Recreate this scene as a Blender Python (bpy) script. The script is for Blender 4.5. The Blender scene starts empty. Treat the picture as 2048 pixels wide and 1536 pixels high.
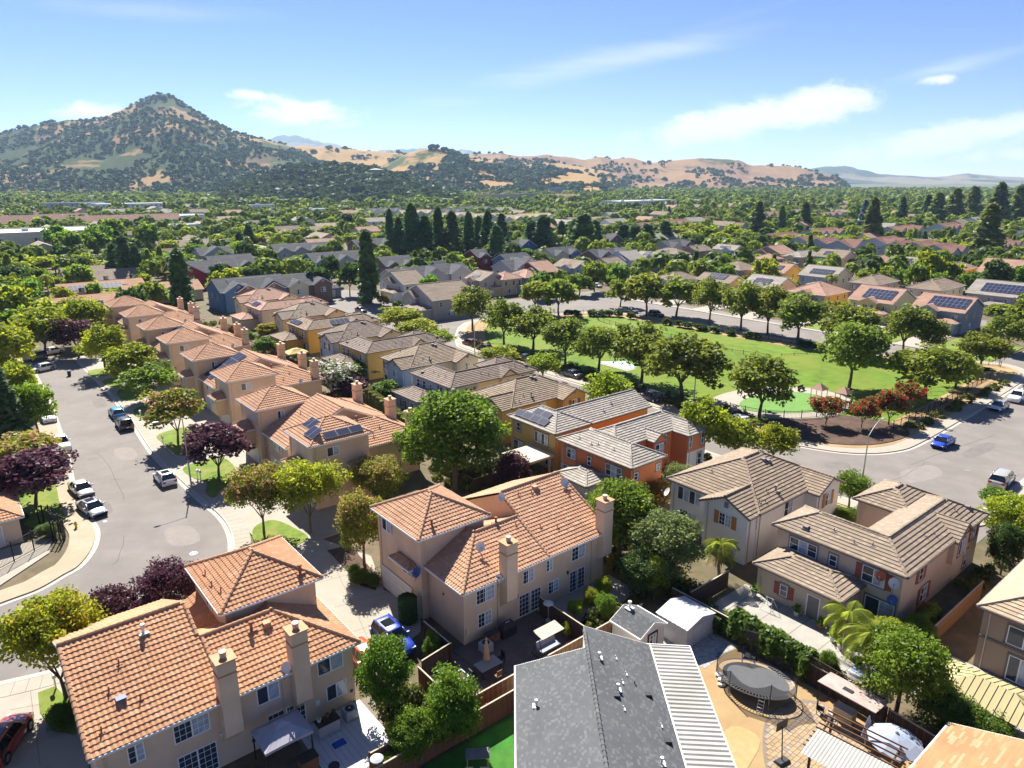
import bpy, math, random
import numpy as np
from mathutils import Vector, Matrix

# ------------------------------------------------------------------ camera, sky, sun, exposure
R = random.Random(11)
NR = np.random.RandomState(5)
rad = math.radians
SC = bpy.context.scene
COL = SC.collection
CAM_H, FPX, PITCH = 36.0, 1422.0, rad(16.1)
cam = bpy.data.cameras.new('camera')
cam.sensor_width = 36.0
cam.lens = FPX / 2048 * 36.0
cam.clip_start = 0.5
cam.clip_end = 60000
camo = bpy.data.objects.new('camera', cam)
COL.objects.link(camo)
camo.location = (0, 0, CAM_H)
camo.rotation_euler = (math.pi / 2 - PITCH, 0, 0)
SC.camera = camo

SUN_AZ = math.atan2(-0.34, 0.94)          # towards the sun, from +Y, clockwise positive
SUN_EL = rad(45)
world = bpy.data.worlds.new('World')
SC.world = world
world.use_nodes = True
sun = bpy.data.lights.new('sun', 'SUN')
sun.energy = 4.2
sun.angle = rad(0.53)
sun.color = (1.0, 0.955, 0.88)
suno = bpy.data.objects.new('sun', sun)
COL.objects.link(suno)
sd = Vector((math.sin(SUN_AZ) * math.cos(SUN_EL), math.cos(SUN_AZ) * math.cos(SUN_EL), math.sin(SUN_EL)))
suno.rotation_euler = sd.to_track_quat('Z', 'Y').to_euler()
suno.location = (0, 0, 300)

def build_world():
 nt = world.node_tree
 N, L = nt.nodes, nt.links
 N.clear()
 out = N.new('ShaderNodeOutputWorld')
 bg = N.new('ShaderNodeBackground')
 bg.inputs['Strength'].default_value = 0.0505
 sky = N.new('ShaderNodeTexSky')
 sky.sky_type = 'NISHITA'
 sky.sun_disc = False
 sky.sun_elevation = SUN_EL
 sky.sun_rotation = SUN_AZ
 sky.altitude = 3200
 sky.air_density = 0.95
 sky.dust_density = 0.0
 sky.ozone_density = 4.0
 tc = N.new('ShaderNodeTexCoord')
 sep = N.new('ShaderNodeSeparateXYZ')
 L.new(tc.outputs['Generated'], sep.inputs[0])

 def math_(op, a, b=None, clamp=False):
  m = N.new('ShaderNodeMath')
  m.operation = op
  m.use_clamp = clamp
  for i, v in enumerate((a, b)):
   if v is None:
    continue
   if isinstance(v, (int, float)):
    m.inputs[i].default_value = v
   else:
    L.new(v, m.inputs[i])
  return m.outputs[0]

 def sstep(v, a, b):
  m = N.new('ShaderNodeMapRange')
  m.interpolation_type = 'SMOOTHSTEP'
  L.new(v, m.inputs[0])
  m.inputs[1].default_value = a
  m.inputs[2].default_value = b
  return m.outputs[0]
 z = math_('MAXIMUM', sep.outputs[2], 0.0)
 def noise(vec, scale, detail, rough, loc, rot, sc):
  mp = N.new('ShaderNodeMapping')
  mp.inputs['Location'].default_value = loc
  mp.inputs['Rotation'].default_value = rot
  mp.inputs['Scale'].default_value = sc
  L.new(vec, mp.inputs[0])
  n = N.new('ShaderNodeTexNoise')
  n.inputs['Scale'].default_value = scale
  n.inputs['Detail'].default_value = detail
  n.inputs['Roughness'].default_value = rough
  n.inputs['Distortion'].default_value = 0.4
  L.new(mp.outputs[0], n.inputs[0])
  return n.outputs[0]
 az = math_('ARCTAN2', sep.outputs[0], sep.outputs[1])
 az = math_('MULTIPLY', az, 180 / math.pi)
 el = math_('MULTIPLY', math_('ARCSINE', sep.outputs[2]), 180 / math.pi)

 def bank(a0, e0, sa, se, slope, wgt):
  """a bank of cloud round one direction of the compass"""
  u = math_('SUBTRACT', az, a0)
  v = math_('SUBTRACT', math_('SUBTRACT', el, e0), math_('MULTIPLY', u, slope))
  u = math_('DIVIDE', u, sa)
  v = math_('DIVIDE', v, se)
  q = math_('ADD', math_('MULTIPLY', u, u), math_('MULTIPLY', v, v))
  return math_('MULTIPLY', math_('EXPONENT', math_('MULTIPLY', q, -1.0)), wgt)
 # streaky high cirrus
 n1 = noise(tc.outputs['Generated'], 7.0, 8, 0.62, (3.1, 1.7, 0), (0, rad(-9), 0), (0.5, 0.5, 4.2))
 g1 = None
 for q in ((8, 8.4, 19, 1.2, .17, .85), (16, 10.8, 12, .8, .22, .6), (-24, 10.6, 9, 1.0, .02, .8), (30, 7.0, 7, .7, .20, .9), (-4, 5.6, 8, .7, .06, .7), (-60, 9, 20, 2, .1, .8), (75, 10, 20, 2, .1, .8), (150, 12, 30, 3, .05, .8), (-140, 12, 30, 3, .05, .8)):
  g = bank(*q)
  g1 = g if g1 is None else math_('MAXIMUM', g1, g)
 c1 = math_('MULTIPLY', sstep(math_('ADD', math_('MULTIPLY', n1, 0.7), math_('MULTIPLY', g1, 0.55)), 0.55, 1.2), 0.6)
 # puffy cumulus low over the hills
 n2 = noise(tc.outputs['Generated'], 17.0, 10, 0.66, (1.35, 0.4, 0.9), (0, 0, 0), (1, 1, 2.0))
 g2 = None
 for q in ((-16.0, 4.6, 5.5, 1.35, -.06, 1.0), (-18.5, 5.6, 3.5, .6, 0, .8), (18.0, 4.2, 9.5, 1.7, .14, 1.05), (30.5, 2.6, 8.5, 1.5, .14, 1.0), (-29.0, 4.3, 3.2, .7, .05, .9), (-36.5, 3.2, 3.0, .8, 0, .9), (35.0, 1.4, 8, .8, 0, .8), (29.0, 6.2, 2.0, .5, 0, .8),
    (-36.0, 8.3, 1.6, .5, 0, .8), (-62, 4, 12, 2, 0, 1.0), (-110, 5, 15, 2, 0, 1.0), (70, 4, 12, 2, 0, 1.0), (120, 5, 14, 2, 0, 1.0), (170, 5, 16, 2, 0, 1.0)):
  g = bank(*q)
  g2 = g if g2 is None else math_('MAXIMUM', g2, g)
 c2 = sstep(math_('ADD', math_('MULTIPLY', n2, 0.8), math_('MULTIPLY', g2, 0.50)), 0.60, 0.86)
 cl = math_('MAXIMUM', c1, math_('MULTIPLY', c2, 0.95))
 hs = N.new('ShaderNodeHueSaturation')
 hs.inputs['Saturation'].default_value = 1.10
 tint = N.new('ShaderNodeMix')
 tint.data_type = 'RGBA'
 tint.blend_type = 'MULTIPLY'
 tint.inputs[0].default_value = 1.0
 tint.inputs[7].default_value = (1.0, 0.865, 0.99, 1)
 L.new(sky.outputs[0], tint.inputs[6])
 L.new(tint.outputs[2], hs.inputs['Color'])
 mix = N.new('ShaderNodeMix')
 mix.data_type = 'RGBA'
 L.new(cl, mix.inputs[0])
 L.new(hs.outputs[0], mix.inputs[6])
 mix.inputs[7].default_value = (7.6, 7.6, 7.8, 1)
 L.new(mix.outputs[2], bg.inputs['Color'])
 L.new(bg.outputs[0], out.inputs[0])

build_world()
SC.render.engine = 'CYCLES'
vs = SC.view_settings
vs.view_transform = 'Standard'
vs.look = 'None'
vs.exposure = 1.62
vs.gamma = 1.0
vs.use_curve_mapping = False
SC.cycles.use_denoising = True
SC.cycles.max_bounces = 6
SC.cycles.diffuse_bounces = 4
SC.cycles.glossy_bounces = 2
SC.cycles.transmission_bounces = 3
SC.cycles.transparent_max_bounces = 4
SC.cycles.volume_bounces = 0
SC.cycles.caustics_reflective = False
SC.cycles.caustics_refractive = False
SC.cycles.sample_clamp_indirect = 6

# ------------------------------------------------------------------ measuring: photograph pixel -> point on the ground (or at height h)
TH = rad(39.3)                             # the whole estate is laid out on one grid turned by this angle
CT, ST = math.cos(TH), math.sin(TH)
CP, SP = math.cos(PITCH), math.sin(PITCH)

def W(px, py, h=0.0):
 dx, dy = (px - 1024) / FPX, -(py - 768) / FPX
 t = (h - CAM_H) / (-SP + dy * CP)
 return dx * t, (CP + dy * SP) * t

def AB(a, b):
 return a * CT - b * ST, a * ST + b * CT

def toAB(x, y):
 return x * CT + y * ST, -x * ST + y * CT

def depth(x, y, z=0):
 return y * CP - (z - CAM_H) * SP

def height_at(x, y, py):
 """height of the point above (x, y) that is seen at photograph row py"""
 k = -(py - 768) / FPX
 # u/f = k with f = y CP - zz SP, u = y SP + zz CP
 zz = (k * y * CP - y * SP) / (CP + k * SP)
 return CAM_H + zz

# ------------------------------------------------------------------ meshes and objects
class MB:
 def __init__(s):
  s.v, s.f, s.m, s.r = [], [], [], []

 def add(s, pts, faces, m=0, r=None):
  o = len(s.v)
  s.v.extend(tuple(p) for p in pts)
  if r is None:
   r = R.random()
  for f in faces:
   s.f.append(tuple(o + i for i in f))
   s.m.append(m)
   s.r.append(r)

 def quad(s, a, b, c, d, m=0, r=None):
  s.add((a, b, c, d), ((0, 1, 2, 3),), m, r)

 def poly(s, pts, m=0, r=None):
  s.add(pts, (tuple(range(len(pts))),), m, r)

 def box(s, x0, y0, z0, x1, y1, z1, m=0, r=None):
  s.add([(x0, y0, z0), (x1, y0, z0), (x1, y1, z0), (x0, y1, z0), (x0, y0, z1), (x1, y0, z1), (x1, y1, z1), (x0, y1, z1)],
    ((3, 2, 1, 0), (4, 5, 6, 7), (0, 1, 5, 4), (1, 2, 6, 5), (2, 3, 7, 6), (3, 0, 4, 7)), m, r)

 def prism(s, pts, z0, z1, m=0, r=None, caps=True):
  n = len(pts)
  v = [(x, y, z0) for x, y in pts] + [(x, y, z1) for x, y in pts]
  f = [(i, (i + 1) % n, n + (i + 1) % n, n + i) for i in range(n)]
  if caps:
   f += [tuple(range(n))[::-1], tuple(range(n, 2 * n))]
  s.add(v, f, m, r)

 def cyl(s, p, q, r0, r1=None, n=8, m=0, r=None, caps=True):
  r1 = r0 if r1 is None else r1
  p, q = Vector(p), Vector(q)
  d = (q - p)
  if d.length < 1e-6:
   return
  d.normalize()
  u = d.orthogonal().normalized()
  w = d.cross(u)
  v = []
  for c, rr in ((p, r0), (q, r1)):
   for i in range(n):
    a = 2 * math.pi * i / n
    v.append(c + u * (math.cos(a) * rr) + w * (math.sin(a) * rr))
  f = [(i, (i + 1) % n, n + (i + 1) % n, n + i) for i in range(n)]
  if caps:
   f += [tuple(range(n))[::-1], tuple(range(n, 2 * n))]
  s.add(v, f, m, r)

 def tube(s, pts, r, n=6, m=0, rr=None):
  for i in range(len(pts) - 1):
   s.cyl(pts[i], pts[i + 1], r, r, n, m, rr)

 def bar(s, p, q, w, h, m=0, r=None):
  """square bar between two points, w wide and h high"""
  p, q = Vector(p), Vector(q)
  d = (q - p).normalized()
  up = Vector((0, 0, 1))
  if abs(d.z) > 0.95:
   up = Vector((0, 1, 0))
  sd_ = d.cross(up).normalized() * (w / 2)
  u = sd_.cross(d).normalized() * (h / 2)
  v = []
  for c in (p, q):
   v += [c - sd_ - u, c + sd_ - u, c + sd_ + u, c - sd_ + u]
  s.add(v, ((0, 3, 2, 1), (4, 5, 6, 7), (0, 1, 5, 4), (1, 2, 6, 5), (2, 3, 7, 6), (3, 0, 4, 7)), m, r)

 def lathe(s, prof, c=(0, 0, 0), n=12, m=0, r=None):
  v, f = [], []
  for rr, z in prof:
   for i in range(n):
    a = 2 * math.pi * i / n
    v.append((c[0] + math.cos(a) * rr, c[1] + math.sin(a) * rr, c[2] + z))
  for k in range(len(prof) - 1):
   for i in range(n):
    j = (i + 1) % n
    f.append((k * n + i, k * n + j, k * n + n + j, k * n + n + i))
  s.add(v, f, m, r)

 def mesh(s, name, mats=(), smooth=False):
  me = bpy.data.meshes.new(name)
  me.from_pydata([tuple(p) for p in s.v], [], s.f)
  for m in mats:
   me.materials.append(m)
  if len(mats) > 1:
   me.polygons.foreach_set('material_index', s.m)
  at = me.attributes.new('rnd', 'FLOAT', 'FACE')
  at.data.foreach_set('value', s.r)
  if smooth:
   me.polygons.foreach_set('use_smooth', [True] * len(me.polygons))
  me.update()
  return me

 def build(s, name, mats, parent=None, loc=(0, 0, 0), rz=0, smooth=False, kind=None):
  if not isinstance(mats, (list, tuple)):
   mats = (mats,)
  return obj(name, s.mesh(name, mats, smooth), parent, loc, rz, kind)

def np_mesh(name, V, F, mats=(), rnd=None, smooth=False):
 """V (n,3), F (m,4) arrays"""
 me = bpy.data.meshes.new(name)
 V = np.asarray(V, dtype=np.float32)
 F = np.asarray(F, dtype=np.int32)
 k = F.shape[1]
 me.vertices.add(len(V))
 me.vertices.foreach_set('co', V.ravel())
 me.loops.add(F.size)
 me.loops.foreach_set('vertex_index', F.ravel())
 me.polygons.add(len(F))
 me.polygons.foreach_set('loop_start', np.arange(0, F.size, k, dtype=np.int32))
 if smooth:
  me.polygons.foreach_set('use_smooth', np.ones(len(F), dtype=bool))
 for m in mats:
  me.materials.append(m)
 if rnd is not None:
  at = me.attributes.new('rnd', 'FLOAT', 'FACE')
  at.data.foreach_set('value', np.asarray(rnd, dtype=np.float32))
 me.update(calc_edges=True)
 return me

def obj(name, data, parent=None, loc=(0, 0, 0), rz=0, kind=None):
 o = bpy.data.objects.new(name, data)
 COL.objects.link(o)
 o.location = loc
 o.rotation_euler = (0, 0, rz)
 if parent is not None:
  o.parent = parent
 if kind:
  o['kind'] = kind
 return o

def tag(o, label, cat, group=None):
 o['label'] = label
 o['category'] = cat
 if group:
  o['group'] = group
 return o

def thing(name, label, cat, loc=(0, 0, 0), rz=0, group=None):
 o = obj(name, None, None, loc, rz)
 o.empty_display_size = 0.1
 return tag(o, label, cat, group)

def copy_tree(root, loc, rz=None, label=None, group=None, scale=None):
 r = root.copy()
 COL.objects.link(r)
 r.location = loc
 if rz is not None:
  r.rotation_euler = (0, 0, rz)
 if scale is not None:
  r.scale = scale if isinstance(scale, (tuple, list)) else (scale,) * 3
 if label:
  r['label'] = label
 if group:
  r['group'] = group
 for ch in list(root.children):
  c = ch.copy()
  COL.objects.link(c)
  c.parent = r
  for g in list(ch.children):
   d = g.copy()
   COL.objects.link(d)
   d.parent = c
 return r

# ------------------------------------------------------------------ materials
MATS = {}

def mat(name, col, rough=0.8, var=0.12, scale=2.0, col2=None, mix2=0.0, scale2=0.3, metal=0.0, spec=0.3, bump=0.0, bscale=40.0,
  rnd=0.0, rndcol=None, rndmix=0.0, coat=0.0, coord='Object', emit=None):
 if name in MATS:
  return MATS[name]
 m = bpy.data.materials.new(name)
 MATS[name] = m
 m.use_nodes = True
 nt = m.node_tree
 N, L = nt.nodes, nt.links
 b = N['Principled BSDF']
 b.inputs['Roughness'].default_value = rough
 b.inputs['Metallic'].default_value = metal
 b.inputs['Specular IOR Level'].default_value = spec
 if coat:
  b.inputs['Coat Weight'].default_value = coat
  b.inputs['Coat Roughness'].default_value = 0.06
 tc = N.new('ShaderNodeTexCoord')

 def noise(sc, det=4, rg=0.6):
  n = N.new('ShaderNodeTexNoise')
  n.inputs['Scale'].default_value = sc
  n.inputs['Detail'].default_value = det
  n.inputs['Roughness'].default_value = rg
  L.new(tc.outputs[coord], n.inputs[0])
  return n.outputs[0]

 def mixc(fac, a, b_, typ='MIX'):
  x = N.new('ShaderNodeMix')
  x.data_type = 'RGBA'
  x.blend_type = typ
  for i, v in ((0, fac), (6, a), (7, b_)):
   if isinstance(v, (int, float)):
    x.inputs[i].default_value = v
   elif isinstance(v, tuple):
    x.inputs[i].default_value = (*v[:3], 1)
   else:
    L.new(v, x.inputs[i])
  return x.outputs[2]

 def rng(v, a, b_, c=0.0, d=1.0):
  x = N.new('ShaderNodeMapRange')
  L.new(v, x.inputs[0])
  for i, q in enumerate((a, b_, c, d)):
   x.inputs[1 + i].default_value = q
  return x.outputs[0]
 c = tuple(col)
 cur = mixc(rng(noise(scale), 0.3, 0.7), tuple(x * (1 - var) for x in c), tuple(min(1, x * (1 + var)) for x in c))
 if col2 is not None:
  cur = mixc(rng(noise(scale2, 5, 0.65), 0.5 - mix2 * 0.3, 0.85 - mix2 * 0.35), cur, tuple(col2))
 if rnd or rndcol:
  at = N.new('ShaderNodeAttribute')
  at.attribute_name = 'rnd'
  if rndcol:
   cur = mixc(rng(at.outputs['Fac'], 1 - rndmix, 1.0), cur, tuple(rndcol))
  if rnd:
   g = N.new('ShaderNodeMath')
   g.operation = 'MULTIPLY'
   g.inputs[1].default_value = 7.31
   L.new(at.outputs['Fac'], g.inputs[0])
   fr = N.new('ShaderNodeMath')
   fr.operation = 'FRACT'
   L.new(g.outputs[0], fr.inputs[0])
   k = rng(fr.outputs[0], 0, 1, 1 - rnd, 1 + rnd)
   cmb = N.new('ShaderNodeCombineXYZ')
   for i in range(3):
    L.new(k, cmb.inputs[i])
   cur = mixc(1.0, cur, cmb.outputs[0], 'MULTIPLY')
 L.new(cur, b.inputs['Base Color'])
 if bump:
  bp = N.new('ShaderNodeBump')
  bp.inputs['Strength'].default_value = bump
  bp.inputs['Distance'].default_value = 0.05
  L.new(noise(bscale, 3), bp.inputs['Height'])
  L.new(bp.outputs[0], b.inputs['Normal'])
 if emit:
  b.inputs['Emission Color'].default_value = (*emit[:3], 1)
  b.inputs['Emission Strength'].default_value = emit[3]
 return m

def leafmat(name, col, col2, trans=0.45, var=0.35, tip=None, tipamt=0.0, tipz=None):
 """foliage: each leaf face its own shade, plus a shade for each tree"""
 if name in MATS:
  return MATS[name]
 m = bpy.data.materials.new(name)
 MATS[name] = m
 m.use_nodes = True
 nt = m.node_tree
 N, L = nt.nodes, nt.links
 N.clear()
 out = N.new('ShaderNodeOutputMaterial')
 geo = N.new('ShaderNodeNewGeometry')
 oi = N.new('ShaderNodeObjectInfo')
 at = N.new('ShaderNodeAttribute')
 at.attribute_name = 'rnd'
 mx = N.new('ShaderNodeMix')
 mx.data_type = 'RGBA'
 L.new(at.outputs['Fac'], mx.inputs[0])
 mx.inputs[6].default_value = (*col, 1)
 mx.inputs[7].default_value = (*col2, 1)
 cur = mx.outputs[2]
 if tip:
  # flowers / young growth: a share of the leaf faces
  g = N.new('ShaderNodeMath')
  g.operation = 'MULTIPLY'
  g.inputs[1].default_value = 13.7
  L.new(at.outputs['Fac'], g.inputs[0])
  fr = N.new('ShaderNodeMath')
  fr.operation = 'FRACT'
  L.new(g.outputs[0], fr.inputs[0])
  lt = N.new('ShaderNodeMath')
  lt.operation = 'LESS_THAN'
  lt.inputs[1].default_value = tipamt
  L.new(fr.outputs[0], lt.inputs[0])
  fac = lt.outputs[0]
  if tipz is not None:
   tc = N.new('ShaderNodeTexCoord')
   sp = N.new('ShaderNodeSeparateXYZ')
   L.new(tc.outputs['Object'], sp.inputs[0])
   nz = N.new('ShaderNodeTexNoise')
   nz.inputs['Scale'].default_value = 1.1
   L.new(tc.outputs['Object'], nz.inputs[0])
   ad = N.new('ShaderNodeMath')
   ad.operation = 'MULTIPLY_ADD'
   L.new(nz.outputs[0], ad.inputs[0])
   ad.inputs[1].default_value = 2.2
   L.new(sp.outputs[2], ad.inputs[2])
   mr = N.new('ShaderNodeMapRange')
   L.new(ad.outputs[0], mr.inputs[0])
   mr.inputs[1].default_value = tipz
   mr.inputs[2].default_value = tipz + 1.2
   ml = N.new('ShaderNodeMath')
   ml.operation = 'MULTIPLY'
   L.new(fac, ml.inputs[0])
   L.new(mr.outputs[0], ml.inputs[1])
   fac = ml.outputs[0]
  m2 = N.new('ShaderNodeMix')
  m2.data_type = 'RGBA'
  L.new(fac, m2.inputs[0])
  L.new(cur, m2.inputs[6])
  m2.inputs[7].default_value = (*tip, 1)
  cur = m2.outputs[2]
 hs = N.new('ShaderNodeHueSaturation')
 mr = N.new('ShaderNodeMapRange')
 L.new(oi.outputs['Random'], mr.inputs[0])
 mr.inputs[3].default_value = 1 - var
 mr.inputs[4].default_value = 1 + var
 L.new(mr.outputs[0], hs.inputs['Value'])
 mr2 = N.new('ShaderNodeMapRange')
 g2 = N.new('ShaderNodeMath')
 g2.operation = 'FRACT'
 g3 = N.new('ShaderNodeMath')
 g3.operation = 'MULTIPLY'
 g3.inputs[1].default_value = 17.3
 L.new(oi.outputs['Random'], g3.inputs[0])
 L.new(g3.outputs[0], g2.inputs[0])
 L.new(g2.outputs[0], mr2.inputs[0])
 mr2.inputs[3].default_value = 0.485
 mr2.inputs[4].default_value = 0.515
 L.new(mr2.outputs[0], hs.inputs['Hue'])
 L.new(cur, hs.inputs['Color'])
 df = N.new('ShaderNodeBsdfDiffuse')
 tr = N.new('ShaderNodeBsdfTranslucent')
 gl = N.new('ShaderNodeBsdfGlossy')
 gl.inputs['Roughness'].default_value = 0.45
 gl.inputs['Color'].default_value = (0.9, 0.95, 1, 1)
 L.new(hs.outputs[0], df.inputs[0])
 L.new(hs.outputs[0], tr.inputs[0])
 ms = N.new('ShaderNodeMixShader')
 ms.inputs[0].default_value = trans
 L.new(df.outputs[0], ms.inputs[1])
 L.new(tr.outputs[0], ms.inputs[2])
 ms2 = N.new('ShaderNodeMixShader')
 ms2.inputs[0].default_value = 0.012
 L.new(ms.outputs[0], ms2.inputs[1])
 L.new(gl.outputs[0], ms2.inputs[2])
 L.new(ms2.outputs[0], out.inputs[0])
 return m
# ------------------------------------------------------------------ roofs
TILE = {  # course height, tile width, segments, profile, lip
 'barrel': (0.37, 0.30, 4, 0.028, 0.052),
 'barrel2': (0.40, 0.30, 2, 0.030, 0.062),
 'flat': (0.38, 0.33, 1, 0.0, 0.064),
 'course': (0.42, 2.4, 1, 0.0, 0.065),
 'shingle': (0.155, 0.21, 1, 0.0, 0.014),
 'shingle2': (0.16, 0.9, 1, 0.0, 0.012),
}

def frame_of(poly):
 P = [np.array(p, float) for p in poly]
 u = P[1] - P[0]
 u /= np.linalg.norm(u)
 n = None
 for q in P[2:]:
  c = np.cross(u, q - P[0])
  if np.linalg.norm(c) > 1e-6:
   n = c / np.linalg.norm(c)
   break
 if n[2] < 0:
  n = -n
 v = np.cross(n, u)
 if (P[-1] - P[0]) @ v < -1e-6 or (P[2] - P[0]) @ v < -1e-6:
  v = -v
 return P, u, v, n

def span(uv, v):
 """u interval of a convex polygon at height v"""
 us = []
 k = len(uv)
 for i in range(k):
  (u0, v0), (u1, v1) = uv[i], uv[(i + 1) % k]
  lo, hi = min(v0, v1), max(v0, v1)
  if hi - lo < 1e-6:
   if abs(v - v0) < 1e-4:
    us += [u0, u1]
   continue
  if lo - 1e-6 <= v <= hi + 1e-6:
   us.append(u0 + (u1 - u0) * (v - v0) / (v1 - v0))
 return (min(us), max(us)) if us else None

def tile_quads(poly, style):
 c, w, seg, amp, lip = TILE[style]
 P, u, v, n = frame_of(poly)
 uv = [((p - P[0]) @ u, (p - P[0]) @ v) for p in P]
 vmax = max(q[1] for q in uv)
 Vs, rn = [], []
 k = 0
 v0 = 0.0
 while v0 < vmax - 0.02:
  v1 = min(v0 + c, vmax)
  s0, s1 = span(uv, v0), span(uv, v1)
  if s0 is None or s1 is None:
   break
  lo, hi = min(s0[0], s1[0]), max(s0[1], s1[1])
  off = (0.5 * w if (k % 2 and seg == 1) else 0.0) + (NR.rand() * w if style.startswith('shingle') else 0)
  i0, i1 = math.floor((lo - off) / w * seg), math.ceil((hi - off) / w * seg)
  U = off + np.arange(i0, i1 + 1) * (w / seg)
  if amp:
   ph = np.arange(i0, i1 + 1) % seg
   prof = amp * (1 - np.cos(2 * math.pi * ph / seg)) if seg > 2 else amp * 1.6 * (ph % 2)
  else:
   prof = np.zeros(len(U))
  ub = np.clip(U, s0[0], s0[1])
  ut = np.clip(U, s1[0], s1[1])
  ok = ((ub[1:] - ub[:-1]) + (ut[1:] - ut[:-1])) > 1e-4
  if ok.any():
   tid = np.floor(np.arange(i0, i1) / seg).astype(int)
   tr = NR.rand(tid.max() - tid.min() + 1)[tid - tid.min()]
   jit = (tr - 0.5) * (0.016 if not style.startswith('shingle') else 0.004)
   b = P[0] + np.outer(ub, u) + v * v0
   t = P[0] + np.outer(ut, u) + v * v1
   hb0, hb1 = lip + prof[:-1] + jit, lip + prof[1:] + jit
   ht0, ht1 = 0.004 + prof[:-1], 0.004 + prof[1:]
   A = b[:-1] + n * hb0[:, None]
   B = b[1:] + n * hb1[:, None]
   C = t[1:] + n * ht1[:, None]
   D = t[:-1] + n * ht0[:, None]
   E_ = b[:-1] + n * (prof[:-1] - 0.02)[:, None]
   F_ = b[1:] + n * (prof[1:] - 0.02)[:, None]
   Vs.append(np.stack([A, B, C, D], 1)[ok])
   rn.append(tr[ok])
   Vs.append(np.stack([E_, F_, B, A], 1)[ok])
   rn.append(tr[ok])
  v0 = v1
  k += 1
 if not Vs:
  return np.zeros((0, 4, 3)), np.zeros(0)
 return np.concatenate(Vs), np.concatenate(rn)

def quads_mesh(name, Q, rn, mats):
 return np_mesh(name, Q.reshape(-1, 3), np.arange(len(Q) * 4).reshape(-1, 4), mats, rn)

def hip(x0, x1, y0, y1, e, p):
 w, d = x1 - x0, y1 - y0
 if w >= d:
  h = d / 2
  z = e + p * h
  a, b = (x0 + h, y0 + h, z), (x1 - h, y0 + h, z)
 else:
  h = w / 2
  z = e + p * h
  a, b = (x0 + h, y0 + h, z), (x0 + h, y1 - h, z)
 A, B, C, D = (x0, y0, e), (x1, y0, e), (x1, y1, e), (x0, y1, e)
 if w >= d:
  sl = [[A, B, b, a], [B, C, b], [C, D, a, b], [D, A, a]]
  ln = [(A, a), (D, a), (B, b), (C, b), (a, b)]
 else:
  sl = [[A, B, a], [B, C, b, a], [C, D, b], [D, A, a, b]]
  ln = [(A, a), (B, a), (C, b), (D, b), (a, b)]
 return sl, ln, [(A, B), (B, C), (C, D), (D, A)], []

def gable(x0, x1, y0, y1, e, p, ax, o):
 """ridge along ax ('x' or 'y'); returns slopes, ridge lines, eaves, gable triangles (at the wall planes)"""
 A, B, C, D = (x0, y0, e), (x1, y0, e), (x1, y1, e), (x0, y1, e)
 if ax == 'x':
  m = (y0 + y1) / 2
  z = e + p * (y1 - y0) / 2
  a, b = (x0, m, z), (x1, m, z)
  sl = [[A, B, b, a], [C, D, a, b]]
  ev = [(A, B), (C, D)]
  zz = z - p * o
  tri = [[(x0 + o, y1 - o, e), (x0 + o, y0 + o, e), (x0 + o, m, zz)], [(x1 - o, y0 + o, e), (x1 - o, y1 - o, e), (x1 - o, m, zz)]]
  rk = [(A, a), (D, a), (B, b), (C, b)]
 else:
  m = (x0 + x1) / 2
  z = e + p * (x1 - x0) / 2
  a, b = (m, y0, z), (m, y1, z)
  sl = [[B, C, b, a], [D, A, a, b]]
  ev = [(B, C), (D, A)]
  zz = z - p * o
  tri = [[(x0 + o, y0 + o, e), (x1 - o, y0 + o, e), (m, y0 + o, zz)], [(x1 - o, y1 - o, e), (x0 + o, y1 - o, e), (m, y1 - o, zz)]]
  rk = [(A, a), (B, a), (D, b), (C, b)]
 return sl, [(a, b)], ev, tri, rk

RIDGE_ME = {}

def ridge_mesh(m):
 if m.name not in RIDGE_ME:
  k = MB()
  L_, n = 0.46, 5
  for (x, r) in ((0, 0.15), (L_, 0.115)):
   pass
  v, f = [], []
  for x, r in ((0.0, 0.155), (L_, 0.12)):
   for i in range(n + 1):
    a = math.pi * (-0.08 + 1.16 * i / n)
    v.append((x, math.cos(a) * r, math.sin(a) * r))
  for i in range(n):
   f.append((i + 1, i, n + 1 + i, n + 2 + i))
  f.append(tuple(range(n + 1)))
  k.add(v, f, 0)
  RIDGE_ME[m.name] = k.mesh('ridge_tile', (m,))
 return RIDGE_ME[m.name]

def ridge_run(p, q, sp=0.42):
 p, q = Vector(p), Vector(q)
 if p.z > q.z:
  p, q = q, p
 d = q - p
 n = max(1, int(d.length / sp))
 d.normalize()
 y = Vector((0, 0, 1)).cross(d)
 y.normalize()
 z = d.cross(y)
 rot = Matrix((d, y, z)).transposed().to_4x4()
 return [(Matrix.Translation(p + d * (sp * i) + z * 0.03) @ rot) for i in range(n)]

def clamp_faces(Q):
 return Q

# ------------------------------------------------------------------ windows and doors
WIN_ME = {}
BLIND = None

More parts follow.
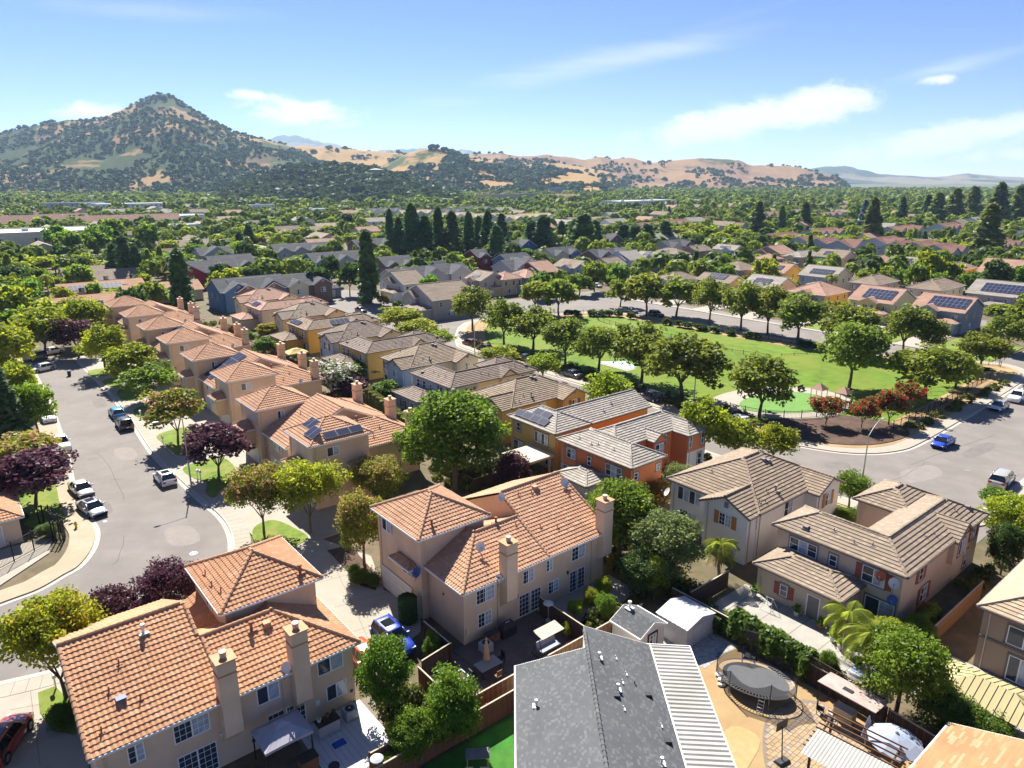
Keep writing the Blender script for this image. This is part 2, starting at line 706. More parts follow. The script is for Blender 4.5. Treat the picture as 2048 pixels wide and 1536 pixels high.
def win_meshes(w, h, style, tm):
 """frame mesh and pane mesh in a canonical frame: x across, z up, outward is -y; trim material tm"""
 key = (round(w, 2), round(h, 2), style, tm)
 if key in WIN_ME:
  return WIN_ME[key]
 f = MB()
 t = 0.07
 hw = w / 2
 fr = 0.06

 def bar(x0, z0, x1, z1, m=0, d=0.05):
  f.box(x0, -d, z0, x1, 0.0, z1, m)
 cut = {'s2': 2, 'g2': 2, 's3': 3, 's4': 4, 'one': 1, 'dh2': 2, 'dh3': 3, 'dh1': 1, 'door2': 2, 'gd2': 2, 'gone': 1}.get(style, 1)
 bar(-hw, 0, hw, fr)
 bar(-hw, h - fr, hw, h)
 bar(-hw, fr, -hw + fr, h - fr)
 bar(hw - fr, fr, hw, h - fr)
 for i in range(1, cut):
  x = -hw + w * i / cut
  bar(x - 0.045, fr, x + 0.045, h - fr)
 if style.startswith('dh'):
  bar(-hw + fr, h * 0.5 - 0.03, hw - fr, h * 0.5 + 0.03, 0, 0.045)
 if style in ('g2', 'gd2', 'gone'):
  nv = max(2, round(h / 0.42))
  for j in range(1, nv):
   z = h * j / nv
   bar(-hw + fr, z - 0.012, hw - fr, z + 0.012, 0, 0.03)
  nn = max(2, round(w / 0.38))
  for j in range(1, nn):
   x = -hw + w * j / nn
   bar(x - 0.012, fr, x + 0.012, h - fr, 0, 0.028)
 if tm:
  e = 0.14
  f.box(-hw - e, -0.03, h, hw + e, 0, h + e + 0.04, 1)
  f.box(-hw - e - 0.05, -0.07, -e, hw + e + 0.05, 0, 0, 1)
  f.box(-hw - e, -0.03, 0, -hw, 0, h, 1)
  f.box(hw, -0.03, 0, hw + e, 0, h, 1)
 panes = []
 for i in range(cut):
  p = MB()
  x0, x1 = -hw + w * i / cut + 0.03, -hw + w * (i + 1) / cut - 0.03
  p.box(x0, -0.014, fr * 0.5, x1, -0.002, h - fr * 0.5)
  panes.append(p.mesh('pane', (M['glass_dark'] if (i % 2 == 0 or style in ('gd2',)) else M['glass_blind_sky'],)))
 mats = (M['frame'], M[tm]) if tm else (M['frame'],)
 WIN_ME[key] = (f.mesh('window', mats), panes)
 return WIN_ME[key]

SHUT_ME = {}

def shutter_mesh(h, m):
 key = (round(h, 2), m)
 if key not in SHUT_ME:
  k = MB()
  k.box(-0.26, -0.045, -0.03, 0.26, 0.0, h + 0.03)
  for z in (0.12, h / 2, h - 0.12):
   k.box(-0.27, -0.06, z - 0.05, 0.27, -0.045, z + 0.05)
  SHUT_ME[key] = k.mesh('shutter', (M[m],))
 return SHUT_ME[key]

FACE = {'-y': 0.0, '-x': -math.pi / 2, '+x': math.pi / 2, '+y': math.pi}

class House:
 def __init__(s, name, label, cat, a, b, th=TH, group=None, wall='stucco', roof='tile_salmon', style='barrel2', fascia='white_trim', xy=None):
  x, y = xy if xy else AB(a, b)
  s.root = thing(name, label, cat, (x, y, 0), th, group)
  s.wallm, s.roofm, s.style, s.fm = wall, roof, style, fascia
  s.k = 0

 # -- walls
 def walls(s, x0, x1, y0, y1, z1, z0=-0.3, wall=None, tris=()):
  s.k += 1
  e = 0.003 * s.k
  m = MB()
  x0, x1, y0, y1 = x0 + e, x1 - e, y0 + e, y1 - e
  m.prism([(x0, y0), (x1, y0), (x1, y1), (x0, y1)], z0, z1, 0, None, True)
  for t in tris:
   m.poly(t)
  return m.build('wall', M[wall or s.wallm], s.root)

 # -- a roof of given slopes
 def roof(s, slopes, lines, eaves, rakes=(), ind=False, mat_=None, style=None, fascia=None, thick=0.10, rid='joined', name='roof'):
  mm = M[mat_ or s.roofm]
  st = style or s.style
  base = MB()
  for poly in slopes:
   P, u, v, n = frame_of(poly)
   top = [tuple(p) for p in P]
   bot = [tuple(p - np.array((0, 0, thick))) for p in P]
   k = len(top)
   up = np.cross(P[1] - P[0], P[2] - P[1])[2] > 0
   base.poly(top if up else top[::-1], 0)
   base.poly(bot[::-1] if up else bot, 0)
  ro = base.build(name, (M['soffit'],), s.root)
  Q, rn = [], []
  for poly in slopes:
   q, r_ = tile_quads(poly, st)
   Q.append(q)
   rn.append(r_)
  Q, rn = np.concatenate(Q), np.concatenate(rn)
  if ind:
   # the largest tiles in view are pieces of their own: pair each tile face with its lip
   c_, w_ = TILE[st][0], TILE[st][1]
   wd = np.linalg.norm(Q[:, 1] - Q[:, 0], axis=1)
   hd = np.linalg.norm(Q[:, 3] - Q[:, 0], axis=1)
   full = np.where((np.abs(wd - w_) < .01) & (np.abs(hd - c_) < .03) & (np.linalg.norm(Q[:, 2] - Q[:, 3], axis=1) > w_ - .01))[0]
   wm = np.array(s.root.matrix_basis)
   cen = Q[full].mean(1) @ wm[:3, :3].T + wm[:3, 3]
   nrm_ = np.cross(Q[full, 1] - Q[full, 0], Q[full, 3] - Q[full, 0]) @ wm[:3, :3].T
   vis = -(nrm_ * (cen - np.array([0, 0, CAM_H]))).sum(1) * np.sign(nrm_[:, 2]) / (np.linalg.norm(cen - np.array([0, 0, CAM_H]), axis=1) ** 3)
   pick = full[np.argsort(-vis)[:ind]]
   keep = np.ones(len(Q), bool)
   keep[pick] = False
   tms = []
   for q_ in range(5):
    t_ = MB()
    t_.box(-w_ / 2 + .003, 0, -.03, w_ / 2 - .003, c_, .0, 0, (q_ + .5) / 5)
    tms.append(t_.mesh('roof_tile', (mm,)))
   for i_ in pick:
    A_, B_, D_ = (Vector(Q[i_, j_]) for j_ in (0, 1, 3))
    ux = (B_ - A_).normalized()
    nz_ = ux.cross(D_ - A_).normalized()
    if nz_.z < 0:
     ux, nz_ = -ux, -nz_
    vy = nz_.cross(ux)
    t_ = obj('roof_tile', tms[int(rn[i_] * 4.99)], ro)
    t_.matrix_local = Matrix.Translation((A_ + B_) / 2) @ Matrix((ux, vy, nz_)).transposed().to_4x4()
   Q, rn = Q[keep], rn[keep]
  me = quads_mesh('roof_tiles', Q, rn, (mm,))
  obj('roof_tiles', me, ro, kind='stuff')
  if eaves or rakes:
   g = MB()
   cen = Vector(np.mean([np.mean(np.array(q_, float), 0) for q_ in slopes], 0))
   for p, q in eaves:
    d = (Vector(q) - Vector(p)).normalized()
    nrm = Vector((d.y, -d.x, 0))
    if nrm.dot(Vector(p) - cen) < 0:
     nrm = -nrm
    off = nrm * 0.05
    g.bar(Vector(p) + off - Vector((0, 0, 0.06)), Vector(q) + off - Vector((0, 0, 0.06)), 0.10, 0.15)
    if st != 'course':
     g.build('gutter', (M[fascia or s.fm],), ro)
     g = MB()
   for p, q in rakes:
    g.bar(Vector(p) - Vector((0, 0, 0.10)), Vector(q) - Vector((0, 0, 0.10)), 0.05, 0.20)
    if st != 'course':
     g.build('barge_board', (M[fascia or s.fm],), ro)
     g = MB()
   if g.v:
    g.build('gutter', (M[fascia or s.fm],), ro)
  if rid == 'single':
   rm = ridge_mesh(M[s.roofm + '_ridge'])
   for p, q in lines:
    for mtx in ridge_run(p, q):
     o = obj('ridge_tile', rm, ro)
     o.matrix_local = mtx
  elif rid == 'joined' and lines:
   g = MB()
   for p, q in lines:
    for i, mtx in enumerate(ridge_run(p, q)):
     g.add([mtx @ Vector(c) for c in ((0, .15, -.02), (0, .08, .10), (0, -.08, .10), (0, -.15, -.02), (.45, .12, -.04), (.45, .06, .08), (.45, -.06, .08), (.45, -.12, -.04))],
       ((0, 1, 5, 4), (1, 2, 6, 5), (2, 3, 7, 6), (3, 2, 1, 0)))
   g.build('ridge_tiles', (M[(mat_ or s.roofm) + '_ridge'],), ro, kind='stuff')
  elif rid == 'bar' and lines:
   g = MB()
   for p, q in lines:
    g.bar(Vector(p) + Vector((0, 0, .06)), Vector(q) + Vector((0, 0, .06)), 0.26, 0.10)
   g.build('ridge_cap', (M[(mat_ or s.roofm) + '_ridge'],), ro)
  return ro

 def block(s, x0, x1, y0, y1, e, kind='hip', p=0.48, o=0.45, z0=-0.3, rid='joined', wall=None, walls=True, **kw):
  """roof edges at x0..y1, walls set back by the overhang o"""
  if kind == 'hip':
   sl, ln, ev, tri = hip(x0, x1, y0, y1, e, p)
   rk = []
  else:
   sl, ln, ev, tri, rk = gable(x0, x1, y0, y1, e, p, kind[1], o)
  if walls:
   s.walls(x0 + o, x1 - o, y0 + o, y1 - o, e + p * o * 0.9, z0, wall, tri)
   if s.style in ('flat', 'barrel2', 'barrel') and z0 < 0 and x1 - x0 > 3:
    dp = MB()
    dp.box(x0 + o - .09, y1 - o - .5, 0, x0 + o - .005, y1 - o - .42, e - .1)
    dp.build('downpipe', M[wall or s.wallm] if e > 5.5 else M['tan_trim'], s.root)
    dp = MB()
    dp.box(x0 + o + .35, y0 + o - .09, 0, x0 + o + .43, y0 + o - .005, e - .1)
    dp.build('downpipe', M[wall or s.wallm] if e > 5.5 else M['tan_trim'], s.root)
  return s.roof(sl, ln, ev, rk, rid=rid, **kw)

 # -- openings.  plane = coordinate of the wall face; u along the wall
 def _place(s, o, face, plane, u, z):
  if face == '-y':
   o.location = (u, plane - 0.004, z)
  elif face == '+y':
   o.location = (u, plane + 0.004, z)
  elif face == '-x':
   o.location = (plane - 0.004, u, z)
  else:
   o.location = (plane + 0.004, u, z)
  o.rotation_euler = (0, 0, FACE[face])

 def window(s, face, plane, u, z, w, h, style='s2', trim=None, shut=None, name='window'):
  fm, panes = win_meshes(w, h, style, trim)
  o = obj(name, fm, s.root)
  s._place(o, face, plane, u, z)
  for p in panes:
   obj('pane', p, o)
  if shut:
   for sg in (-1, 1):
    obj('shutter', shutter_mesh(h, shut), o, (sg * (w / 2 + 0.30), 0, 0))
  return o

 def panel(s, name, face, plane, u, z, w, h, m, rows=4, cols=4):
  k = MB()
  k.box(-w / 2 - 0.1, -0.03, 0, -w / 2, 0.0, h + 0.1, 1)
  k.box(w / 2, -0.03, 0, w / 2 + 0.1, 0.0, h + 0.1, 1)
  k.box(-w / 2, -0.03, h, w / 2, 0.0, h + 0.1, 1)
  for j in range(rows):
   for i in range(cols):
    x0, x1 = -w / 2 + w * i / cols + 0.03, -w / 2 + w * (i + 1) / cols - 0.03
    z0, z1 = h * j / rows + 0.02, h * (j + 1) / rows - 0.02
    k.box(x0, -0.02, z0, x1, -0.004, z1)
  k.box(-w / 2, -0.006, 0, w / 2, 0.0, h)
  o = k.build(name, (M[m], M['frame']), s.root)
  s._place(o, face, plane, u, z)
  return o

 def chimney(s, x0, x1, y0, y1, zb, zt, slant=0.0, axis='y', cap='chim_cap', wall=None):
  m = MB()
  if slant:
   if axis == 'y':
    m.add([(x0, y0, zb + slant), (x1, y0, zb + slant), (x1, y1, zb), (x0, y1, zb), (x0, y0, zt), (x1, y0, zt), (x1, y1, zt), (x0, y1, zt)],
      ((3, 2, 1, 0), (4, 5, 6, 7), (0, 1, 5, 4), (1, 2, 6, 5), (2, 3, 7, 6), (3, 0, 4, 7)))
   else:
    m.add([(x0, y0, zb), (x1, y0, zb + slant), (x1, y1, zb + slant), (x0, y1, zb), (x0, y0, zt), (x1, y0, zt), (x1, y1, zt), (x0, y1, zt)],
      ((3, 2, 1, 0), (4, 5, 6, 7), (0, 1, 5, 4), (1, 2, 6, 5), (2, 3, 7, 6), (3, 0, 4, 7)))
  else:
   m.box(x0, y0, zb, x1, y1, zt)
  o = m.build('chimney', M[wall or s.wallm], s.root)
  c = MB()
  c.box(x0 - .05, y0 - .05, zt - .95, x1 + .05, y1 + .05, zt - .87)
  c.box(x0 - .10, y0 - .10, zt, x1 + .10, y1 + .10, zt + .07)
  c.build('chimney_cap', M[cap], o)
  g = MB()
  cx, cy = (x0 + x1) / 2, (y0 + y1) / 2
  g.cyl((cx, cy, zt + .07), (cx, cy, zt + .42), .20, .20, 12)
  g.cyl((cx, cy, zt + .42), (cx, cy, zt + .47), .26, .24, 12)
  g.build('flue', M['flue'], o)
  return o

 def vent(s, x, y, z, kind=0, m='vent_rust'):
  k = MB()
  if kind == 0:
   k.cyl((0, 0, -.2), (0, 0, .35), .045, .045, 7)
   k.box(-.17, -.17, -.03, .17, .17, .02)
  elif kind == 1:
   k.cyl((0, 0, -.3), (0, 0, .5), .10, .10, 9)
   k.cyl((0, 0, .5), (0, 0, .62), .17, .15, 10)
   k.box(-.3, -.3, -.04, .3, .3, .03)
  elif kind == 2:
   k.box(-.25, -.22, -.1, .25, .22, .22)
   k.box(-.33, -.30, -.08, .33, .30, .0)
  o = k.build('roof_vent', M[m], s.root, (x, y, z))
  return o

 def dish(s, x, y, z, az=0.0, r=0.38, m='dish', mount=None):
  k = MB()
  n = 14
  ring = []
  for rr, dz in ((0.0, 0.0), (0.35, 0.018), (0.7, 0.06), (1.0, 0.12)):
   ring.append([(dz * r * 2.2, math.cos(2 * math.pi * i / n) * rr * r, math.sin(2 * math.pi * i / n) * rr * r * 1.1) for i in range(n)])
  v = [p for q in ring for p in q]
  f = []
  for a_ in range(3):
   for i in range(n):
    j = (i + 1) % n
    f.append((a_ * n + i, a_ * n + j, a_ * n + n + j, a_ * n + n + i))
  k.add(v, f)
  o = k.build('satellite_dish', M[m], s.root, (x, y, z), 0, True)
  o.rotation_euler = (0, rad(-32), az)
  a_ = MB()
  a_.bar((0, 0, -r), (r * 1.5, 0, -r * .35), .035, .035)
  a_.box(r * 1.45, -.06, -r * .45, r * 1.65, .06, -r * .22)
  a_.cyl((-.03, 0, 0), (-.16, 0, -.1), .035, .035, 6)
  a_.cyl((-.16, 0, -.1), (-.05, 0, -.75), .03, .03, 6)
  a_.build('feed_arm', M['dish_arm'], o)
  return o

 def solar(s, o3, u, v, cols, rows, pw=1.05, ph=1.65, gap=0.03, skip=()):
  """panels on a slope: o3 lower-left corner, u along the eave, v up the slope"""
  o3, u, v = Vector(o3), Vector(u).normalized(), Vector(v).normalized()
  n = u.cross(v)
  if n.z < 0:
   n = -n
  mtx = Matrix((u, v, n)).transposed().to_4x4()
  if ('solar', pw, ph) not in WIN_ME:
   k = MB()
   k.box(0, 0, .0, pw, ph, .035, 0)
   k.box(.03, .03, .035, pw - .03, ph - .03, .038, 1)
   WIN_ME[('solar', pw, ph)] = k.mesh('solar_panel', (M['solar_frame'], M['solar']))
  for j in range(rows):
   for i in range(cols):
    if (i, j) in skip:
     continue
    o = obj('solar_panel', WIN_ME[('solar', pw, ph)], s.root)
    o.matrix_local = Matrix.Translation(o3 + u * (i * (pw + gap)) + v * (j * (ph + gap)) + n * 0.17) @ mtx

 def part(s, name, mb, m, loc=(0, 0, 0), rz=0, parent=None):
  return mb.build(name, M[m] if isinstance(m, str) else m, parent or s.root, loc, rz)

M = MATS

def make_mats():
 mat('frame', (0.80, 0.80, 0.78), 0.5, 0.03)
 mat('white_trim', (0.74, 0.72, 0.68), 0.6, 0.06, 1.5)
 mat('dark_trim', (0.16, 0.13, 0.11), 0.7, 0.1)
 mat('grey_trim', (0.20, 0.19, 0.21), 0.7, 0.1)
 mat('tan_trim', (0.50, 0.43, 0.34), 0.7, 0.08)
 mat('soffit', (0.34, 0.26, 0.20), 0.9, 0.1)
 mat('glass_dark', (0.035, 0.05, 0.07), 0.06, 0.2, 1.2, spec=0.6)
 mat('glass_blind_sky', (0.36, 0.42, 0.49), 0.12, 0.35, 1.4, spec=0.6)  # blinds, with the sky's bluish-white reflection put into the colour
 # stuccos
 mat('stucco', (0.68, 0.515, 0.36), 0.92, 0.05, 0.6, (0.58, 0.43, 0.295), 0.35, 0.35, bump=0.25, bscale=60)
 mat('stucco_tan', (0.64, 0.475, 0.30), 0.92, 0.06, 0.6, (0.55, 0.40, 0.25), 0.3, 0.3, bump=0.2, bscale=60)
 mat('stucco_pink', (0.60, 0.48, 0.37), 0.92, 0.06, 0.6, (0.51, 0.40, 0.30), 0.4, 0.3, bump=0.25, bscale=60)
 mat('siding_white', (0.70, 0.69, 0.66), 0.8, 0.05, 0.8, (0.60, 0.58, 0.54), 0.25, 0.4)
 mat('stucco_cream', (0.66, 0.58, 0.42), 0.9, 0.05, 0.6, (0.58, 0.50, 0.36), 0.3, 0.3)
 mat('stucco_orange', (0.62, 0.20, 0.075), 0.9, 0.06, 0.6, (0.52, 0.165, 0.07), 0.4, 0.3, bump=0.2, bscale=60)
 mat('stucco_mustard', (0.50, 0.36, 0.13), 0.9, 0.06, 0.6, (0.40, 0.29, 0.11), 0.35, 0.3)
 mat('stucco_gold', (0.64, 0.37, 0.085), 0.9, 0.05, 0.6, (0.55, 0.32, 0.08), 0.3, 0.3)
 mat('stucco_blue', (0.36, 0.45, 0.55), 0.9, 0.05, 0.6, (0.31, 0.38, 0.47), 0.3, 0.3)
 mat('stucco_bluegrey', (0.25, 0.28, 0.33), 0.9, 0.05, 0.6, (0.22, 0.24, 0.28), 0.3, 0.3)
 mat('stucco_grey', (0.36, 0.33, 0.31), 0.9, 0.05, 0.6, (0.30, 0.27, 0.25), 0.3, 0.3)
 mat('stucco_yellow', (0.62, 0.50, 0.25), 0.9, 0.05, 0.6, (0.54, 0.43, 0.22), 0.3, 0.3)
 mat('stucco_brown', (0.36, 0.255, 0.18), 0.9, 0.06, 0.6, (0.30, 0.21, 0.15), 0.35, 0.3)
 mat('stucco_maroon', (0.20, 0.085, 0.065), 0.9, 0.06, 0.6)
 mat('stucco_ltblue', (0.48, 0.55, 0.66), 0.9, 0.05, 0.6)
 mat('siding_blue', (0.075, 0.165, 0.30), 0.8, 0.06, 0.6)
 mat('siding_red', (0.23, 0.03, 0.035), 0.8, 0.06, 0.6)
 mat('siding_brown', (0.17, 0.115, 0.09), 0.8, 0.06, 0.6)
 mat('siding_cream', (0.56, 0.53, 0.38), 0.8, 0.06, 0.6)
 mat('block_white', (0.72, 0.71, 0.68), 0.8, 0.06, 0.4)
 mat('block_cream', (0.66, 0.60, 0.48), 0.85, 0.06, 0.4)
 mat('block_blue', (0.44, 0.48, 0.54), 0.8, 0.06, 0.4)
 mat('block_grey', (0.42, 0.42, 0.43), 0.8, 0.06, 0.4)
 # roofs
 for n, c, c2 in (('tile_salmon', (0.50, 0.275, 0.158), (0.55, 0.33, 0.20)), ('tile_coral', (0.51, 0.262, 0.135), (0.56, 0.315, 0.18)),
      ('tile_tan', (0.275, 0.21, 0.15), (0.34, 0.265, 0.19)), ('tile_tan2', (0.255, 0.19, 0.13), (0.325, 0.25, 0.175)),
      ('tile_grey', (0.34, 0.30, 0.25), (0.43, 0.39, 0.33)), ('tile_rose', (0.42, 0.245, 0.17), (0.48, 0.31, 0.23)),
      ('tile_umber', (0.205, 0.155, 0.12), (0.27, 0.21, 0.16)), ('roof_red', (0.235, 0.115, 0.085), (0.28, 0.15, 0.11)),
      ('roof_slate', (0.062, 0.066, 0.075), (0.10, 0.105, 0.115)), ('roof_charcoal', (0.092, 0.096, 0.100), (0.135, 0.14, 0.142)),
      ('roof_orange', (0.36, 0.185, 0.085), (0.44, 0.26, 0.14)), ('roof_cream', (0.42, 0.32, 0.21), (0.48, 0.38, 0.27))):
  mat(n, c, 0.85, 0.08, 0.8, tuple(x * 0.78 for x in c), 0.25, 0.25, rnd=0.045, rndcol=c2, rndmix=0.30, bump=0.15, bscale=25)
  mat(n + '_ridge', tuple(x * 0.92 for x in c2), 0.85, 0.12, 1.5, tuple(x * 0.72 for x in c), 0.4, 0.6, rnd=0.15)
 mat('chim_cap', (0.46, 0.24, 0.115), 0.7, 0.15)
 mat('flue', (0.50, 0.38, 0.27), 0.6, 0.2)
 mat('vent_rust', (0.28, 0.115, 0.06), 0.8, 0.2)
 mat('vent_grey', (0.22, 0.19, 0.17), 0.7, 0.2)
 mat('vent_white', (0.7, 0.68, 0.62), 0.6, 0.1)
 mat('vent_black', (0.03, 0.03, 0.035), 0.5, 0.1)
 mat('dish', (0.62, 0.62, 0.60), 0.45, 0.06)
 mat('dish_blue', (0.05, 0.09, 0.26), 0.4, 0.1)
 mat('dish_red', (0.50, 0.12, 0.05), 0.5, 0.1)
 mat('dish_arm', (0.25, 0.25, 0.27), 0.5, 0.1)
 mat('solar', (0.020, 0.026, 0.062), 0.55, 0.25, 6, spec=0.04)
 mat('solar_frame', (0.20, 0.21, 0.24), 0.6, 0.1)
 mat('door_grey', (0.20, 0.185, 0.17), 0.7, 0.08)
 mat('garage', (0.62, 0.58, 0.52), 0.7, 0.05)
 mat('garage_white', (0.78, 0.78, 0.78), 0.6, 0.03)
 mat('shutter_red', (0.30, 0.085, 0.06), 0.8, 0.12)
 mat('shutter_orange', (0.42, 0.175, 0.06), 0.8, 0.12)
 mat('shutter_dark', (0.035, 0.04, 0.05), 0.7, 0.12)
 mat('shutter_brown', (0.16, 0.105, 0.07), 0.8, 0.12)

make_mats()
# ------------------------------------------------------------------ ground, roads, pavements
mat('ground', (0.150, 0.110, 0.066), 0.95, 0.30, 0.8, (0.075, 0.075, 0.035), 0.45, 0.25, bump=0.3, bscale=8)
mat('far_ground', (0.16, 0.14, 0.085), 0.95, 0.25, 0.02, (0.06, 0.085, 0.035), 0.65, 0.008)
mat('asphalt', (0.205, 0.183, 0.163), 0.95, 0.10, 0.35, (0.160, 0.143, 0.128), 0.30, 0.16, bump=0.25, bscale=30)
mat('concrete', (0.34, 0.305, 0.25), 0.9, 0.08, 0.8, (0.33, 0.285, 0.22), 0.3, 0.22, bump=0.15, bscale=20)
mat('gutter_pan', (0.42, 0.385, 0.33), 0.9, 0.08, 1.2, (0.38, 0.34, 0.29), 0.25, 0.4)
mat('sand_walk', (0.36, 0.295, 0.205), 0.9, 0.10, 0.7, (0.34, 0.26, 0.17), 0.35, 0.25)
mat('lawn', (0.110, 0.185, 0.014), 0.95, 0.28, 1.3, (0.24, 0.22, 0.06), 0.28, 0.3, bump=0.6, bscale=25)
mat('park_lawn', (0.086, 0.168, 0.006), 0.95, 0.36, 0.55, (0.150, 0.180, 0.016), 0.5, 0.09, bump=0.6, bscale=14)
mat('turf', (0.03, 0.155, 0.014), 0.9, 0.30, 1.4, (0.06, 0.15, 0.02), 0.4, 0.5, bump=0.4, bscale=30)
mat('play_turf', (0.12, 0.24, 0.05), 0.9, 0.10, 0.6)
mat('mulch', (0.105, 0.062, 0.042), 0.95, 0.3, 2.2, (0.055, 0.035, 0.025), 0.4, 0.5, bump=0.8, bscale=12)
mat('dry_soil', (0.31, 0.195, 0.092), 0.95, 0.15, 0.6, (0.36, 0.26, 0.13), 0.55, 0.22, bump=0.5, bscale=14)
mat('dry_grass', (0.42, 0.31, 0.15), 0.95, 0.15, 2.0, (0.38, 0.27, 0.12), 0.4, 0.4, bump=0.6, bscale=30)
mat('brick_patio', (0.155, 0.115, 0.098), 0.9, 0.15, 2.5, (0.11, 0.082, 0.072), 0.4, 0.5, bump=0.3, bscale=18)
mat('slab_patio', (0.34, 0.32, 0.28), 0.9, 0.08, 0.9, (0.29, 0.265, 0.23), 0.35, 0.3)
mat('white_tile', (0.58, 0.58, 0.58), 0.6, 0.05, 1.0, rnd=0.05)
mat('paver', (0.33, 0.235, 0.135), 0.85, 0.12, 1.6, rnd=0.18, rndcol=(0.29, 0.24, 0.195), rndmix=0.45)
mat('grout', (0.20, 0.165, 0.125), 0.95, 0.1)
mat('gravel', (0.33, 0.32, 0.31), 0.95, 0.35, 3.0, bump=0.8, bscale=14)
mat('court', (0.36, 0.46, 0.52), 0.8, 0.05, 0.5)
mat('court_line', (0.75, 0.76, 0.76), 0.8, 0.03)
mat('road_paint', (0.72, 0.72, 0.70), 0.8, 0.05)
mat('crack', (0.055, 0.052, 0.05), 0.95, 0.1)

def catmull(pts, n=6, closed=False):
 P = [Vector((p[0], p[1])) for p in pts]
 out = []
 k = len(P)
 for i in range(k if closed else k - 1):
  p0, p1 = P[(i - 1) % k] if closed or i else P[0], P[i]
  p2 = P[(i + 1) % k]
  p3 = P[(i + 2) % k] if closed or i + 2 < k else P[-1]
  for j in range(n):
   t = j / n
   out.append(0.5 * (2 * p1 + (p2 - p0) * t + (2 * p0 - 5 * p1 + 4 * p2 - p3) * t * t + (3 * p1 - p0 - 3 * p2 + p3) * t ** 3))
 if not closed:
  out.append(P[-1])
 return [(p.x, p.y) for p in out]

def ab_(pts):
 return [AB(*p) for p in pts]

def px_(pts, h=0.0):
 return [W(p[0], p[1], h) for p in pts]

def slab(name, pts, z, m, z0=-0.25, kind='structure', parent=None):
 """flat slab with real edges; pts are world xy"""
 area = sum(pts[i][0] * pts[(i + 1) % len(pts)][1] - pts[(i + 1) % len(pts)][0] * pts[i][1] for i in range(len(pts)))
 if area < 0:
  pts = pts[::-1]
 k = MB()
 k.prism(pts, z0, z)
 return k.build(name, M[m], parent, kind=kind)

def strip(name, line, o0, o1, z, m, z0=-0.25, kind='structure'):
 """ribbon along a world polyline between two sideways offsets (left positive)"""
 L_, R_ = [], []
 n = len(line)
 for i, p in enumerate(line):
  a, b = line[max(0, i - 1)], line[min(n - 1, i + 1)]
  d = Vector((b[0] - a[0], b[1] - a[1])).normalized()
  nn = Vector((-d.y, d.x))
  L_.append((p[0] + nn.x * o1, p[1] + nn.y * o1))
  R_.append((p[0] + nn.x * o0, p[1] + nn.y * o0))
 k = MB()
 for i in range(n - 1):
  k.quad((*R_[i], z), (*R_[i + 1], z), (*L_[i + 1], z), (*L_[i], z))
  for S_ in (R_, L_):
   k.quad((*S_[i], z0), (*S_[i + 1], z0), (*S_[i + 1], z), (*S_[i], z))
 return k.build(name, M[m], kind=kind)

def ground():
 k = MB()
 n = 48
 # near sheet and the plain out to the horizon, one sheet
 rings = [0, 150, 400, 900, 2000, 4500, 9000, 12000]
 v, f = [], []
 for r in rings[1:]:
  for i in range(n):
   a = 2 * math.pi * i / n
   v.append((r * math.cos(a), r * math.sin(a) + 60, 0))
 c = len(v)
 v.append((0, 60, 0))
 for i in range(n):
  f.append((c, i, (i + 1) % n))
 k.add(v, f, 0)
 o = len(k.v) - len(v)
 for q in range(len(rings) - 2):
  for i in range(n):
   j = (i + 1) % n
   k.f.append((q * n + i, (q + 1) * n + i, (q + 1) * n + j, q * n + j))
   k.m.append(1 if q >= 1 else 0)
   k.r.append(.5)
 k.build('ground', (M['ground'], M['far_ground']), kind='structure')

ground()

# --- left street
KR = catmull(px_([(150, 715), (180, 745), (225, 792), (262, 840), (305, 905), (360, 960), (405, 1002), (440, 1032), (459, 1060), (466, 1090), (462, 1120), (440, 1165), (385, 1225), (300, 1275), (200, 1317), (113, 1344), (0, 1371), (-160, 1405)]), 4)
KL = catmull(px_([(52, 712), (66, 745), (82, 775), (98, 810), (116, 860), (130, 905), (140, 960), (146, 990), (162, 1026), (180, 1045), (190, 1066), (184, 1097), (158, 1132), (125, 1152), (78, 1179), (20, 1201), (-140, 1260)]), 4)
slab('road', KR + KL[::-1], 0.02, 'asphalt')
# which side of a kerb line is the road: KR runs away from us to us, road lies to its right hand
strip('gutter_pan', KR, -0.5, 0.0, 0.035, 'gutter_pan')
strip('kerb', KR, 0.0, 0.16, 0.15, 'gutter_pan')
strip('pavement', KR, 0.16, 1.75, 0.14, 'concrete')
strip('gutter_pan', KL, 0.0, 0.5, 0.035, 'gutter_pan')
strip('kerb', KL, -0.16, 0.0, 0.15, 'sand_walk')
strip('pavement', KL, -2.3, -0.16, 0.14, 'sand_walk')
k = MB()
acc = 0.0
for i in range(1, len(KR) - 1):
 d = Vector((KR[i + 1][0] - KR[i - 1][0], KR[i + 1][1] - KR[i - 1][1])).normalized()
 seg_ = math.hypot(KR[i][0] - KR[i - 1][0], KR[i][1] - KR[i - 1][1])
 nn = Vector((-d.y, d.x))
 for j in range(int(seg_ / 1.5) + 1):
  c_ = Vector(KR[i - 1]).lerp(Vector(KR[i]), j / (int(seg_ / 1.5) + 1))
  a_, b_ = c_ + nn * .17, c_ + nn * 1.74
  k.quad((a_.x - d.x * .02, a_.y - d.y * .02, .144), (a_.x + d.x * .02, a_.y + d.y * .02, .144), (b_.x + d.x * .02, b_.y + d.y * .02, .144), (b_.x - d.x * .02, b_.y - d.y * .02, .144))
k.build('pavement_joints', M['grout'], kind='structure')
mat('patch_dark', (0.165, 0.147, 0.132), 0.95, 0.12, 0.8)
mat('patch_pale', (0.225, 0.20, 0.178), 0.95, 0.08, 0.8)
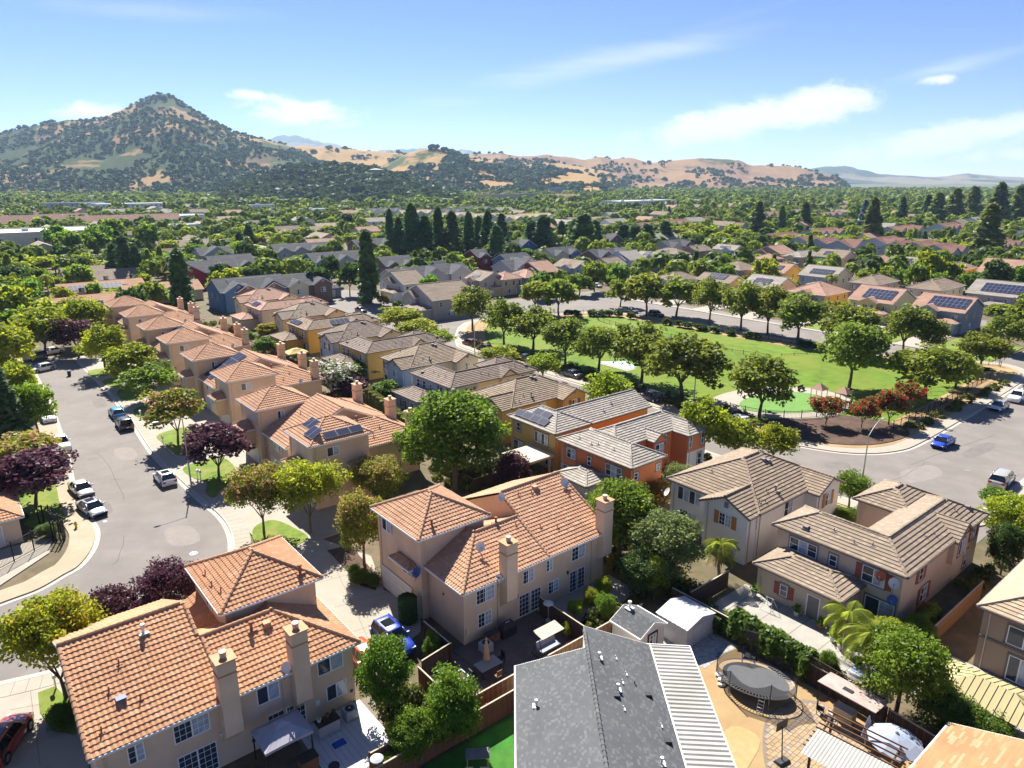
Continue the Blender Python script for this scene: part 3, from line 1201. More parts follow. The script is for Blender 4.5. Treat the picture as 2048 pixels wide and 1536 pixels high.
for nm, q in (('patch_dark', [(196, 1010), (214, 1004), (226, 1022), (206, 1030)]), ('patch_pale', [(330, 1060), (380, 1052), (400, 1082), (345, 1092)]), ('patch_dark', [(185, 800), (205, 797), (214, 812), (193, 816)]), ('patch_pale', [(228, 900), (262, 895), (275, 915), (240, 921)]),
    ('patch_dark', [(1740, 1000), (1772, 996), (1785, 1006), (1755, 1011)]), ('patch_pale', [(1800, 945), (1860, 930), (1885, 950), (1822, 966)]), ('patch_dark', [(1925, 905), (1975, 885), (1990, 895), (1942, 917)]), ('patch_pale', [(120, 1240), (190, 1215), (215, 1240), (140, 1270)]), ('patch_dark', [(1650, 925), (1690, 925), (1700, 935), (1658, 937)])):
 slab('asphalt_patch', catmull(px_(q), 3, True), .0245, nm, .019)
for q in ([(640, 1165), (768, 1128)], [(668, 1215), (800, 1178)], [(702, 1265), (830, 1222)], [(648, 1085), (742, 1290)], [(20, 1420), (150, 1395)], [(60, 1375), (80, 1530)]):
 strip('driveway_joint', px_(q, .11), -.02, .02, .124 if q[0][0] < 100 else .114, 'grout', .1)
# front aprons of the tower row (driveways joined by concrete), lawns laid into them
slab('driveway', ab_([(21.6, 64), (21.3, 80), (21.3, 120), (21.3, 150), (22.0, 166), (31.5, 166), (31.5, 64)]), 0.12, 'concrete')
for q in ([(368, 934), (443, 914), (476, 950), (446, 976), (428, 995), (411, 985), (413, 965), (386, 956)], [(313, 872), (350, 858), (395, 853), (374, 880), (386, 905), (356, 910), (331, 890)],
   [(508, 1055), (548, 1040), (600, 1062), (614, 1078), (562, 1102), (512, 1086)], [(266, 822), (292, 812), (310, 830), (288, 842)], [(236, 780), (292, 762), (306, 788), (252, 802)],
   [(176, 742), (210, 737), (222, 748), (188, 753)], [(205, 762), (232, 755), (243, 766), (222, 774)]):
 slab('lawn', catmull(px_(q, .15), 4, True), 0.165, 'lawn')
slab('driveway', px_([(556, 1080), (645, 1078), (742, 1112), (768, 1180), (840, 1216), (842, 1262), (806, 1292), (735, 1350), (690, 1330), (620, 1180)], .1), 0.11, 'concrete')
slab('lawn_strip', px_([(655, 1100), (700, 1090), (745, 1140), (752, 1180), (720, 1170)], .15), 0.15, 'mulch')
slab('driveway', px_([(-200, 1420), (-60, 1385), (118, 1352), (150, 1420), (185, 1560), (185, 1680), (-150, 1720)], .1), 0.12, 'concrete')
slab('planting_bed', px_([(76, 1385), (110, 1372), (138, 1400), (152, 1470), (108, 1462), (80, 1425)], .15), 0.16, 'lawn')
# west side: gated drive
slab('driveway', ab_([(-14, 67), (-1, 73.4), (4.5, 78.5), (5.3, 82), (2.9, 82.4), (-6, 82.4), (-16, 76)]), 0.10, 'concrete')
slab('lawn', px_([(28, 975), (60, 965), (112, 968), (118, 1000), (132, 1038), (112, 1062), (98, 1062), (48, 1050), (40, 1000)], .15), 0.15, 'lawn')

# --- street round the park: one asphalt sheet, lots and park laid on it as raised slabs
slab('road', ab_([(74.5, 20.5), (330, 22), (330, 46), (172, 46), (172, 166), (118, 172), (110, 196), (112, 214), (104, 228), (90, 228), (84, 214), (86, 196), (80, 166), (76.5, 140), (74.5, 120)]), 0.02, 'asphalt')
KH = catmull(ab_([(92, 206), (89, 190), (86, 168), (80.5, 148), (78.4, 132), (78.3, 100), (78.3, 60), (78.3, 34), (79.3, 27.5), (83, 23.6), (90, 22.6), (110, 22.6), (200, 23), (330, 24)]), 5)
strip('gutter_pan', KH, 0.0, 0.5, 0.035, 'gutter_pan')
strip('kerb', KH, -0.16, 0.0, 0.15, 'gutter_pan')
strip('pavement', KH, -1.8, -0.16, 0.14, 'concrete')
PARK = catmull(ab_([(88.6, 124), (88.4, 100), (88.4, 70), (88.8, 54), (90.2, 46.5), (93.2, 40.6), (98.5, 37.2), (106, 36.4), (130, 37), (158, 38.4), (163, 41), (165, 46), (158, 56), (153.2, 68), (151.2, 94), (149.8, 118), (148.5, 131), (143, 138.5), (134, 142), (120, 147), (110, 149.5), (103, 146), (96, 138), (90.5, 130)]), 4, True)
slab('park_verge', PARK, 0.14, 'concrete')
cx, cy = np.mean([p[0] for p in PARK]), np.mean([p[1] for p in PARK])

def shrink(poly, d):
 out = []
 n = len(poly)
 for i in range(n):
  a, b = Vector(poly[i - 1]), Vector(poly[(i + 1) % n])
  t = (b - a).normalized()
  nn = Vector((-t.y, t.x))
  if nn.dot(Vector((cx, cy)) - Vector(poly[i])) < 0:
   nn = -nn
  out.append((poly[i][0] + nn.x * d, poly[i][1] + nn.y * d))
 return out

slab('planting_strip', shrink(PARK, 1.9), 0.155, 'dry_soil')
strip('gutter_pan', PARK + PARK[:1], -0.5 if True else 0, 0.0, 0.034, 'gutter_pan')
LAWN = shrink(PARK, 6.6)

def park_lawn():
 # gently rolling turf: a filled grid clipped to the lawn outline
 from mathutils.geometry import tessellate_polygon
 xs = [p[0] for p in LAWN]
 ys = [p[1] for p in LAWN]
 st = 2.5

 def inside(x, y):
  c = False
  n = len(LAWN)
  for i in range(n):
   (x0, y0), (x1, y1) = LAWN[i], LAWN[(i + 1) % n]
   if (y0 > y) != (y1 > y) and x < (x1 - x0) * (y - y0) / (y1 - y0) + x0:
    c = not c
  return c

 def hz(x, y):
  a, b = toAB(x, y)
  d = 0
  for (ca, cb, ra, rb, hh) in ((124, 88, 16, 10, .9), (136, 70, 12, 14, .8), (112, 104, 12, 10, .6), (130, 112, 12, 9, .5)):
   q = ((a - ca) / ra) ** 2 + ((b - cb) / rb) ** 2
   d = max(d, hh * math.exp(-q * 1.4))
  return 0.2 + d
 k = MB()
 k.prism([(p[0], p[1]) for p in LAWN], -.2, .17)
 idx = {}
 V = []
 nx, ny = int((max(xs) - min(xs)) / st) + 1, int((max(ys) - min(ys)) / st) + 1
 F = []

 def vid(i, j):
  if (i, j) not in idx:
   x, y = min(xs) + i * st, min(ys) + j * st
   idx[(i, j)] = len(V)
   V.append((x, y, hz(x, y)))
  return idx[(i, j)]
 for i in range(nx):
  for j in range(ny):
   x, y = min(xs) + (i + .5) * st, min(ys) + (j + .5) * st
   if all(inside(x + dx, y + dy) for dx in (-1.3, 1.3) for dy in (-1.3, 1.3)):
    F.append((vid(i, j), vid(i + 1, j), vid(i + 1, j + 1), vid(i, j + 1)))
 k.add(V, F)
 k.build('lawn', M['park_lawn'], kind='structure', smooth=False)

park_lawn()
# mulch corner, playground, court, paths
slab('mulch_bed', catmull(ab_([(92.6, 47.6), (95.8, 42.2), (100.5, 39.4), (107, 38.9), (110, 43), (106.5, 50.8), (99.5, 55.5), (93.5, 54)]), 4, True), 0.23, 'mulch')
slab('path', catmull(ab_([(95.2, 62), (97.5, 55.5), (104.5, 50.5), (112, 50.0), (117.5, 53.5), (117.8, 60.5), (111, 66.5), (102, 68.0), (96.4, 66.0)]), 4, True), 0.26, 'concrete')
PLAY = catmull(ab_([(98.0, 60.5), (100.4, 56.4), (105.5, 53.0), (111.5, 53.2), (114.6, 56.4), (113.5, 60.5), (108.5, 63.3), (101.5, 63.5)]), 4, True)
slab('play_surface', PLAY, 0.30, 'play_turf')
slab('path', ab_([(93.4, 62), (93.6, 90), (95.6, 90), (95.4, 66), (97, 64)]), 0.25, 'concrete')
slab('court_surround', ab_([(101.2, 88.5), (116.5, 88.5), (116.5, 108.0), (101.2, 108.0)]), 0.30, 'concrete')
slab('court', ab_([(102.2, 89.5), (115.5, 89.5), (115.5, 107.0), (102.2, 107.0)]), 0.33, 'court')
for q in ([(103.0, 90.3), (114.7, 90.3), (114.7, 90.5), (103.0, 90.5)], [(103.0, 106.0), (114.7, 106.0), (114.7, 106.2), (103.0, 106.2)], [(103.0, 90.5), (103.2, 90.5), (103.2, 106.0), (103.0, 106.0)],
   [(114.5, 90.5), (114.7, 90.5), (114.7, 106.0), (114.5, 106.0)], [(103.2, 98.1), (114.5, 98.1), (114.5, 98.3), (103.2, 98.3)]):
 slab('court_line', ab_(q), 0.338, 'court_line', 0.3)
# driveways and lots across the park road
for b in (64.5, 79.5, 93.5, 107, 121, 134.5):
 slab('driveway', ab_([(166.2, b - 2.8), (186, b - 2.8), (186, b + 2.8), (166.2, b + 2.8)]), 0.13, 'concrete')
slab('pavement', ab_([(166.2, 50), (168, 50), (168, 150), (166.2, 150)]), 0.12, 'concrete')
slab('lawn', ab_([(168.3, 67.6), (184, 67.6), (184, 76.2), (168.3, 76.2)]), 0.12, 'lawn')
slab('lawn', ab_([(168.3, 82.6), (184, 82.6), (184, 90.2), (168.3, 90.2)]), 0.12, 'lawn')
slab('lawn', ab_([(160, 47), (185, 47), (185, 60), (168.3, 60)]), 0.118, 'lawn')
slab('road', ab_([(205.5, 40), (214, 40), (214, 330), (205.5, 330)]), 0.022, 'asphalt')
slab('driveway', ab_([(100, 157), (112, 153.5), (118, 163), (106, 168)]), 0.13, 'concrete')
slab('lawn', ab_([(95, 158), (99.5, 157), (104, 168), (100, 176), (95, 176)]), 0.15, 'lawn')
slab('lawn', ab_([(72.5, 38), (76.3, 38), (76.3, 45), (72.5, 45)]), 0.13, 'lawn')
slab('planting_bed', ab_([(74.5, 31.2), (76.3, 31.2), (76.3, 34.5), (74.5, 34.5)]), 0.14, 'dry_grass')
# --- yards
slab('patio', ab_([(27.0, 33.6), (35.4, 33.6), (35.4, 40.3), (27.0, 40.3)]), 0.06, 'brick_patio')
slab('patio', ab_([(23.2, 33.6), (26.9, 33.6), (26.9, 43.0), (26.0, 43.0), (26.0, 39.2), (23.2, 38.9)]), 0.055, 'brick_patio')
slab('patio', ab_([(35.8, 36.5), (44.8, 36.5), (44.8, 40.3), (35.8, 40.3)]), 0.06, 'slab_patio')
slab('synthetic_lawn', ab_([(13, 22), (27, 22), (27, 32.0), (13, 32.0)]), 0.05, 'turf')
slab('yard', ab_([(28, 6), (45.0, 6), (45.0, 33), (36, 33), (28, 26)]), 0.05, 'dry_soil')
slab('dry_grass_patch', catmull(ab_([(33.2, 18.4), (37.4, 19.6), (37.0, 21.6), (33.6, 20.6), (31.5, 16.5)]), 4, True), 0.07, 'dry_grass')
slab('gravel_bed', ab_([(40.6, 26.4), (44.8, 26.4), (44.8, 33), (40.6, 33)]), 0.065, 'gravel')
slab('patio', ab_([(47.6, 18.2), (53.4, 18.2), (53.4, 31.2), (47.6, 31.2)]), 0.06, 'slab_patio')
for i in range(5):
 b = 19.4 + i * 2.6
 slab('joint', ab_([(47.6, b), (53.4, b), (53.4, b + .06), (47.6, b + .06)]), 0.066, 'grout')
slab('patio', ab_([(50, 1), (56.9, 1), (56.9, 15.4), (50, 15.4)]), 0.06, 'slab_patio')
# ------------------------------------------------------------------ terracotta townhouses (two near ones, the same plan mirrored)
def townhouse(a0, b0, mir, label, wall, roof, tower_dx=0.0):
 LX = 16.7
 h = House('terracotta_townhouse', label, 'house', a0, b0, wall=wall, roof=roof, style='barrel')
 X = (lambda x: LX - x) if mir else (lambda x: x)
 F = {'-x': '+x', '+x': '-x'} if mir else {}

 def mp(poly):
  return [(X(p[0]), p[1], p[2]) for p in poly]

 def ml(lines):
  return [((X(p[0]), p[1], p[2]), (X(q[0]), q[1], q[2])) for p, q in lines]

 def xx(x0, x1):
  return (min(X(x0), X(x1)), max(X(x0), X(x1)))
 e, p = 5.0, 0.48
 # tall gable
 sl, ln, ev, tri, rk = gable(0, 7.5, 0, 14.2, e, p, 'x', 0.4)
 x0, x1 = xx(0.4, 7.25)
 h.walls(x0, x1, .45, 13.7, e + .15)
 g = MB()
 for t in ([(0.4, 13.7, e), (0.4, .45, e), (0.4, 7.1, e + p * 6.65)], [(7.24, .45, e), (7.24, 13.7, e), (7.24, 7.1, e + p * 6.65)]):
  g.poly(mp(t))
 g.build('gable_wall', M[wall], h.root)
 h.roof([mp(q) for q in sl], ml(ln) + ml([((0.08, 0, e), (0.08, 7.1, e + p * 7.1)), ((7.4, 4.6, e + p * 4.6), (7.4, 7.1, e + p * 7.1))]), ml(ev), ml([((0, 14.2, e), (0, 7.1, 8.4))]), rid='single')
 # lower hipped wing
 zr = e + p * 4.4
 sl = [[(7.5, 0, e), (16.7, 0, e), (12.3, 4.4, zr), (7.5, 4.4, zr)], [(16.7, 0, e), (16.7, 12.5, e), (12.3, 12.5, zr), (12.3, 4.4, zr)],
   [(7.9, 8.8, e), (7.5, 8.8, e), (7.5, 4.4, zr), (12.3, 4.4, zr)], [(7.9, 12.5, e), (7.9, 8.8, e), (12.3, 4.4, zr), (12.3, 12.5, zr)]]
 h.roof([mp(q) for q in sl], ml([((7.5, 4.4, zr), (12.3, 4.4, zr)), ((16.7, 0, e), (12.3, 4.4, zr)), ((12.3, 4.4, zr), (12.3, 6.2, zr)), ((7.62, .1, e), (7.62, 4.3, zr - .05))]),
   ml([((7.5, 0, e), (16.7, 0, e)), ((16.7, 0, e), (16.7, 12.5, e))]), rid='single')
 x0, x1 = xx(6.9, 16.3)
 h.walls(x0, x1, .45, 12.4, e + .15)
 # tower
 t0, t1 = xx(9.1 + tower_dx, 16.5 + tower_dx)
 h.block(t0, t1, 5.1, 13.1, 7.75, 'hip', .5, .42, rid='single')
 return h, X, F

def wall_bits(h, items):
 for nm, x, y, z, w, d, hh, m_ in items:
  k = MB()
  k.box(0, 0, 0, w, d, hh)
  k.build(nm, M[m_], h.root, (x, y, z))

A, X, F_ = townhouse(2.1, 39.7, False, 'terracotta-roofed townhouse with two chimneys and a grey canopy behind it', 'stucco', 'tile_coral')
h = A
for u, z, w, hh, st in ((2.4, 3.15, .9, 1.25, 'g2'), (5.5, 3.15, 2.1, 1.3, 'g2'), (10.25, 3.2, 1.5, 1.3, 's2'), (14.6, 3.35, 1.9, 1.35, 's2'), (14.9, 1.05, 1.5, 1.25, 's2'), (5.6, .1, 2.3, 2.05, 'gd2'), (11.3, .1, 2.6, 2.05, 'gd2')):
 h.window('-y', .45, u, z, w, hh, st)
h.window('-x', 9.5, 9.2, 6.0, 1.2, 1.0, 's2')
wall_bits(h, (('downpipe', 11.15, .36, 0, .08, .08, 4.9, 'tan_trim'), ('downpipe', .75, .36, 0, .08, .08, 4.9, 'tan_trim'), ('meter_box', 13.3, .33, 1.2, .3, .12, .45, 'vent_white'), ('wall_lamp', 7.0, .30, 2.3, .14, .15, .25, 'vent_white'), ('wall_vent', 15.9, .41, .9, .22, .04, .22, 'vent_black'), ('wall_vent', 8.9, .41, .7, .25, .04, .25, 'vent_black')))
h.chimney(7.15, 8.25, -.5, .55, 1.7, 8.0, 1.0)
h.chimney(11.75, 12.85, -.5, .55, 1.7, 8.0, 1.0)
for x, y, k in ((1.0, 1.2, 0), (3.3, 2.1, 0), (2.8, 4.6, 0), (1.9, 3.2, 0), (4.6, 6.0, 1), (10.6, 3.6, 1)):
 h.vent(x, y, 5.02 + .48 * y, k, 'vent_rust' if k == 0 else ('vent_white' if x < 6 else 'vent_rust'))
h.vent(11.6, 3.5, 6.75, 2, 'tile_coral')
h.dish(11.5, .1, 5.35, rad(-150))
for x, y, k in ((9.9, 7.2, 0), (9.7, 8.6, 0), (9.8, 10.4, 0), (15.2, 6.0, 1)):
 h.vent(x, y, 7.8 + .5 * min(x - 9.1, 16.5 - x, y - 5.1), k)
g = MB()
g.box(-.28, -.3, 0, .28, .3, .10)
h.part('attic_vent', g, 'dish_blue', (2.35, 2.55, 6.28))

B, X, F_ = townhouse(27.7, 39.9, True, 'terracotta-roofed townhouse above the paved patio with the swing seat', 'stucco', 'tile_salmon', 0.9)
h = B
for u, z, w, hh, st in ((2.55, 3.15, 1.9, 1.3, 'g2'), (7.1, 3.1, 1.25, 1.25, 'g2'), (9.5, 3.3, .75, 1.1, 'g2'), (13.0, 3.2, 1.7, 1.35, 'g2'), (2.45, .95, 1.4, 1.3, 'g2'), (7.3, .12, 2.5, 2.1, 'gd2'), (10.0, 1.0, 1.3, 1.2, 'g2'), (12.9, .12, 1.9, 2.1, 'gd2')):
 h.window('-y', .45, u, z, w, hh, st)
h.window('-x', -.35, 10.9, 6.1, 1.6, 1.15, 's2')
h.window('-x', -.35, 7.7, 3.35, 1.5, 1.05, 's2')
h.panel('garage_door', '-x', -.35, 9.6, 0.0, 4.9, 2.2, 'garage', 4, 4)
h.block(-1.15, .1, 6.1, 9.3, 4.7, 'hip', .55, .2, walls=False, rid=None)
wall_bits(h, (('downpipe', 3.75, .36, 0, .08, .08, 4.9, 'tan_trim'), ('downpipe', 14.6, .36, 0, .08, .08, 4.9, 'tan_trim'), ('meter_box', .6, .33, .9, .12, .12, .5, 'vent_white'), ('wall_lamp', 5.75, .30, 2.2, .15, .15, .3, 'vent_black'), ('wall_lamp', 11.6, .30, 2.2, .15, .15, .3, 'vent_black'), ('wall_vent', .37, 3.2, 3.2, .03, .2, .2, 'vent_black')))
h.chimney(4.05, 5.15, -.5, .55, 1.9, 8.0, 1.0)
h.chimney(15.4, 16.5, -.35, .75, 1.9, 8.2, 1.0)
for x, y, k in ((8.4, 3.7, 0), (12.2, 6.0, 0), (10.4, 2.7, 0), (11.9, 2.1, 0), (10.8, 6.2, 0), (15.6, 4.5, 0)):
 h.vent(x, y, 5.02 + .48 * y, k)
h.vent(6.9, 4.6, 7.05, 1, 'vent_rust')
h.vent(1.2, 6.0, 8.15, 1, 'vent_rust')
h.vent(12.9, 6.3, 8.1, 2, 'tile_salmon')
h.dish(3.7, 2.6, 6.75, rad(-120))
h.dish(3.6, .05, 5.0, rad(-140), .34)
h.dish(-.6, 5.6, 4.6, rad(-170), .42, 'dish_blue')
h.dish(9.0, 6.4, 8.3, rad(-150), .34)
h.dish(16.0, 5.6, 8.0, rad(-100), .45)

# ------------------------------------------------------------------ the row of paired tower townhouses along the left street
def duplex(a0, b0, label, solar=None, ln=23.4, wall='stucco', wall2='stucco_tan', first=False):
 h = House('paired_townhouse', label, 'house', a0, b0, wall=wall, roof='tile_salmon', style='barrel2', group='paired tower townhouses along the curving street')
 e, p = 5.0, .47
 # middle block, street slope
 h.block(.6, 16.0, 8.6, 16.2, e, 'gy', p, .4)
 # end wings
 h.block(3.0, 16.3, 2.9, 11.6, e - .03, 'hip', p, .4)
 h.block(3.0, 16.3, ln - 10.0, ln - 1.6, e - .06, 'hip', p, .4)
 for i, y0 in enumerate((0.0, ln - 7.2)):
  h.block(0, 7.8, y0, y0 + 7.2, 7.9, 'hip', .5, .42, wall=(wall if (i == 0) == first else wall2) if solar != 'none' else wall)
  # bay over the garage with its own little roof
  h.block(-1.2, 1.4, y0 + 2.0, y0 + 5.6, 4.9, 'hip', .55, .25, rid='joined', z0=2.4)
  h.window('-x', -.95, y0 + 3.8, 3.3, 1.5, 1.0, 'g2')
  h.panel('garage_door', '-x', .42, y0 + 3.8, 0, 4.2, 2.15, 'garage', 4, 4)
  h.window('-y', y0 + .42, 2.9 + .5 * i, 6.1, 1.5 if i == 0 else .9, 1.1, 's2')
 h.window('-y', .42, 5.9, 3.3, 1.6, 1.1, 's2') if first else None
 if first:
  h.block(4.4, 7.6, -.9, .6, 4.75, 'hip', .55, .2, z0=2.9, rid=None)
 h.window('-x', 1.0, 12.3, 3.4, 2.2, 1.0, 's3')
 h.panel('garage_door', '-x', 1.0, 12.4, 0, 4.6, 2.1, 'garage', 4, 4)
 h.chimney(14.6, 15.6, 3.3, 4.4, 4.2, 7.9)
 h.chimney(15.2, 16.3, ln - 4.6, ln - 3.5, 4.2, 7.9)
 h.chimney(15.2, 16.3, 9.5, 10.6, 4.2, 7.9)
 for x, y, z in ((5.5, 2.0, 8.8), (2.0, ln - 3, 8.8), (3.2, 10.0, 6.25), (5.0, 14.0, 7.1), (11.5, 5.4, 6.2), (10, 4.2, 5.6), (9.6, ln - 5.0, 6.6)):
  h.vent(x, y, z, 0)
 h.vent(9.5, 7.6, 6.9, 1)
 h.dish(12.3, 2.9, 5.3, rad(-130), .34)
 if solar == 'tower':
  s_ = 1 / math.hypot(1, .5)
  h.solar((.75, 3.0, 8.28), (0, -1, 0), (s_, 0, .5 * s_), 2, 1, 1.05, 1.6)
  h.solar((1.6, 5.3, 8.6), (0, -1, 0), (s_, 0, .5 * s_), 2, 1, 1.05, 1.5)
  h.solar((2.1, .45, 8.12), (1, 0, 0), (0, s_, .5 * s_), 3, 1, 1.55, 1.05)
 elif solar == 'mid':
  s_ = 1 / math.hypot(1, .47)
  h.solar((1.4, 15.6, 5.38), (0, -1, 0), (s_, 0, .47 * s_), 3, 4, 1.15, 1.65)
 elif solar == 'high':
  s_ = 1 / math.hypot(1, .47)
  h.solar((2.2, 16.0, 5.75), (0, -1, 0), (s_, 0, .47 * s_), 3, 3, 1.15, 1.65)
 return h

duplex(28.8, 70.0, 'paired townhouse with solar panels on its near tower roof', 'tower', 23.4, 'stucco', 'stucco', True)
duplex(30.4, 102.0, 'paired townhouse with a long tilted column of blue solar panels', 'mid', 23.2, 'stucco_tan', 'stucco')
duplex(30.5, 133.8, 'paired townhouse with a short block of solar panels between its towers', 'high', 22.4, 'stucco_tan', 'stucco')
duplex(30.8, 166.0, 'farthest paired townhouse of the row, greyish end tower, no solar panels', None, 23.0, 'stucco', 'stucco')

# ------------------------------------------------------------------ detached tan-roofed houses
def Lroof(h, lx, ly, s, e, p, rid='joined', gable_end=False, **kw):
 zr = e + p * s
 A_, B_, C_, D_ = (0, 0, e), (lx, 0, e), (lx, 2 * s, e), (2 * s, 2 * s, e)
 E_, F2 = (2 * s, ly, e), (0, ly, e)
 c, r1, r2 = (s, s, zr), (lx - s, s, zr), (s, ly - s, zr)
 sl = [[A_, B_, r1, c], [B_, C_, r1], [C_, D_, c, r1], [D_, E_, r2, c], [E_, F2, r2], [F2, A_, c, r2]]
 ln = [(A_, c), (B_, r1), (C_, r1), (c, r1), (c, r2), (E_, r2), (F2, r2)]
 ev = [(A_, B_), (B_, C_), (C_, D_), (D_, E_), (E_, F2), (F2, A_)]
 return h.roof(sl, ln, ev, rid=rid, **kw)

def plan_L(a0, b0, label, wall, wall2=None, roof='tile_tan', trim='grey_trim', shut=None, lean=True, style='flat', solar=False, lx=17.8, ly=12.0, group='detached houses backing on the townhouses', wind=True, s=2.95, ind=0):
 h = House('detached_house', label, 'house', a0, b0, wall=wall, roof=roof, style=style, fascia='dark_trim', group=group)
 e, p, o = 5.2, .475, .4
 h.walls(o, 2 * s - o, o, ly - o, e + .15)
 h.walls(o + .2, lx - o, o, 2 * s - o, e + .15, wall=wall2)
 Lroof(h, lx, ly, s, e, p, ind=ind)
 # dormer gable on the side
 h.block(9.6, 13.4, -.35, 3.0, e - .1, 'gy', .7, .3, z0=2.7, wall=wall2, rid=None)
 # garage wing beyond
 h.block(lx - 6.0, lx + 1.0, 2 * s - 1.4, 2 * s + 4.2, e - .2, 'hip', p, o, wall=wall2)
 if lean:
  h.block(-3.9, 1.2, 3.2, 11.3, 2.9, 'hip', .34, .35)
  h.window('-x', -3.55, 8.3, .85, .7, 1.1, 'dh1', trim, shut)
  h.panel('back_door', '-x', -3.55, 5.6, 0, 1.0, 2.1, 'door_grey', 1, 1)
 w = .4
 h.window('-x', w, 9.0, 3.3, 2.6, 1.25, 'dh3', trim)
 h.window('-x', w, 6.2, 3.3, .7, 1.1, 'dh1', trim)
 h.window('-x', w, 2.7, 3.2, 1.9, 1.45, 'dh2', trim, shut)
 h.window('-x', w, 1.9, .35, 2.4, 1.7, 's2', trim)
 h.window('-y', w, 4.1, 3.2, .8, 1.2, 'dh1', trim, shut)
 h.window('-y', w, 5.4, .7, 1.4, 1.5, 'dh2', trim, shut)
 h.window('-y', -.05, 11.5, 3.2, 1.2, 1.5, 's2', trim)
 h.window('-y', w, 15.7, 3.2, 1.2, 1.4, 'dh2', trim, shut)
 h.window('-y', w, 14.8, .6, .8, 1.7, 'dh1', trim)
 for x, y in ((1.6, 3.6), (1.2, 5.0), (1.6, 7.0), (.9, 9.2)):
  h.vent(x, y, e + p * min(x, 2 * s - x), 2 if x < 1 else 0, 'vent_grey')
 for x, y in ((7.0, 1.6), (8.2, 1.2), (14.2, 1.8), (16.2, 1.4)):
  h.vent(x, y, e + p * y, 2 if x > 16 else 0, 'vent_grey')
 return h

def plan_gable(a0, b0, label, wall, wall2=None, roof='tile_tan', trim=None, shut=None, style='flat', lx=15.5, ly=11.2, gable2=True, group='detached houses backing on the townhouses', front=5.8):
 h = House('detached_house', label, 'house', a0, b0, wall=wall, roof=roof, style=style, fascia='dark_trim', group=group)
 e, p, o = 5.2, .475, .4
 wall2 = wall2 or wall
 h.block(1.6, lx, 0, ly, e, 'hip', p, o, wall=wall2)
 h.block(0, 6.5, .06, front, e - .05, 'gx', p, o)
 if gable2:
  h.block(10.2, 15.6, -1.4, 5.0, e - .1, 'gy', p, o, wall=wall2)
 h.window('-x', o, front / 2, 3.25, 1.4, 1.3, 'g2', trim, shut)
 h.window('-x', o, front / 2 - .5, .6, 2.2, 1.3, 's2', trim)
 h.window('-x', 1.6 + o, front + 2.6, 3.2, 3.0, 1.5, 's4', trim)
 h.window('-x', 1.6 + o, front + 2.6, .3, 2.2, 1.9, 's2', trim)
 h.window('-y', o + .06, 2.2, 3.2, .8, 1.4, 'dh1', trim)
 h.window('-y', o, 7.6, 3.1, 1.6, 1.6, 'dh2', trim)
 if gable2:
  h.window('-y', -1.0, 12.9, 3.1, 1.1, 1.5, 'dh2', trim, shut)
  k = MB()
  k.box(-.22, -.04, 0, .22, 0, .6)
  h._place(k.build('attic_louvre', M['grey_trim'], h.root), '-y', -1.0, 12.9, 5.5)
 k = MB()
 k.box(-.22, -.04, 0, .22, 0, .6)
 h._place(k.build('attic_louvre', M['grey_trim'], h.root), '-x', o, front / 2, 5.2)
 for x, y, kd in ((3.0, 1.0, 0), (3.8, .8, 0), (5.2, 1.6, 0), (6.4, 1.3, 1), (9.6, 4.3, 2), (9.2, 4.6, 2), (4.2, 7.4, 0)):
  h.vent(x, y, e + p * (min(y, x - 1.6) if y > 6 else y), kd, 'vent_grey')
 return h

GRP = 'detached houses backing on the townhouses'
D = plan_L(56.6, 19.0, 'pinkish-grey house with red shutters and dishes above a concrete yard', 'stucco_pink', 'stucco_pink', 'tile_tan', 'grey_trim', 'shutter_red', ind=300)
D.dish(.1, .95, 4.2, rad(-160), .42, 'dish')
D.dish(.05, 2.0, 4.4, rad(-170), .40, 'dish_red')
D.dish(.05, .85, 2.7, rad(-165), .40, 'dish_blue')
Wh = plan_gable(55.8, 32.8, 'white gabled house with orange-brown shutters beside the palm', 'siding_white', 'siding_white', 'tile_tan2', None, 'shutter_orange')
Wh.dish(1.7, 11.0, 3.6, rad(150), .45)

# burnt-orange house
O = House('detached_house', 'burnt-orange stucco house with tan roof and a small grey-roofed lean-to', 'house', 56.4, 48.0, wall='stucco_orange', roof='tile_grey', style='flat', fascia='dark_trim', group=GRP)
h = O
h.block(0, 6.1, 0, 12.3, 5.2, 'hip', .475, .4)
h.block(3.0, 18.4, 5.2, 11.4, 5.16, 'hip', .475, .4)
h.block(13.6, 18.0, 2.6, 9.4, 5.1, 'hip', .475, .4)
h.block(8.6, 11.4, 4.0, 7.6, 5.05, 'gy', .6, .3)
h.block(-3.4, 1.0, 3.6, 9.0, 2.7, 'hip', .34, .35, wall='siding_white')
for u, z, w, hh, st in ((10.0, 3.2, 1.5, 1.35, 'dh2'), (6.9, 3.3, .6, 1.1, 'dh1'), (3.0, 3.1, 2.5, 1.4, 'dh3'), (10.6, .2, 2.2, 1.9, 'g2')):
 h.window('-x', .4, u, z, w, hh, st, 'grey_trim')
for pl, u, z, w, hh, st in ((.4, 1.2, 3.4, .7, .9, 'dh1'), (.4, 5.0, 3.6, .6, .8, 'dh1'), (4.3, 10.0, 3.0, 1.5, 1.5, 'dh2'), (5.6, 12.6, 3.2, .7, 1.5, 'dh1'), (3.0, 14.5, 3.2, .6, 1.6, 'dh1'), (3.0, 17.0, 3.2, .6, 1.6, 'dh1'), (3.0, 16.6, .5, .8, 1.6, 'dh1')):
 h.window('-y', pl, u, z, w, hh, st, 'grey_trim')
for x, y in ((1.4, 4.0), (1.0, 7.2), (1.3, 6.4), (1.2, 9.4)):
 h.vent(x, y, 5.2 + .475 * x, 0, 'vent_grey')
k = MB()
k.box(13.99, 2.99, -.3, 17.61, 3.02, 2.6)
k.build('clapboard_panel', M['siding_white'], h.root)

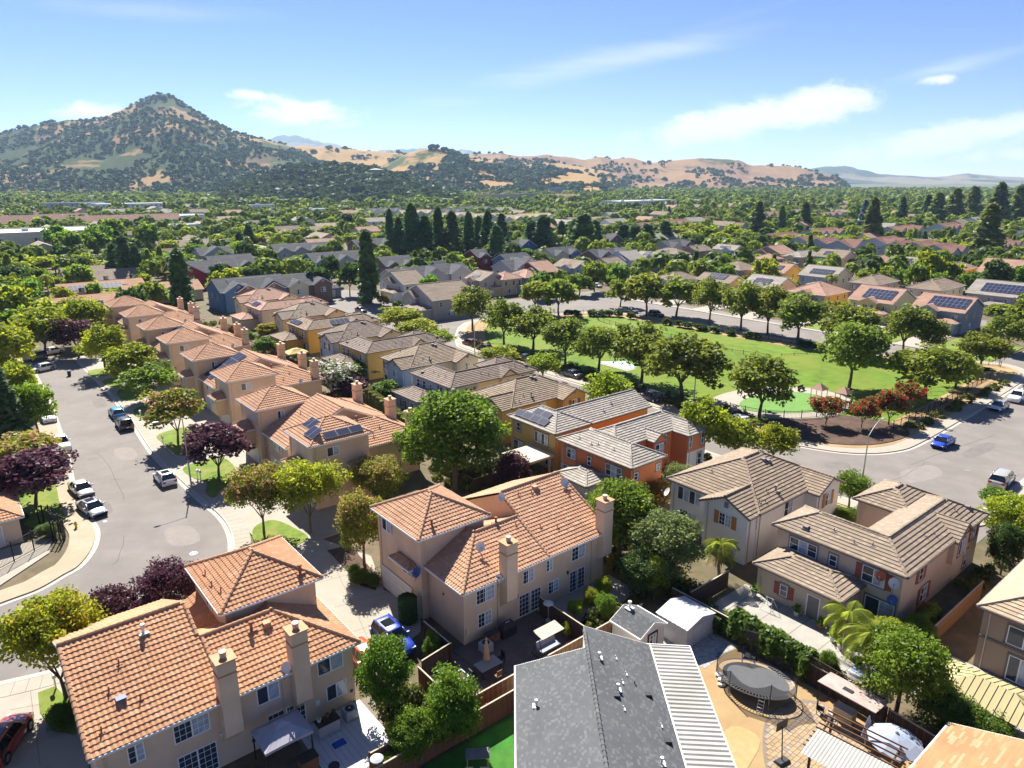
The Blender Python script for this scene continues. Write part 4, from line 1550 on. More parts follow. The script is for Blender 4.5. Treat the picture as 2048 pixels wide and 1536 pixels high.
# mustard house with white-framed solar panels
Y = House('detached_house', 'mustard house with six white-framed solar panels and a beige patio cover', 'house', 57.3, 61.5, wall='stucco_mustard', roof='tile_grey', style='flat', fascia='dark_trim', group=GRP)
h = Y
h.block(0, 6.6, 0, 9.6, 5.2, 'hip', .475, .4)
h.block(3.2, 18.6, .02, 7.0, 5.16, 'gx', .475, .4, wall='stucco_gold')
for u, z, w, hh, st in ((7.6, 3.5, .8, 1.2, 'dh1'), (3.0, 3.0, 2.6, 1.5, 's4'), (7.6, .2, 2.0, 1.9, 's2'), (4.4, .2, 1.6, 1.9, 's2'), (1.6, .4, 1.2, 1.7, 's2')):
 h.window('-x', .4, u, z, w, hh, st, 'dark_trim')
s_ = 1 / math.hypot(1, .475)
h.solar((.5, 8.7, 5.2 + .475 * .5), (0, -1, 0), (s_, 0, .475 * s_), 4, 1, 1.5, 1.15, .08)
h.solar((1.62, 6.2, 5.2 + .475 * 1.62), (0, -1, 0), (s_, 0, .475 * s_), 2, 1, 1.5, 1.15, .08)
for x, y in ((10.2, 1.4), (12.5, 2.2)):
 h.vent(x, y, 5.2 + .475 * y, 0, 'vent_grey')
plan_gable(58.0, 73.0, 'olive-gold house with a small timber-trussed gable, behind the big tree', 'stucco_mustard', 'stucco_mustard', 'tile_tan2', 'tan_trim', 'shutter_brown', ly=10.0)
plan_L(58.8, 86.7, 'pale blue house with a single-storey lean-to beside the clipped hedge', 'stucco_blue', 'stucco_cream', 'tile_umber', None, 'shutter_brown')
plan_gable(58.6, 100.8, 'cream house with a pale blue end gable above the hedge', 'stucco_blue', 'stucco_cream', 'tile_tan2', None, None, ly=10.4)
plan_L(59.6, 114.9, 'olive-tan house, low long roof between the two cream-gabled houses', 'stucco_mustard', 'stucco_yellow', 'tile_umber', None, None, ly=11.4)
plan_gable(58.6, 127.4, 'cream house with a white gable end above the wooden fence', 'stucco_ltblue', 'stucco_cream', 'tile_umber', None, 'shutter_brown', ly=10.4)
Y2 = plan_L(59.8, 141.6, 'golden yellow house with dark solar panels and a yellow canopy behind', 'stucco_gold', 'stucco_gold', 'tile_tan2', 'dark_trim', None, ly=11.2)
Y2.solar((.5, 10.0, 5.44), (0, -1, 0), (s_, 0, .475 * s_), 3, 1, 1.6, 1.2)
Y2.solar((6.2, .5, 5.44), (1, 0, 0), (0, s_, .475 * s_), 4, 1, 1.05, 1.7)
plan_gable(60.5, 156.4, 'beige house with a dark grey gable, near the little turning circle', 'stucco_cream', 'stucco_cream', 'tile_tan', None, None, ly=10.2)
P2 = plan_L(61.0, 171.0, 'rose-beige house with one blue solar panel block, behind the brick chimneys', 'stucco_pink', 'stucco_cream', 'tile_rose', None, None, ly=11.5)
P2.solar((.6, 8.0, 5.5), (0, -1, 0), (s_, 0, .475 * s_), 3, 1, 1.2, 1.6)
plan_gable(61.0, 185.5, 'rose-roofed house last in the detached row, beside the parked black car', 'stucco_cream', 'stucco_cream', 'tile_rose', None, None, ly=10.2)

# brown house at the right edge
Fh = House('detached_house', 'brown stucco house with wide white windows above the tan gazebo roof', 'house', 56.6, -2.0, wall='stucco_brown', roof='roof_cream', style='flat', fascia='dark_trim', group=GRP)
h = Fh
h.block(0, 16, 0, 16.0, 5.2, 'hip', .42, .4)
h.window('-x', .4, 12.3, 3.0, 3.2, 1.5, 's3', 'dark_trim')
h.window('-x', .4, 12.0, .15, 3.0, 2.05, 's4', 'dark_trim')
h.window('-x', .4, 7.4, 3.0, 2.4, 1.5, 's2', 'dark_trim')
k = MB()
k.box(.32, .4, 2.62, .39, 15.6, 2.82)
k.build('belt_course', M['dark_trim'], h.root)

# single-storey houses in front: charcoal shingles with corrugated patio cover, and an orange-shingled corner
S = House('bungalow', 'bungalow with charcoal shingle roof and white corrugated patio cover', 'house', 0, 0, th=0.0, wall='siding_white', roof='roof_charcoal', style='shingle', xy=(0.25, 24.0))
h = S
e, zr = 2.9, 4.9
sl = [[(0, 20, e), (0, 0, e), (5.0, 0, zr), (5.0, 18.6, zr)][:4]]
sl = [[(0, 18.8, e), (0, 0, e), (4.95, 0, zr), (4.95, 18.2, zr)], [(9.9, 0, e), (9.9, 21.2, e), (4.95, 20.6, zr), (4.95, 0, zr)]]
h.roof(sl, [((4.95, 0, zr), (4.95, 20.5, zr))], [((0, 18.8, e), (0, 0, e)), ((9.9, 0, e), (9.9, 21.2, e))], [((0, 18.8, e), (4.95, 18.2, zr)), ((9.9, 21.2, e), (4.95, 20.6, zr))], rid='joined')
h.walls(.35, 5.0, 0, 18.3, e)
h.walls(4.4, 9.5, 0, 20.5, e)
k = MB()
k.poly([(4.9, 18.0, e), (4.9, 20.4, e), (4.9, 20.4, zr - .1), (4.9, 18.0, zr - .1)])
k.poly([(9.5, 20.5, e), (4.9, 20.2, e), (4.9, 20.2, zr - .1)])
k.poly([(.4, 18.2, e), (4.9, 17.9, e), (4.9, 17.9, zr - .1)])
k.build('gable_wall', M['siding_white'], h.root)
for x, y, kd, m_ in ((1.3, 14.2, 1, 'vent_white'), (5.7, 17.4, 1, 'vent_white'), (6.9, 18.0, 0, 'vent_white'), (7.4, 16.6, 0, 'vent_white'), (7.0, 15.6, 0, 'vent_white'), (7.9, 15.9, 0, 'vent_black'), (8.7, 15.2, 2, 'vent_black'),
      (6.6, 14.7, 1, 'vent_white'), (6.4, 14.0, 2, 'vent_black'), (6.7, 13.0, 0, 'vent_white'), (9.0, 12.6, 0, 'vent_white'), (8.4, 9.4, 1, 'vent_white'), (9.2, 11.4, 2, 'vent_black')):
 z = e + (zr - e) * (1 - abs(x - 4.95) / 4.95)
 o = h.vent(x, y, z, kd, m_)
 o.scale = (.75, .75, .75)
Gh = House('bungalow', 'orange and tan shingled roof corner at the bottom edge', 'house', 33.0, -3.0, wall='stucco_brown', roof='roof_orange', style='shingle2')
Gh.block(0, 11.7, 0, 14.2, 3.2, 'gx', .36, .4, rid='bar')
# ------------------------------------------------------------------ trees
mat('bark', (0.14, 0.105, 0.075), 0.95, 0.25, 3.0, bump=0.5, bscale=15)
mat('bark_red', (0.16, 0.085, 0.05), 0.95, 0.25, 3.0)
mat('bark_pale', (0.30, 0.25, 0.19), 0.95, 0.25, 3.0)
LM = {
 'lime': leafmat('leaf_lime', (0.174, 0.240, 0.021), (0.437, 0.481, 0.029), 0.6, 0.12),
 'green': leafmat('leaf_green', (0.087, 0.174, 0.021), (0.255, 0.372, 0.029), 0.6, 0.14),
 'park': leafmat('leaf_park', (0.109, 0.153, 0.023), (0.305, 0.342, 0.040), 0.6, 0.10),
 'dark': leafmat('leaf_dark', (0.043, 0.086, 0.022), (0.119, 0.182, 0.034), 0.5, 0.18),
 'olive': leafmat('leaf_olive', (0.138, 0.190, 0.058), (0.299, 0.356, 0.109), 0.6, 0.12),
 'plum': leafmat('leaf_plum', (0.051, 0.018, 0.030), (0.173, 0.072, 0.090), 0.45, 0.12),
 'pink': leafmat('leaf_pink', (0.146, 0.196, 0.023), (0.378, 0.386, 0.038), 0.55, 0.10, (0.62, 0.27, 0.20), 0.20, 5.0),
 'red': leafmat('leaf_red', (0.084, 0.126, 0.022), (0.210, 0.237, 0.034), 0.45, 0.12, (0.50, 0.036, 0.030), 0.36, 4.6),
 'white': leafmat('leaf_white', (0.08, 0.12, 0.03), (0.18, 0.22, 0.05), 0.4, 0.1, (0.74, 0.72, 0.64), 0.42),
 'autumn': leafmat('leaf_autumn', (0.218, 0.255, 0.021), (0.481, 0.473, 0.029), 0.6, 0.08, (0.50, 0.27, 0.03), 0.07),
 'rust': leafmat('leaf_rust', (0.140, 0.140, 0.027), (0.336, 0.210, 0.036), 0.45, 0.12, (0.34, 0.14, 0.034), 0.22),
 'conifer': leafmat('leaf_conifer', (0.037, 0.092, 0.034), (0.133, 0.209, 0.053), 0.4, 0.22),
 'redwood': leafmat('leaf_redwood', (0.065, 0.111, 0.034), (0.209, 0.248, 0.058), 0.4, 0.18),
 'spruce': leafmat('leaf_spruce', (0.095, 0.157, 0.168), (0.168, 0.246, 0.258), 0.25, 0.1),
 'palm': leafmat('leaf_palm', (0.190, 0.240, 0.033), (0.423, 0.451, 0.065), 0.6, 0.1),
 'hedge': leafmat('leaf_hedge', (0.081, 0.153, 0.021), (0.226, 0.313, 0.033), 0.6, 0.12),
 'hedge_brown': leafmat('leaf_hedge_brown', (0.084, 0.133, 0.027), (0.266, 0.245, 0.049), 0.5, 0.12),
}

def leaf_quads(C, Nn, size, asp=1.5):
 """rhombic leaf faces at centres C with normals Nn"""
 n = len(C)
 t = NR.normal(size=(n, 3))
 t -= (t * Nn).sum(1, keepdims=True) * Nn
 t /= np.linalg.norm(t, axis=1, keepdims=True) + 1e-9
 b = np.cross(Nn, t)
 s = (size * (0.65 + 0.7 * NR.rand(n)))[:, None] if np.ndim(size) == 0 else size[:, None]
 return np.stack([C + t * s * .5 * asp, C + b * s * .5, C - t * s * .5 * asp, C - b * s * .5], 1)

def norm(a):
 return a / (np.linalg.norm(a, axis=1, keepdims=True) + 1e-9)

def crown_round(ncl, nleaf, leaf, zc=4.7, rz=2.5, rx=3.0, rc=0.85, seed=0, lump=0.25, flat=0.0):
 """clumps of leaves through an ellipsoid, denser to the outside; returns quads, rnd"""
 rs = np.random.RandomState(seed)
 d = norm(rs.normal(size=(ncl, 3)))
 d[:, 2] = np.where(d[:, 2] < -0.55, -d[:, 2], d[:, 2])
 lob = 1 + lump * (np.sin(3 * np.arctan2(d[:, 1], d[:, 0]) + rs.rand() * 6) * .5 + rs.normal(size=ncl) * .5)
 r = (0.48 + 0.52 * rs.rand(ncl) ** 0.5) * np.clip(lob, .6, 1.35)
 cen = d * r[:, None] * np.array([rx - rc * .6, rx - rc * .6, rz - rc * .5])
 cen[:, 2] += zc
 per = max(1, nleaf // ncl)
 dd = norm(rs.normal(size=(ncl, per, 3)).reshape(-1, 3))
 dd[:, 2] = np.where(rs.rand(len(dd)) < .35, np.abs(dd[:, 2]), dd[:, 2])
 rad_ = (rc * (0.55 + 0.6 * rs.rand(len(dd)))) * np.repeat(.7 + .6 * rs.rand(ncl), per)
 C = np.repeat(cen, per, 0) + dd * rad_[:, None] * np.array([1, 1, .75])
 Nn = norm(dd * .55 + np.array([0, 0, .45]) + rs.normal(size=dd.shape) * .8)
 Q = leaf_quads(C, Nn, leaf)
 rn = np.clip(np.repeat(rs.rand(ncl), per) * .55 + rs.rand(len(dd)) * .45, 0, 1)
 return Q, rn

def crown_cone(nleaf, leaf, h=12.0, r0=2.0, zb=.8, seed=0, power=.8, ragged=.35, droop=.35, layers=26):
 rs = np.random.RandomState(seed)
 nb = layers * 9
 zt = rs.rand(nb) ** .85
 z = zb + (h - zb) * zt
 R_ = r0 * (1 - zt) ** power * (1 - ragged * rs.rand(nb)) + .12
 a = rs.rand(nb) * 2 * math.pi
 per = max(1, nleaf // nb)
 t = rs.rand(nb, per) ** .6
 rr = R_[:, None] * t
 aa = a[:, None] + rs.normal(size=(nb, per)) * .28
 zz = z[:, None] - droop * rr * t + rs.normal(size=(nb, per)) * .16
 C = np.stack([np.cos(aa) * rr, np.sin(aa) * rr, zz], -1).reshape(-1, 3)
 out = np.stack([np.cos(aa), np.sin(aa), np.full_like(aa, .6)], -1).reshape(-1, 3)
 Nn = norm(out + rs.normal(size=out.shape) * .6)
 Q = leaf_quads(C, Nn, leaf, 1.9)
 rn = np.clip((rs.rand(nb)[:, None] * .4 + t * .35 + rs.rand(nb, per) * .3).ravel(), 0, 1)
 return Q, rn

def trunk_mesh(h=3.0, r=.16, limbs=5, reach=2.0, top=5.2, seed=0, m='bark', multi=1):
 rs = random.Random(seed)
 k = MB()
 for q in range(multi):
  ox = 0 if multi == 1 else math.cos(q * 2.1) * .12
  oy = 0 if multi == 1 else math.sin(q * 2.1) * .12
  p = Vector((ox, oy, -.1))
  lean = Vector((rs.uniform(-.1, .1) + ox * 3, rs.uniform(-.1, .1) + oy * 3, 1))
  mid = p + lean * (h * .55)
  tp = mid + Vector((rs.uniform(-.1, .1), rs.uniform(-.1, .1), h * .45))
  k.cyl(p, mid, r * 1.25, r, 7, caps=False)
  k.cyl(mid, tp, r, r * .8, 7, caps=False)
  for i in range(limbs):
   a = 2 * math.pi * (i + rs.random() * .6) / limbs + q
   rr = reach * rs.uniform(.5, 1)
   m1 = tp + Vector((math.cos(a) * rr * .45, math.sin(a) * rr * .45, (top - h) * rs.uniform(.35, .55)))
   m2 = m1 + Vector((math.cos(a) * rr * .5, math.sin(a) * rr * .5, (top - h) * rs.uniform(.2, .5)))
   k.cyl(tp - Vector((0, 0, .1)), m1, r * .55, r * .35, 5, caps=False)
   k.cyl(m1, m2, r * .35, r * .12, 5, caps=False)
 return k.mesh('trunk', (M[m],), True)

TREE_ME = {}

def tree_meshes(kind, lod):
 """two shapes of crown for each kind and level; all on a nominal 7 m tree with 3 m crown radius (cones: 12 m, 2 m)"""
 key = (kind, lod)
 if key in TREE_ME:
  return TREE_ME[key]
 n, leaf, ncl = {0: (15000, .155, 150), 1: (5000, .27, 95), 2: (1300, .55, 50)}[lod]
 out = []
 for i in range(3 if lod else 2):
  sd_ = hash((kind, lod, i)) % 9973 if False else (sum(map(ord, kind)) * 31 + lod * 7 + i * 101)
  if kind in ('cone', 'spire'):
   nl, lf = {0: (12000, .22), 1: (4600, .36), 2: (1100, .72)}[lod]
   if kind == 'cone':
    Q, rn = crown_cone(nl, lf, 12, 2.6, .9, sd_, .75, .45, .35)
   else:
    Q, rn = crown_cone(nl, lf, 12, 2.0, .4, sd_, .5, .6, .1)
   tr = (12, .2)
   k = MB()
   k.cyl((0, 0, -.1), (0, 0, 10.5), .24, .05, 7)
   tm = k.mesh('trunk', (M['bark_red'],))
  elif kind == 'vase':
   Q, rn = crown_round(ncl, n, leaf, 4.6, 2.15, 3.0, .75, sd_, .3)
   tm = trunk_mesh(1.7, .12, 5, 2.2, 4.6, sd_, 'bark', 1)
  elif kind == 'shrub':
   Q, rn = crown_round(ncl, n, leaf * 1.1, 3.2, 3.4, 3.0, .8, sd_, .2)
   tm = trunk_mesh(.8, .10, 5, 2.0, 3.6, sd_, 'bark', 1)
  elif kind == 'tall':
   Q, rn = crown_round(ncl, n, leaf, 4.1, 3.0, 3.0, .8, sd_, .22)
   tm = trunk_mesh(2.2, .16, 6, 2.0, 5.2, sd_)
  else:
   Q, rn = crown_round(ncl, n, leaf, 4.3, 2.75, 3.05, .85, sd_, .32)
   tm = trunk_mesh(2.2, .15, 6, 2.1, 5.2, sd_)
  out.append((quads_mesh('crown', Q, rn, (LM['green'],)), tm))
 TREE_ME[key] = out
 return out

NOM = {'cone': (12.0, 2.4), 'spire': (12.0, 1.75)}
TREES = []           # (x, y, r) for keeping random trees apart

def tree_xy(leaf, shape, x, y, hgt, r, label, group=None, lod=None, name='tree', cat='tree', z=0.0):
 d = math.hypot(x, y)
 if lod is None:
  lod = 0 if d < 84 else (1 if d < 190 else 2)
 var = tree_meshes(shape, lod)
 crown, trunk = var[R.randrange(len(var))]
 root = thing(name, label, cat, (x, y, z), R.uniform(0, 6.28), group)
 H0, R0 = NOM.get(shape, (7.0, 3.0))
 q = R.uniform(.93, 1.07)
 root.scale = (r / R0 * q, r / R0 / q, hgt / H0)
 t = obj('trunk', trunk, root)
 c = obj('crown', crown, root)
 c.material_slots[0].link = 'OBJECT'
 c.material_slots[0].material = LM[leaf]
 TREES.append((x, y, r))
 return root

def tree(leaf, shape, bx, by, ty, w, label, group=None, name='tree', cat='tree', lod=None, hmin=None):
 """trunk foot at pixel (bx, by); crown top at row ty; crown w pixels wide"""
 x, y = W(bx, by)
 hgt = height_at(x, y, ty + w * 0.04)
 dep = depth(x, y, hgt * .6)
 return tree_xy(leaf, shape, x, y, max(hgt, .6), max(.35, w / 2 * dep / FPX), label, group, lod, name, cat)

G1 = 'street trees in front of the tower townhouses'
for t in (('lime', 'round', 213, 746, 652, 88, 'feathery lime-green tree on the pavement beside the plum at the far bend'),
   ('lime', 'shrub', 264, 772, 680, 104, 'dense dome-shaped bright green tree fourth from the lamp along the row'),
   ('green', 'round', 308, 803, 729, 104, 'broad mid-green tree between the dome-shaped tree and the pink crape myrtle'),
   ('pink', 'vase', 356, 886, 772, 122, 'pink-tipped crape myrtle behind the curved street lamp'),
   ('plum', 'vase', 438, 956, 846, 128, 'dark purple plum tree on the lawn by the street lamp'),
   ('pink', 'vase', 528, 1068, 925, 122, 'pink-flecked crape myrtle at the head of the cul-de-sac'),
   ('lime', 'vase', 620, 1066, 918, 132, 'bright green tree in front of the townhouse with tower solar panels'),
   ('pink', 'tall', 762, 1012, 912, 106, 'pink-topped crape myrtle against the side wall of the solar-panel townhouse'),
   ('pink', 'tall', 729, 1132, 986, 106, 'slim pink-blossomed crape myrtle beside the concrete drive')):
 tree(*t, G1)
G1 = 'trees round the near terracotta townhouse'
tree('plum', 'vase', 352, 1262, 1122, 132, 'purple plum tree touching the near terracotta tower', G1)
tree('plum', 'vase', 236, 1306, 1176, 128, 'purple plum tree between the yellow-green tree and the other plum', G1)
tree('autumn', 'vase', 133, 1398, 1184, 176, 'yellow-green tree with orange tips at the corner of the near driveway', G1)
G1 = 'trees on the far side of the left street'
for t in (('plum', 'vase', 72, 1012, 896, 160, 'wide purple plum tree above the parked silver cars'),
   ('pink', 'vase', 62, 948, 866, 136, 'pink-tipped crape myrtle half hidden behind the wide plum'),
   ('conifer', 'cone', 22, 900, 728, 120, 'dark feathery conifer leaning over the left street'),
   ('green', 'tall', 78, 880, 762, 80, 'green tree overhanging the white parked truck'),
   ('lime', 'round', 18, 770, 652, 120, 'tall yellow-green tree at the left edge beside the white hatchback'),
   ('lime', 'tall', 44, 832, 722, 84, 'yellow-green tree above the hidden white car'),
   ('lime', 'round', 92, 716, 618, 110, 'large golden-green tree left of the purple plum at the bend'),
   ('lime', 'round', 168, 690, 598, 96, 'large golden-green tree right behind the purple plum at the bend'),
   ('plum', 'round', 158, 716, 638, 84, 'purple plum tree over the parked cars at the far bend'),
   ('dark', 'shrub', 42, 650, 586, 86, 'dark evergreen tree in front of the long tiled roofs'),
   ('lime', 'round', 252, 606, 574, 100, 'yellow-green tree hiding the ends of the long tiled roofs'),
   ('lime', 'round', 312, 610, 576, 80, 'yellow-green tree beside the tall dark spire tree')):
 tree(*t, G1)
G1 = 'garden trees between the two rows of houses'
for t in (('green', 'tall', 912, 978, 783, 206, 'big leafy green tree standing alone between the rows'),
   ('plum', 'tall', 1026, 992, 906, 76, 'nearly black purple-leaved tree beside the beige patio cover'),
   ('white', 'round', 664, 790, 722, 100, 'white-flowering tree beside the clipped hedge'),
   ('plum', 'shrub', 700, 792, 746, 76, 'dull purple shrub beside the white-flowering tree'),
   ('hedge', 'shrub', 772, 806, 757, 66, 'leafy green bush at the foot of the pale blue gable'),
   ('hedge', 'shrub', 732, 752, 712, 78, 'thick green hedge bush behind the white-flowering tree'),
   ('rust', 'shrub', 668, 742, 712, 50, 'brownish bush below the white gable end'),
   ('dark', 'shrub', 624, 738, 712, 34, 'small round dark bush by the wooden fence'),
   ('autumn', 'shrub', 542, 674, 642, 52, 'yellow-leaved tree next to the golden yellow house'),
   ('red', 'shrub', 470, 672, 648, 32, 'red-flowering shrub behind the townhouse chimneys'),
   ('green', 'shrub', 496, 686, 660, 34, 'small green tree between the red shrub and the yellow tree'),
   ('green', 'shrub', 530, 708, 672, 46, 'spreading green shrub behind the chimney near the yellow canopy'),
   ('hedge', 'shrub', 820, 905, 862, 38, 'dark climbing shrub at the end of the clipped hedge'),
   ('hedge', 'round', 858, 880, 820, 60, 'green tree tucked behind the big leafy tree')):
 tree(*t, G1)
G1 = 'garden trees between the patio townhouse and the white house'
for t in (('green', 'tall', 1238, 1116, 962, 150, 'large green tree behind the right-hand chimney of the patio townhouse'),
   ('olive', 'tall', 1330, 1170, 1028, 146, 'soft grey-green tree in front of the white house'),
   ('green', 'shrub', 1196, 1096, 985, 80, 'green shrub against the chimney gable of the patio townhouse'),
   ('dark', 'shrub', 1290, 1186, 1090, 110, 'dark leafy mass above the grey shed'),
   ('rust', 'shrub', 1316, 1010, 958, 58, 'rust-coloured bush between the orange and white houses'),
   ('olive', 'round', 1352, 980, 928, 66, 'pale olive tree beside the orange house'),
   ('green', 'shrub', 1256, 1030, 985, 54, 'green bush in front of the orange house lean-to'),
   ('lime', 'tall', 1263, 1182, 1112, 48, 'upright yellow-green shrub next to the dark leafy mass'),
   ('lime', 'tall', 1308, 1198, 1112, 54, 'upright yellow-green shrub behind the grey shed roof'),
   ('lime', 'tall', 1207, 1205, 1152, 34, 'narrow yellow-green shrub by the patio fence'),
   ('lime', 'tall', 1181, 1228, 1178, 36, 'narrow pointed shrub second along the patio fence'),
   ('lime', 'tall', 1150, 1240, 1200, 34, 'small yellow-green shrub at the patio fence near the heater'),
   ('lime', 'shrub', 1133, 1272, 1244, 24, 'little round yellow-green bush beside the swing seat'),
   ('green', 'tall', 1210, 1250, 1188, 42, 'green shrub between the patio fence and the grey shed')):
 tree(*t, G1)
G1 = 'trees in the near back gardens'
for t in (('green', 'tall', 776, 1432, 1278, 118, 'glossy round green tree beside the blue car'),
   ('green', 'shrub', 905, 1478, 1338, 122, 'glossy round green tree behind the closed tan umbrella'),
   ('green', 'shrub', 826, 1520, 1418, 96, 'low green tree along the red-brown fence'),
   ('hedge', 'shrub', 868, 1318, 1268, 42, 'small leafy climber on the fence corner beside the raised bed'),
   ('lime', 'shrub', 864, 1296, 1256, 26, 'small golden conifer bush beside the blue car'),
   ('lime', 'shrub', 1770, 1290, 1236, 90, 'bright yellow-green bush at the corner of the pinkish-grey house'),
   ('green', 'tall', 1790, 1430, 1262, 166, 'large green tree overhanging the fence behind the grill canopy'),
   ('hedge', 'shrub', 1882, 1460, 1368, 110, 'dark green shrub beside the tan gazebo roof'),
   ('hedge', 'shrub', 1962, 1500, 1418, 110, 'dark green shrub in the bottom right garden'),
   ('green', 'shrub', 1830, 1286, 1230, 70, 'feathery green shrub along the brown house passage'),
   ('rust', 'shrub', 1850, 1250, 1204, 44, 'reddish bush in the side passage by the brown house'),
   ('lime', 'tall', 2024, 1118, 988, 120, 'bright green tree at the right edge in front of the silver minivan'),
   ('dark', 'tall', 2000, 1150, 1050, 70, 'dark green tree behind the pinkish-grey house at the right edge'),
   ('hedge', 'shrub', 1462, 1264, 1228, 60, 'silvery climbing shrub on the fence by the white shed'),
   ('green', 'shrub', 1654, 1350, 1300, 40, 'flowering shrub with orange blooms behind the trampoline')):
 tree(*t, G1)
G1 = 'street trees on the house side of the park street'
for t in (('lime', 'round', 1216, 838, 746, 102, 'bright green street tree behind the mustard house'),
   ('lime', 'round', 1404, 918, 802, 104, 'bright green street tree beside the orange house'),
   ('lime', 'round', 1470, 926, 840, 90, 'bright green street tree left behind the white house'),
   ('lime', 'round', 1545, 934, 850, 90, 'bright green street tree right behind the white house'),
   ('green', 'round', 1697, 1017, 944, 80, 'small green street tree beside the tall street lamp'),
   ('lime', 'round', 1086, 762, 708, 70, 'bright green street tree behind the pale blue house'),
   ('lime', 'round', 1002, 734, 692, 76, 'bright green street tree behind the cream house'),
   ('lime', 'round', 800, 668, 614, 84, 'yellow-green tree behind the golden yellow house roof'),
   ('lime', 'round', 842, 688, 638, 90, 'yellow-green tree beside the park street corner'),
   ('lime', 'round', 880, 700, 660, 60, 'yellow-green tree nearest the intersection'),
   ('green', 'round', 938, 610, 588, 26, 'young round tree on the lawn of the grey-brown house'),
   ('green', 'round', 829, 632, 607, 22, 'little round tree by the path of the grey-brown house'),
   ('rust', 'shrub', 768, 612, 586, 24, 'round brown bush under the street lamp'),
   ('dark', 'shrub', 796, 616, 600, 26, 'round dark bush beside the grey-brown house')):
 tree(*t, G1)
G1 = 'plane trees along the park street edge'
names = ['nearest the intersection', 'second from the intersection', 'third from the intersection', 'fourth from the intersection', 'fifth from the intersection, in front of the court', 'sixth from the intersection', 'seventh from the intersection, over the parked black car']
for nme, t in zip(names, ((945, 662, 583, 68), (1008, 692, 608, 66), (1066, 702, 622, 76), (1130, 730, 643, 72), (1197, 744, 658, 78), (1282, 768, 658, 94), (1364, 802, 678, 122))):
 tree('park', 'round', t[0], t[1], t[2] - 6, t[3] * 1.32, 'plane tree on the park street edge, ' + nme, G1)
G1 = 'plane trees inside and behind the park'
for t, l in (((1518, 838, 716, 138), 'wide plane tree beside the playground fence'), ((1697, 778, 644, 126), 'tall plane tree on the lawn behind the playground'),
    ((1850, 800, 694, 150), 'broad plane tree behind the red crape myrtles'), ((1806, 712, 614, 96), 'broad plane tree in front of the blue-grey solar house'),
    ((1856, 716, 640, 60), 'plane tree between the blue-grey house and the side street'), ((1690, 708, 606, 112), 'broad plane tree in front of the yellow solar house'),
    ((1910, 776, 716, 84), 'plane tree over the iron fence beside the white pickup'), ((1960, 742, 668, 92), 'plane tree behind the parked silver car on the right'),
    ((2012, 704, 632, 90), 'plane tree at the right edge above the parked cars'), ((2046, 676, 596, 70), 'farthest plane tree at the right edge'),
    ((2000, 650, 606, 60), 'green tree beside the blue-grey solar house')):
 tree('park', 'round', *t, l, G1)
G1 = 'plane trees along the far park fence'
names = ['at the left end', 'second from the left end', 'third, by the intersection', 'fourth, left of the parked dark car', 'fifth, right of the parked dark car', 'sixth', 'seventh', 'eighth', 'ninth, at the right end']
for nme, t in zip(names, ((1070, 628, 561, 56), (1117, 632, 558, 62), (1240, 614, 561, 52), (1293, 630, 550, 72), (1352, 634, 558, 72), (1418, 648, 562, 62), (1482, 662, 568, 74), (1535, 670, 576, 70), (1594, 687, 592, 92))):
 tree('park', 'round', t[0], t[1], t[2] - 2, t[3] * 1.15, 'plane tree of the far park fence row, ' + nme, G1)
G1 = 'red crape myrtles by the playground'
for t, l in (((1650, 852, 790, 64), 'red-flowering crape myrtle left of the playground posts'), ((1722, 858, 798, 60), 'small red-flowering crape myrtle right of the playground posts'),
    ((1776, 852, 778, 72), 'bright red crape myrtle near the mulch corner'), ((1812, 832, 762, 66), 'dull red crape myrtle at the back of the mulch corner')):
 tree('red', 'vase', *t, l, G1)
G1 = 'trees round the turning circle and detached houses'
for t in (('green', 'round', 1158, 592, 548, 56, 'round green tree on the corner lawn of the far intersection'), ('green', 'round', 1122, 588, 556, 50, 'round green tree beside the corner lawn tree'),
   ('green', 'round', 1218, 568, 526, 42, 'round green street tree in front of the pale blue far house'), ('green', 'round', 1441, 536, 506, 44, 'round green tree in front of the grey gabled house with solar'),
   ('dark', 'cone', 1389, 538, 508, 26, 'small dark conifer in front of the brown far house'), ('green', 'tall', 918, 548, 512, 44, 'bright green tree beside the blue gable'),
   ('green', 'round', 932, 560, 530, 30, 'green tree in front of the maroon-brown house'), ('dark', 'round', 632, 598, 532, 56, 'dense green tree on the island by the parking lot'),
   ('dark', 'round', 700, 592, 528, 44, 'dense green tree beside the tall dark spire'), ('dark', 'tall', 664, 572, 512, 42, 'green tree behind the turning circle'),
   ('rust', 'round', 628, 586, 566, 30, 'small reddish tree by the grey pump house')):
 tree(*t, G1)
G1 = 'tall dark spire trees'
for (bx, by, ty, w), l in (((368, 626, 498, 58), 'lone tall spire tree beside the blue townhouse'), ((738, 606, 462, 50), 'lone tall spire tree by the turning circle street lamp'),
       ((234, 562, 488, 36), 'spire tree at the left of the dense spire clump'), ((256, 566, 472, 44), 'tallest spire tree in the dense clump'), ((278, 566, 492, 34), 'spire tree at the right of the dense spire clump'),
       ((246, 552, 462, 30), 'spire tree at the back of the dense clump')):
 tree('conifer', 'spire', bx, by, ty, w, l, G1)
ORD = 'first second third fourth fifth sixth seventh eighth ninth tenth eleventh twelfth thirteenth fourteenth fifteenth sixteenth seventeenth eighteenth nineteenth twentieth twenty-first twenty-second twenty-third twenty-fourth'.split()
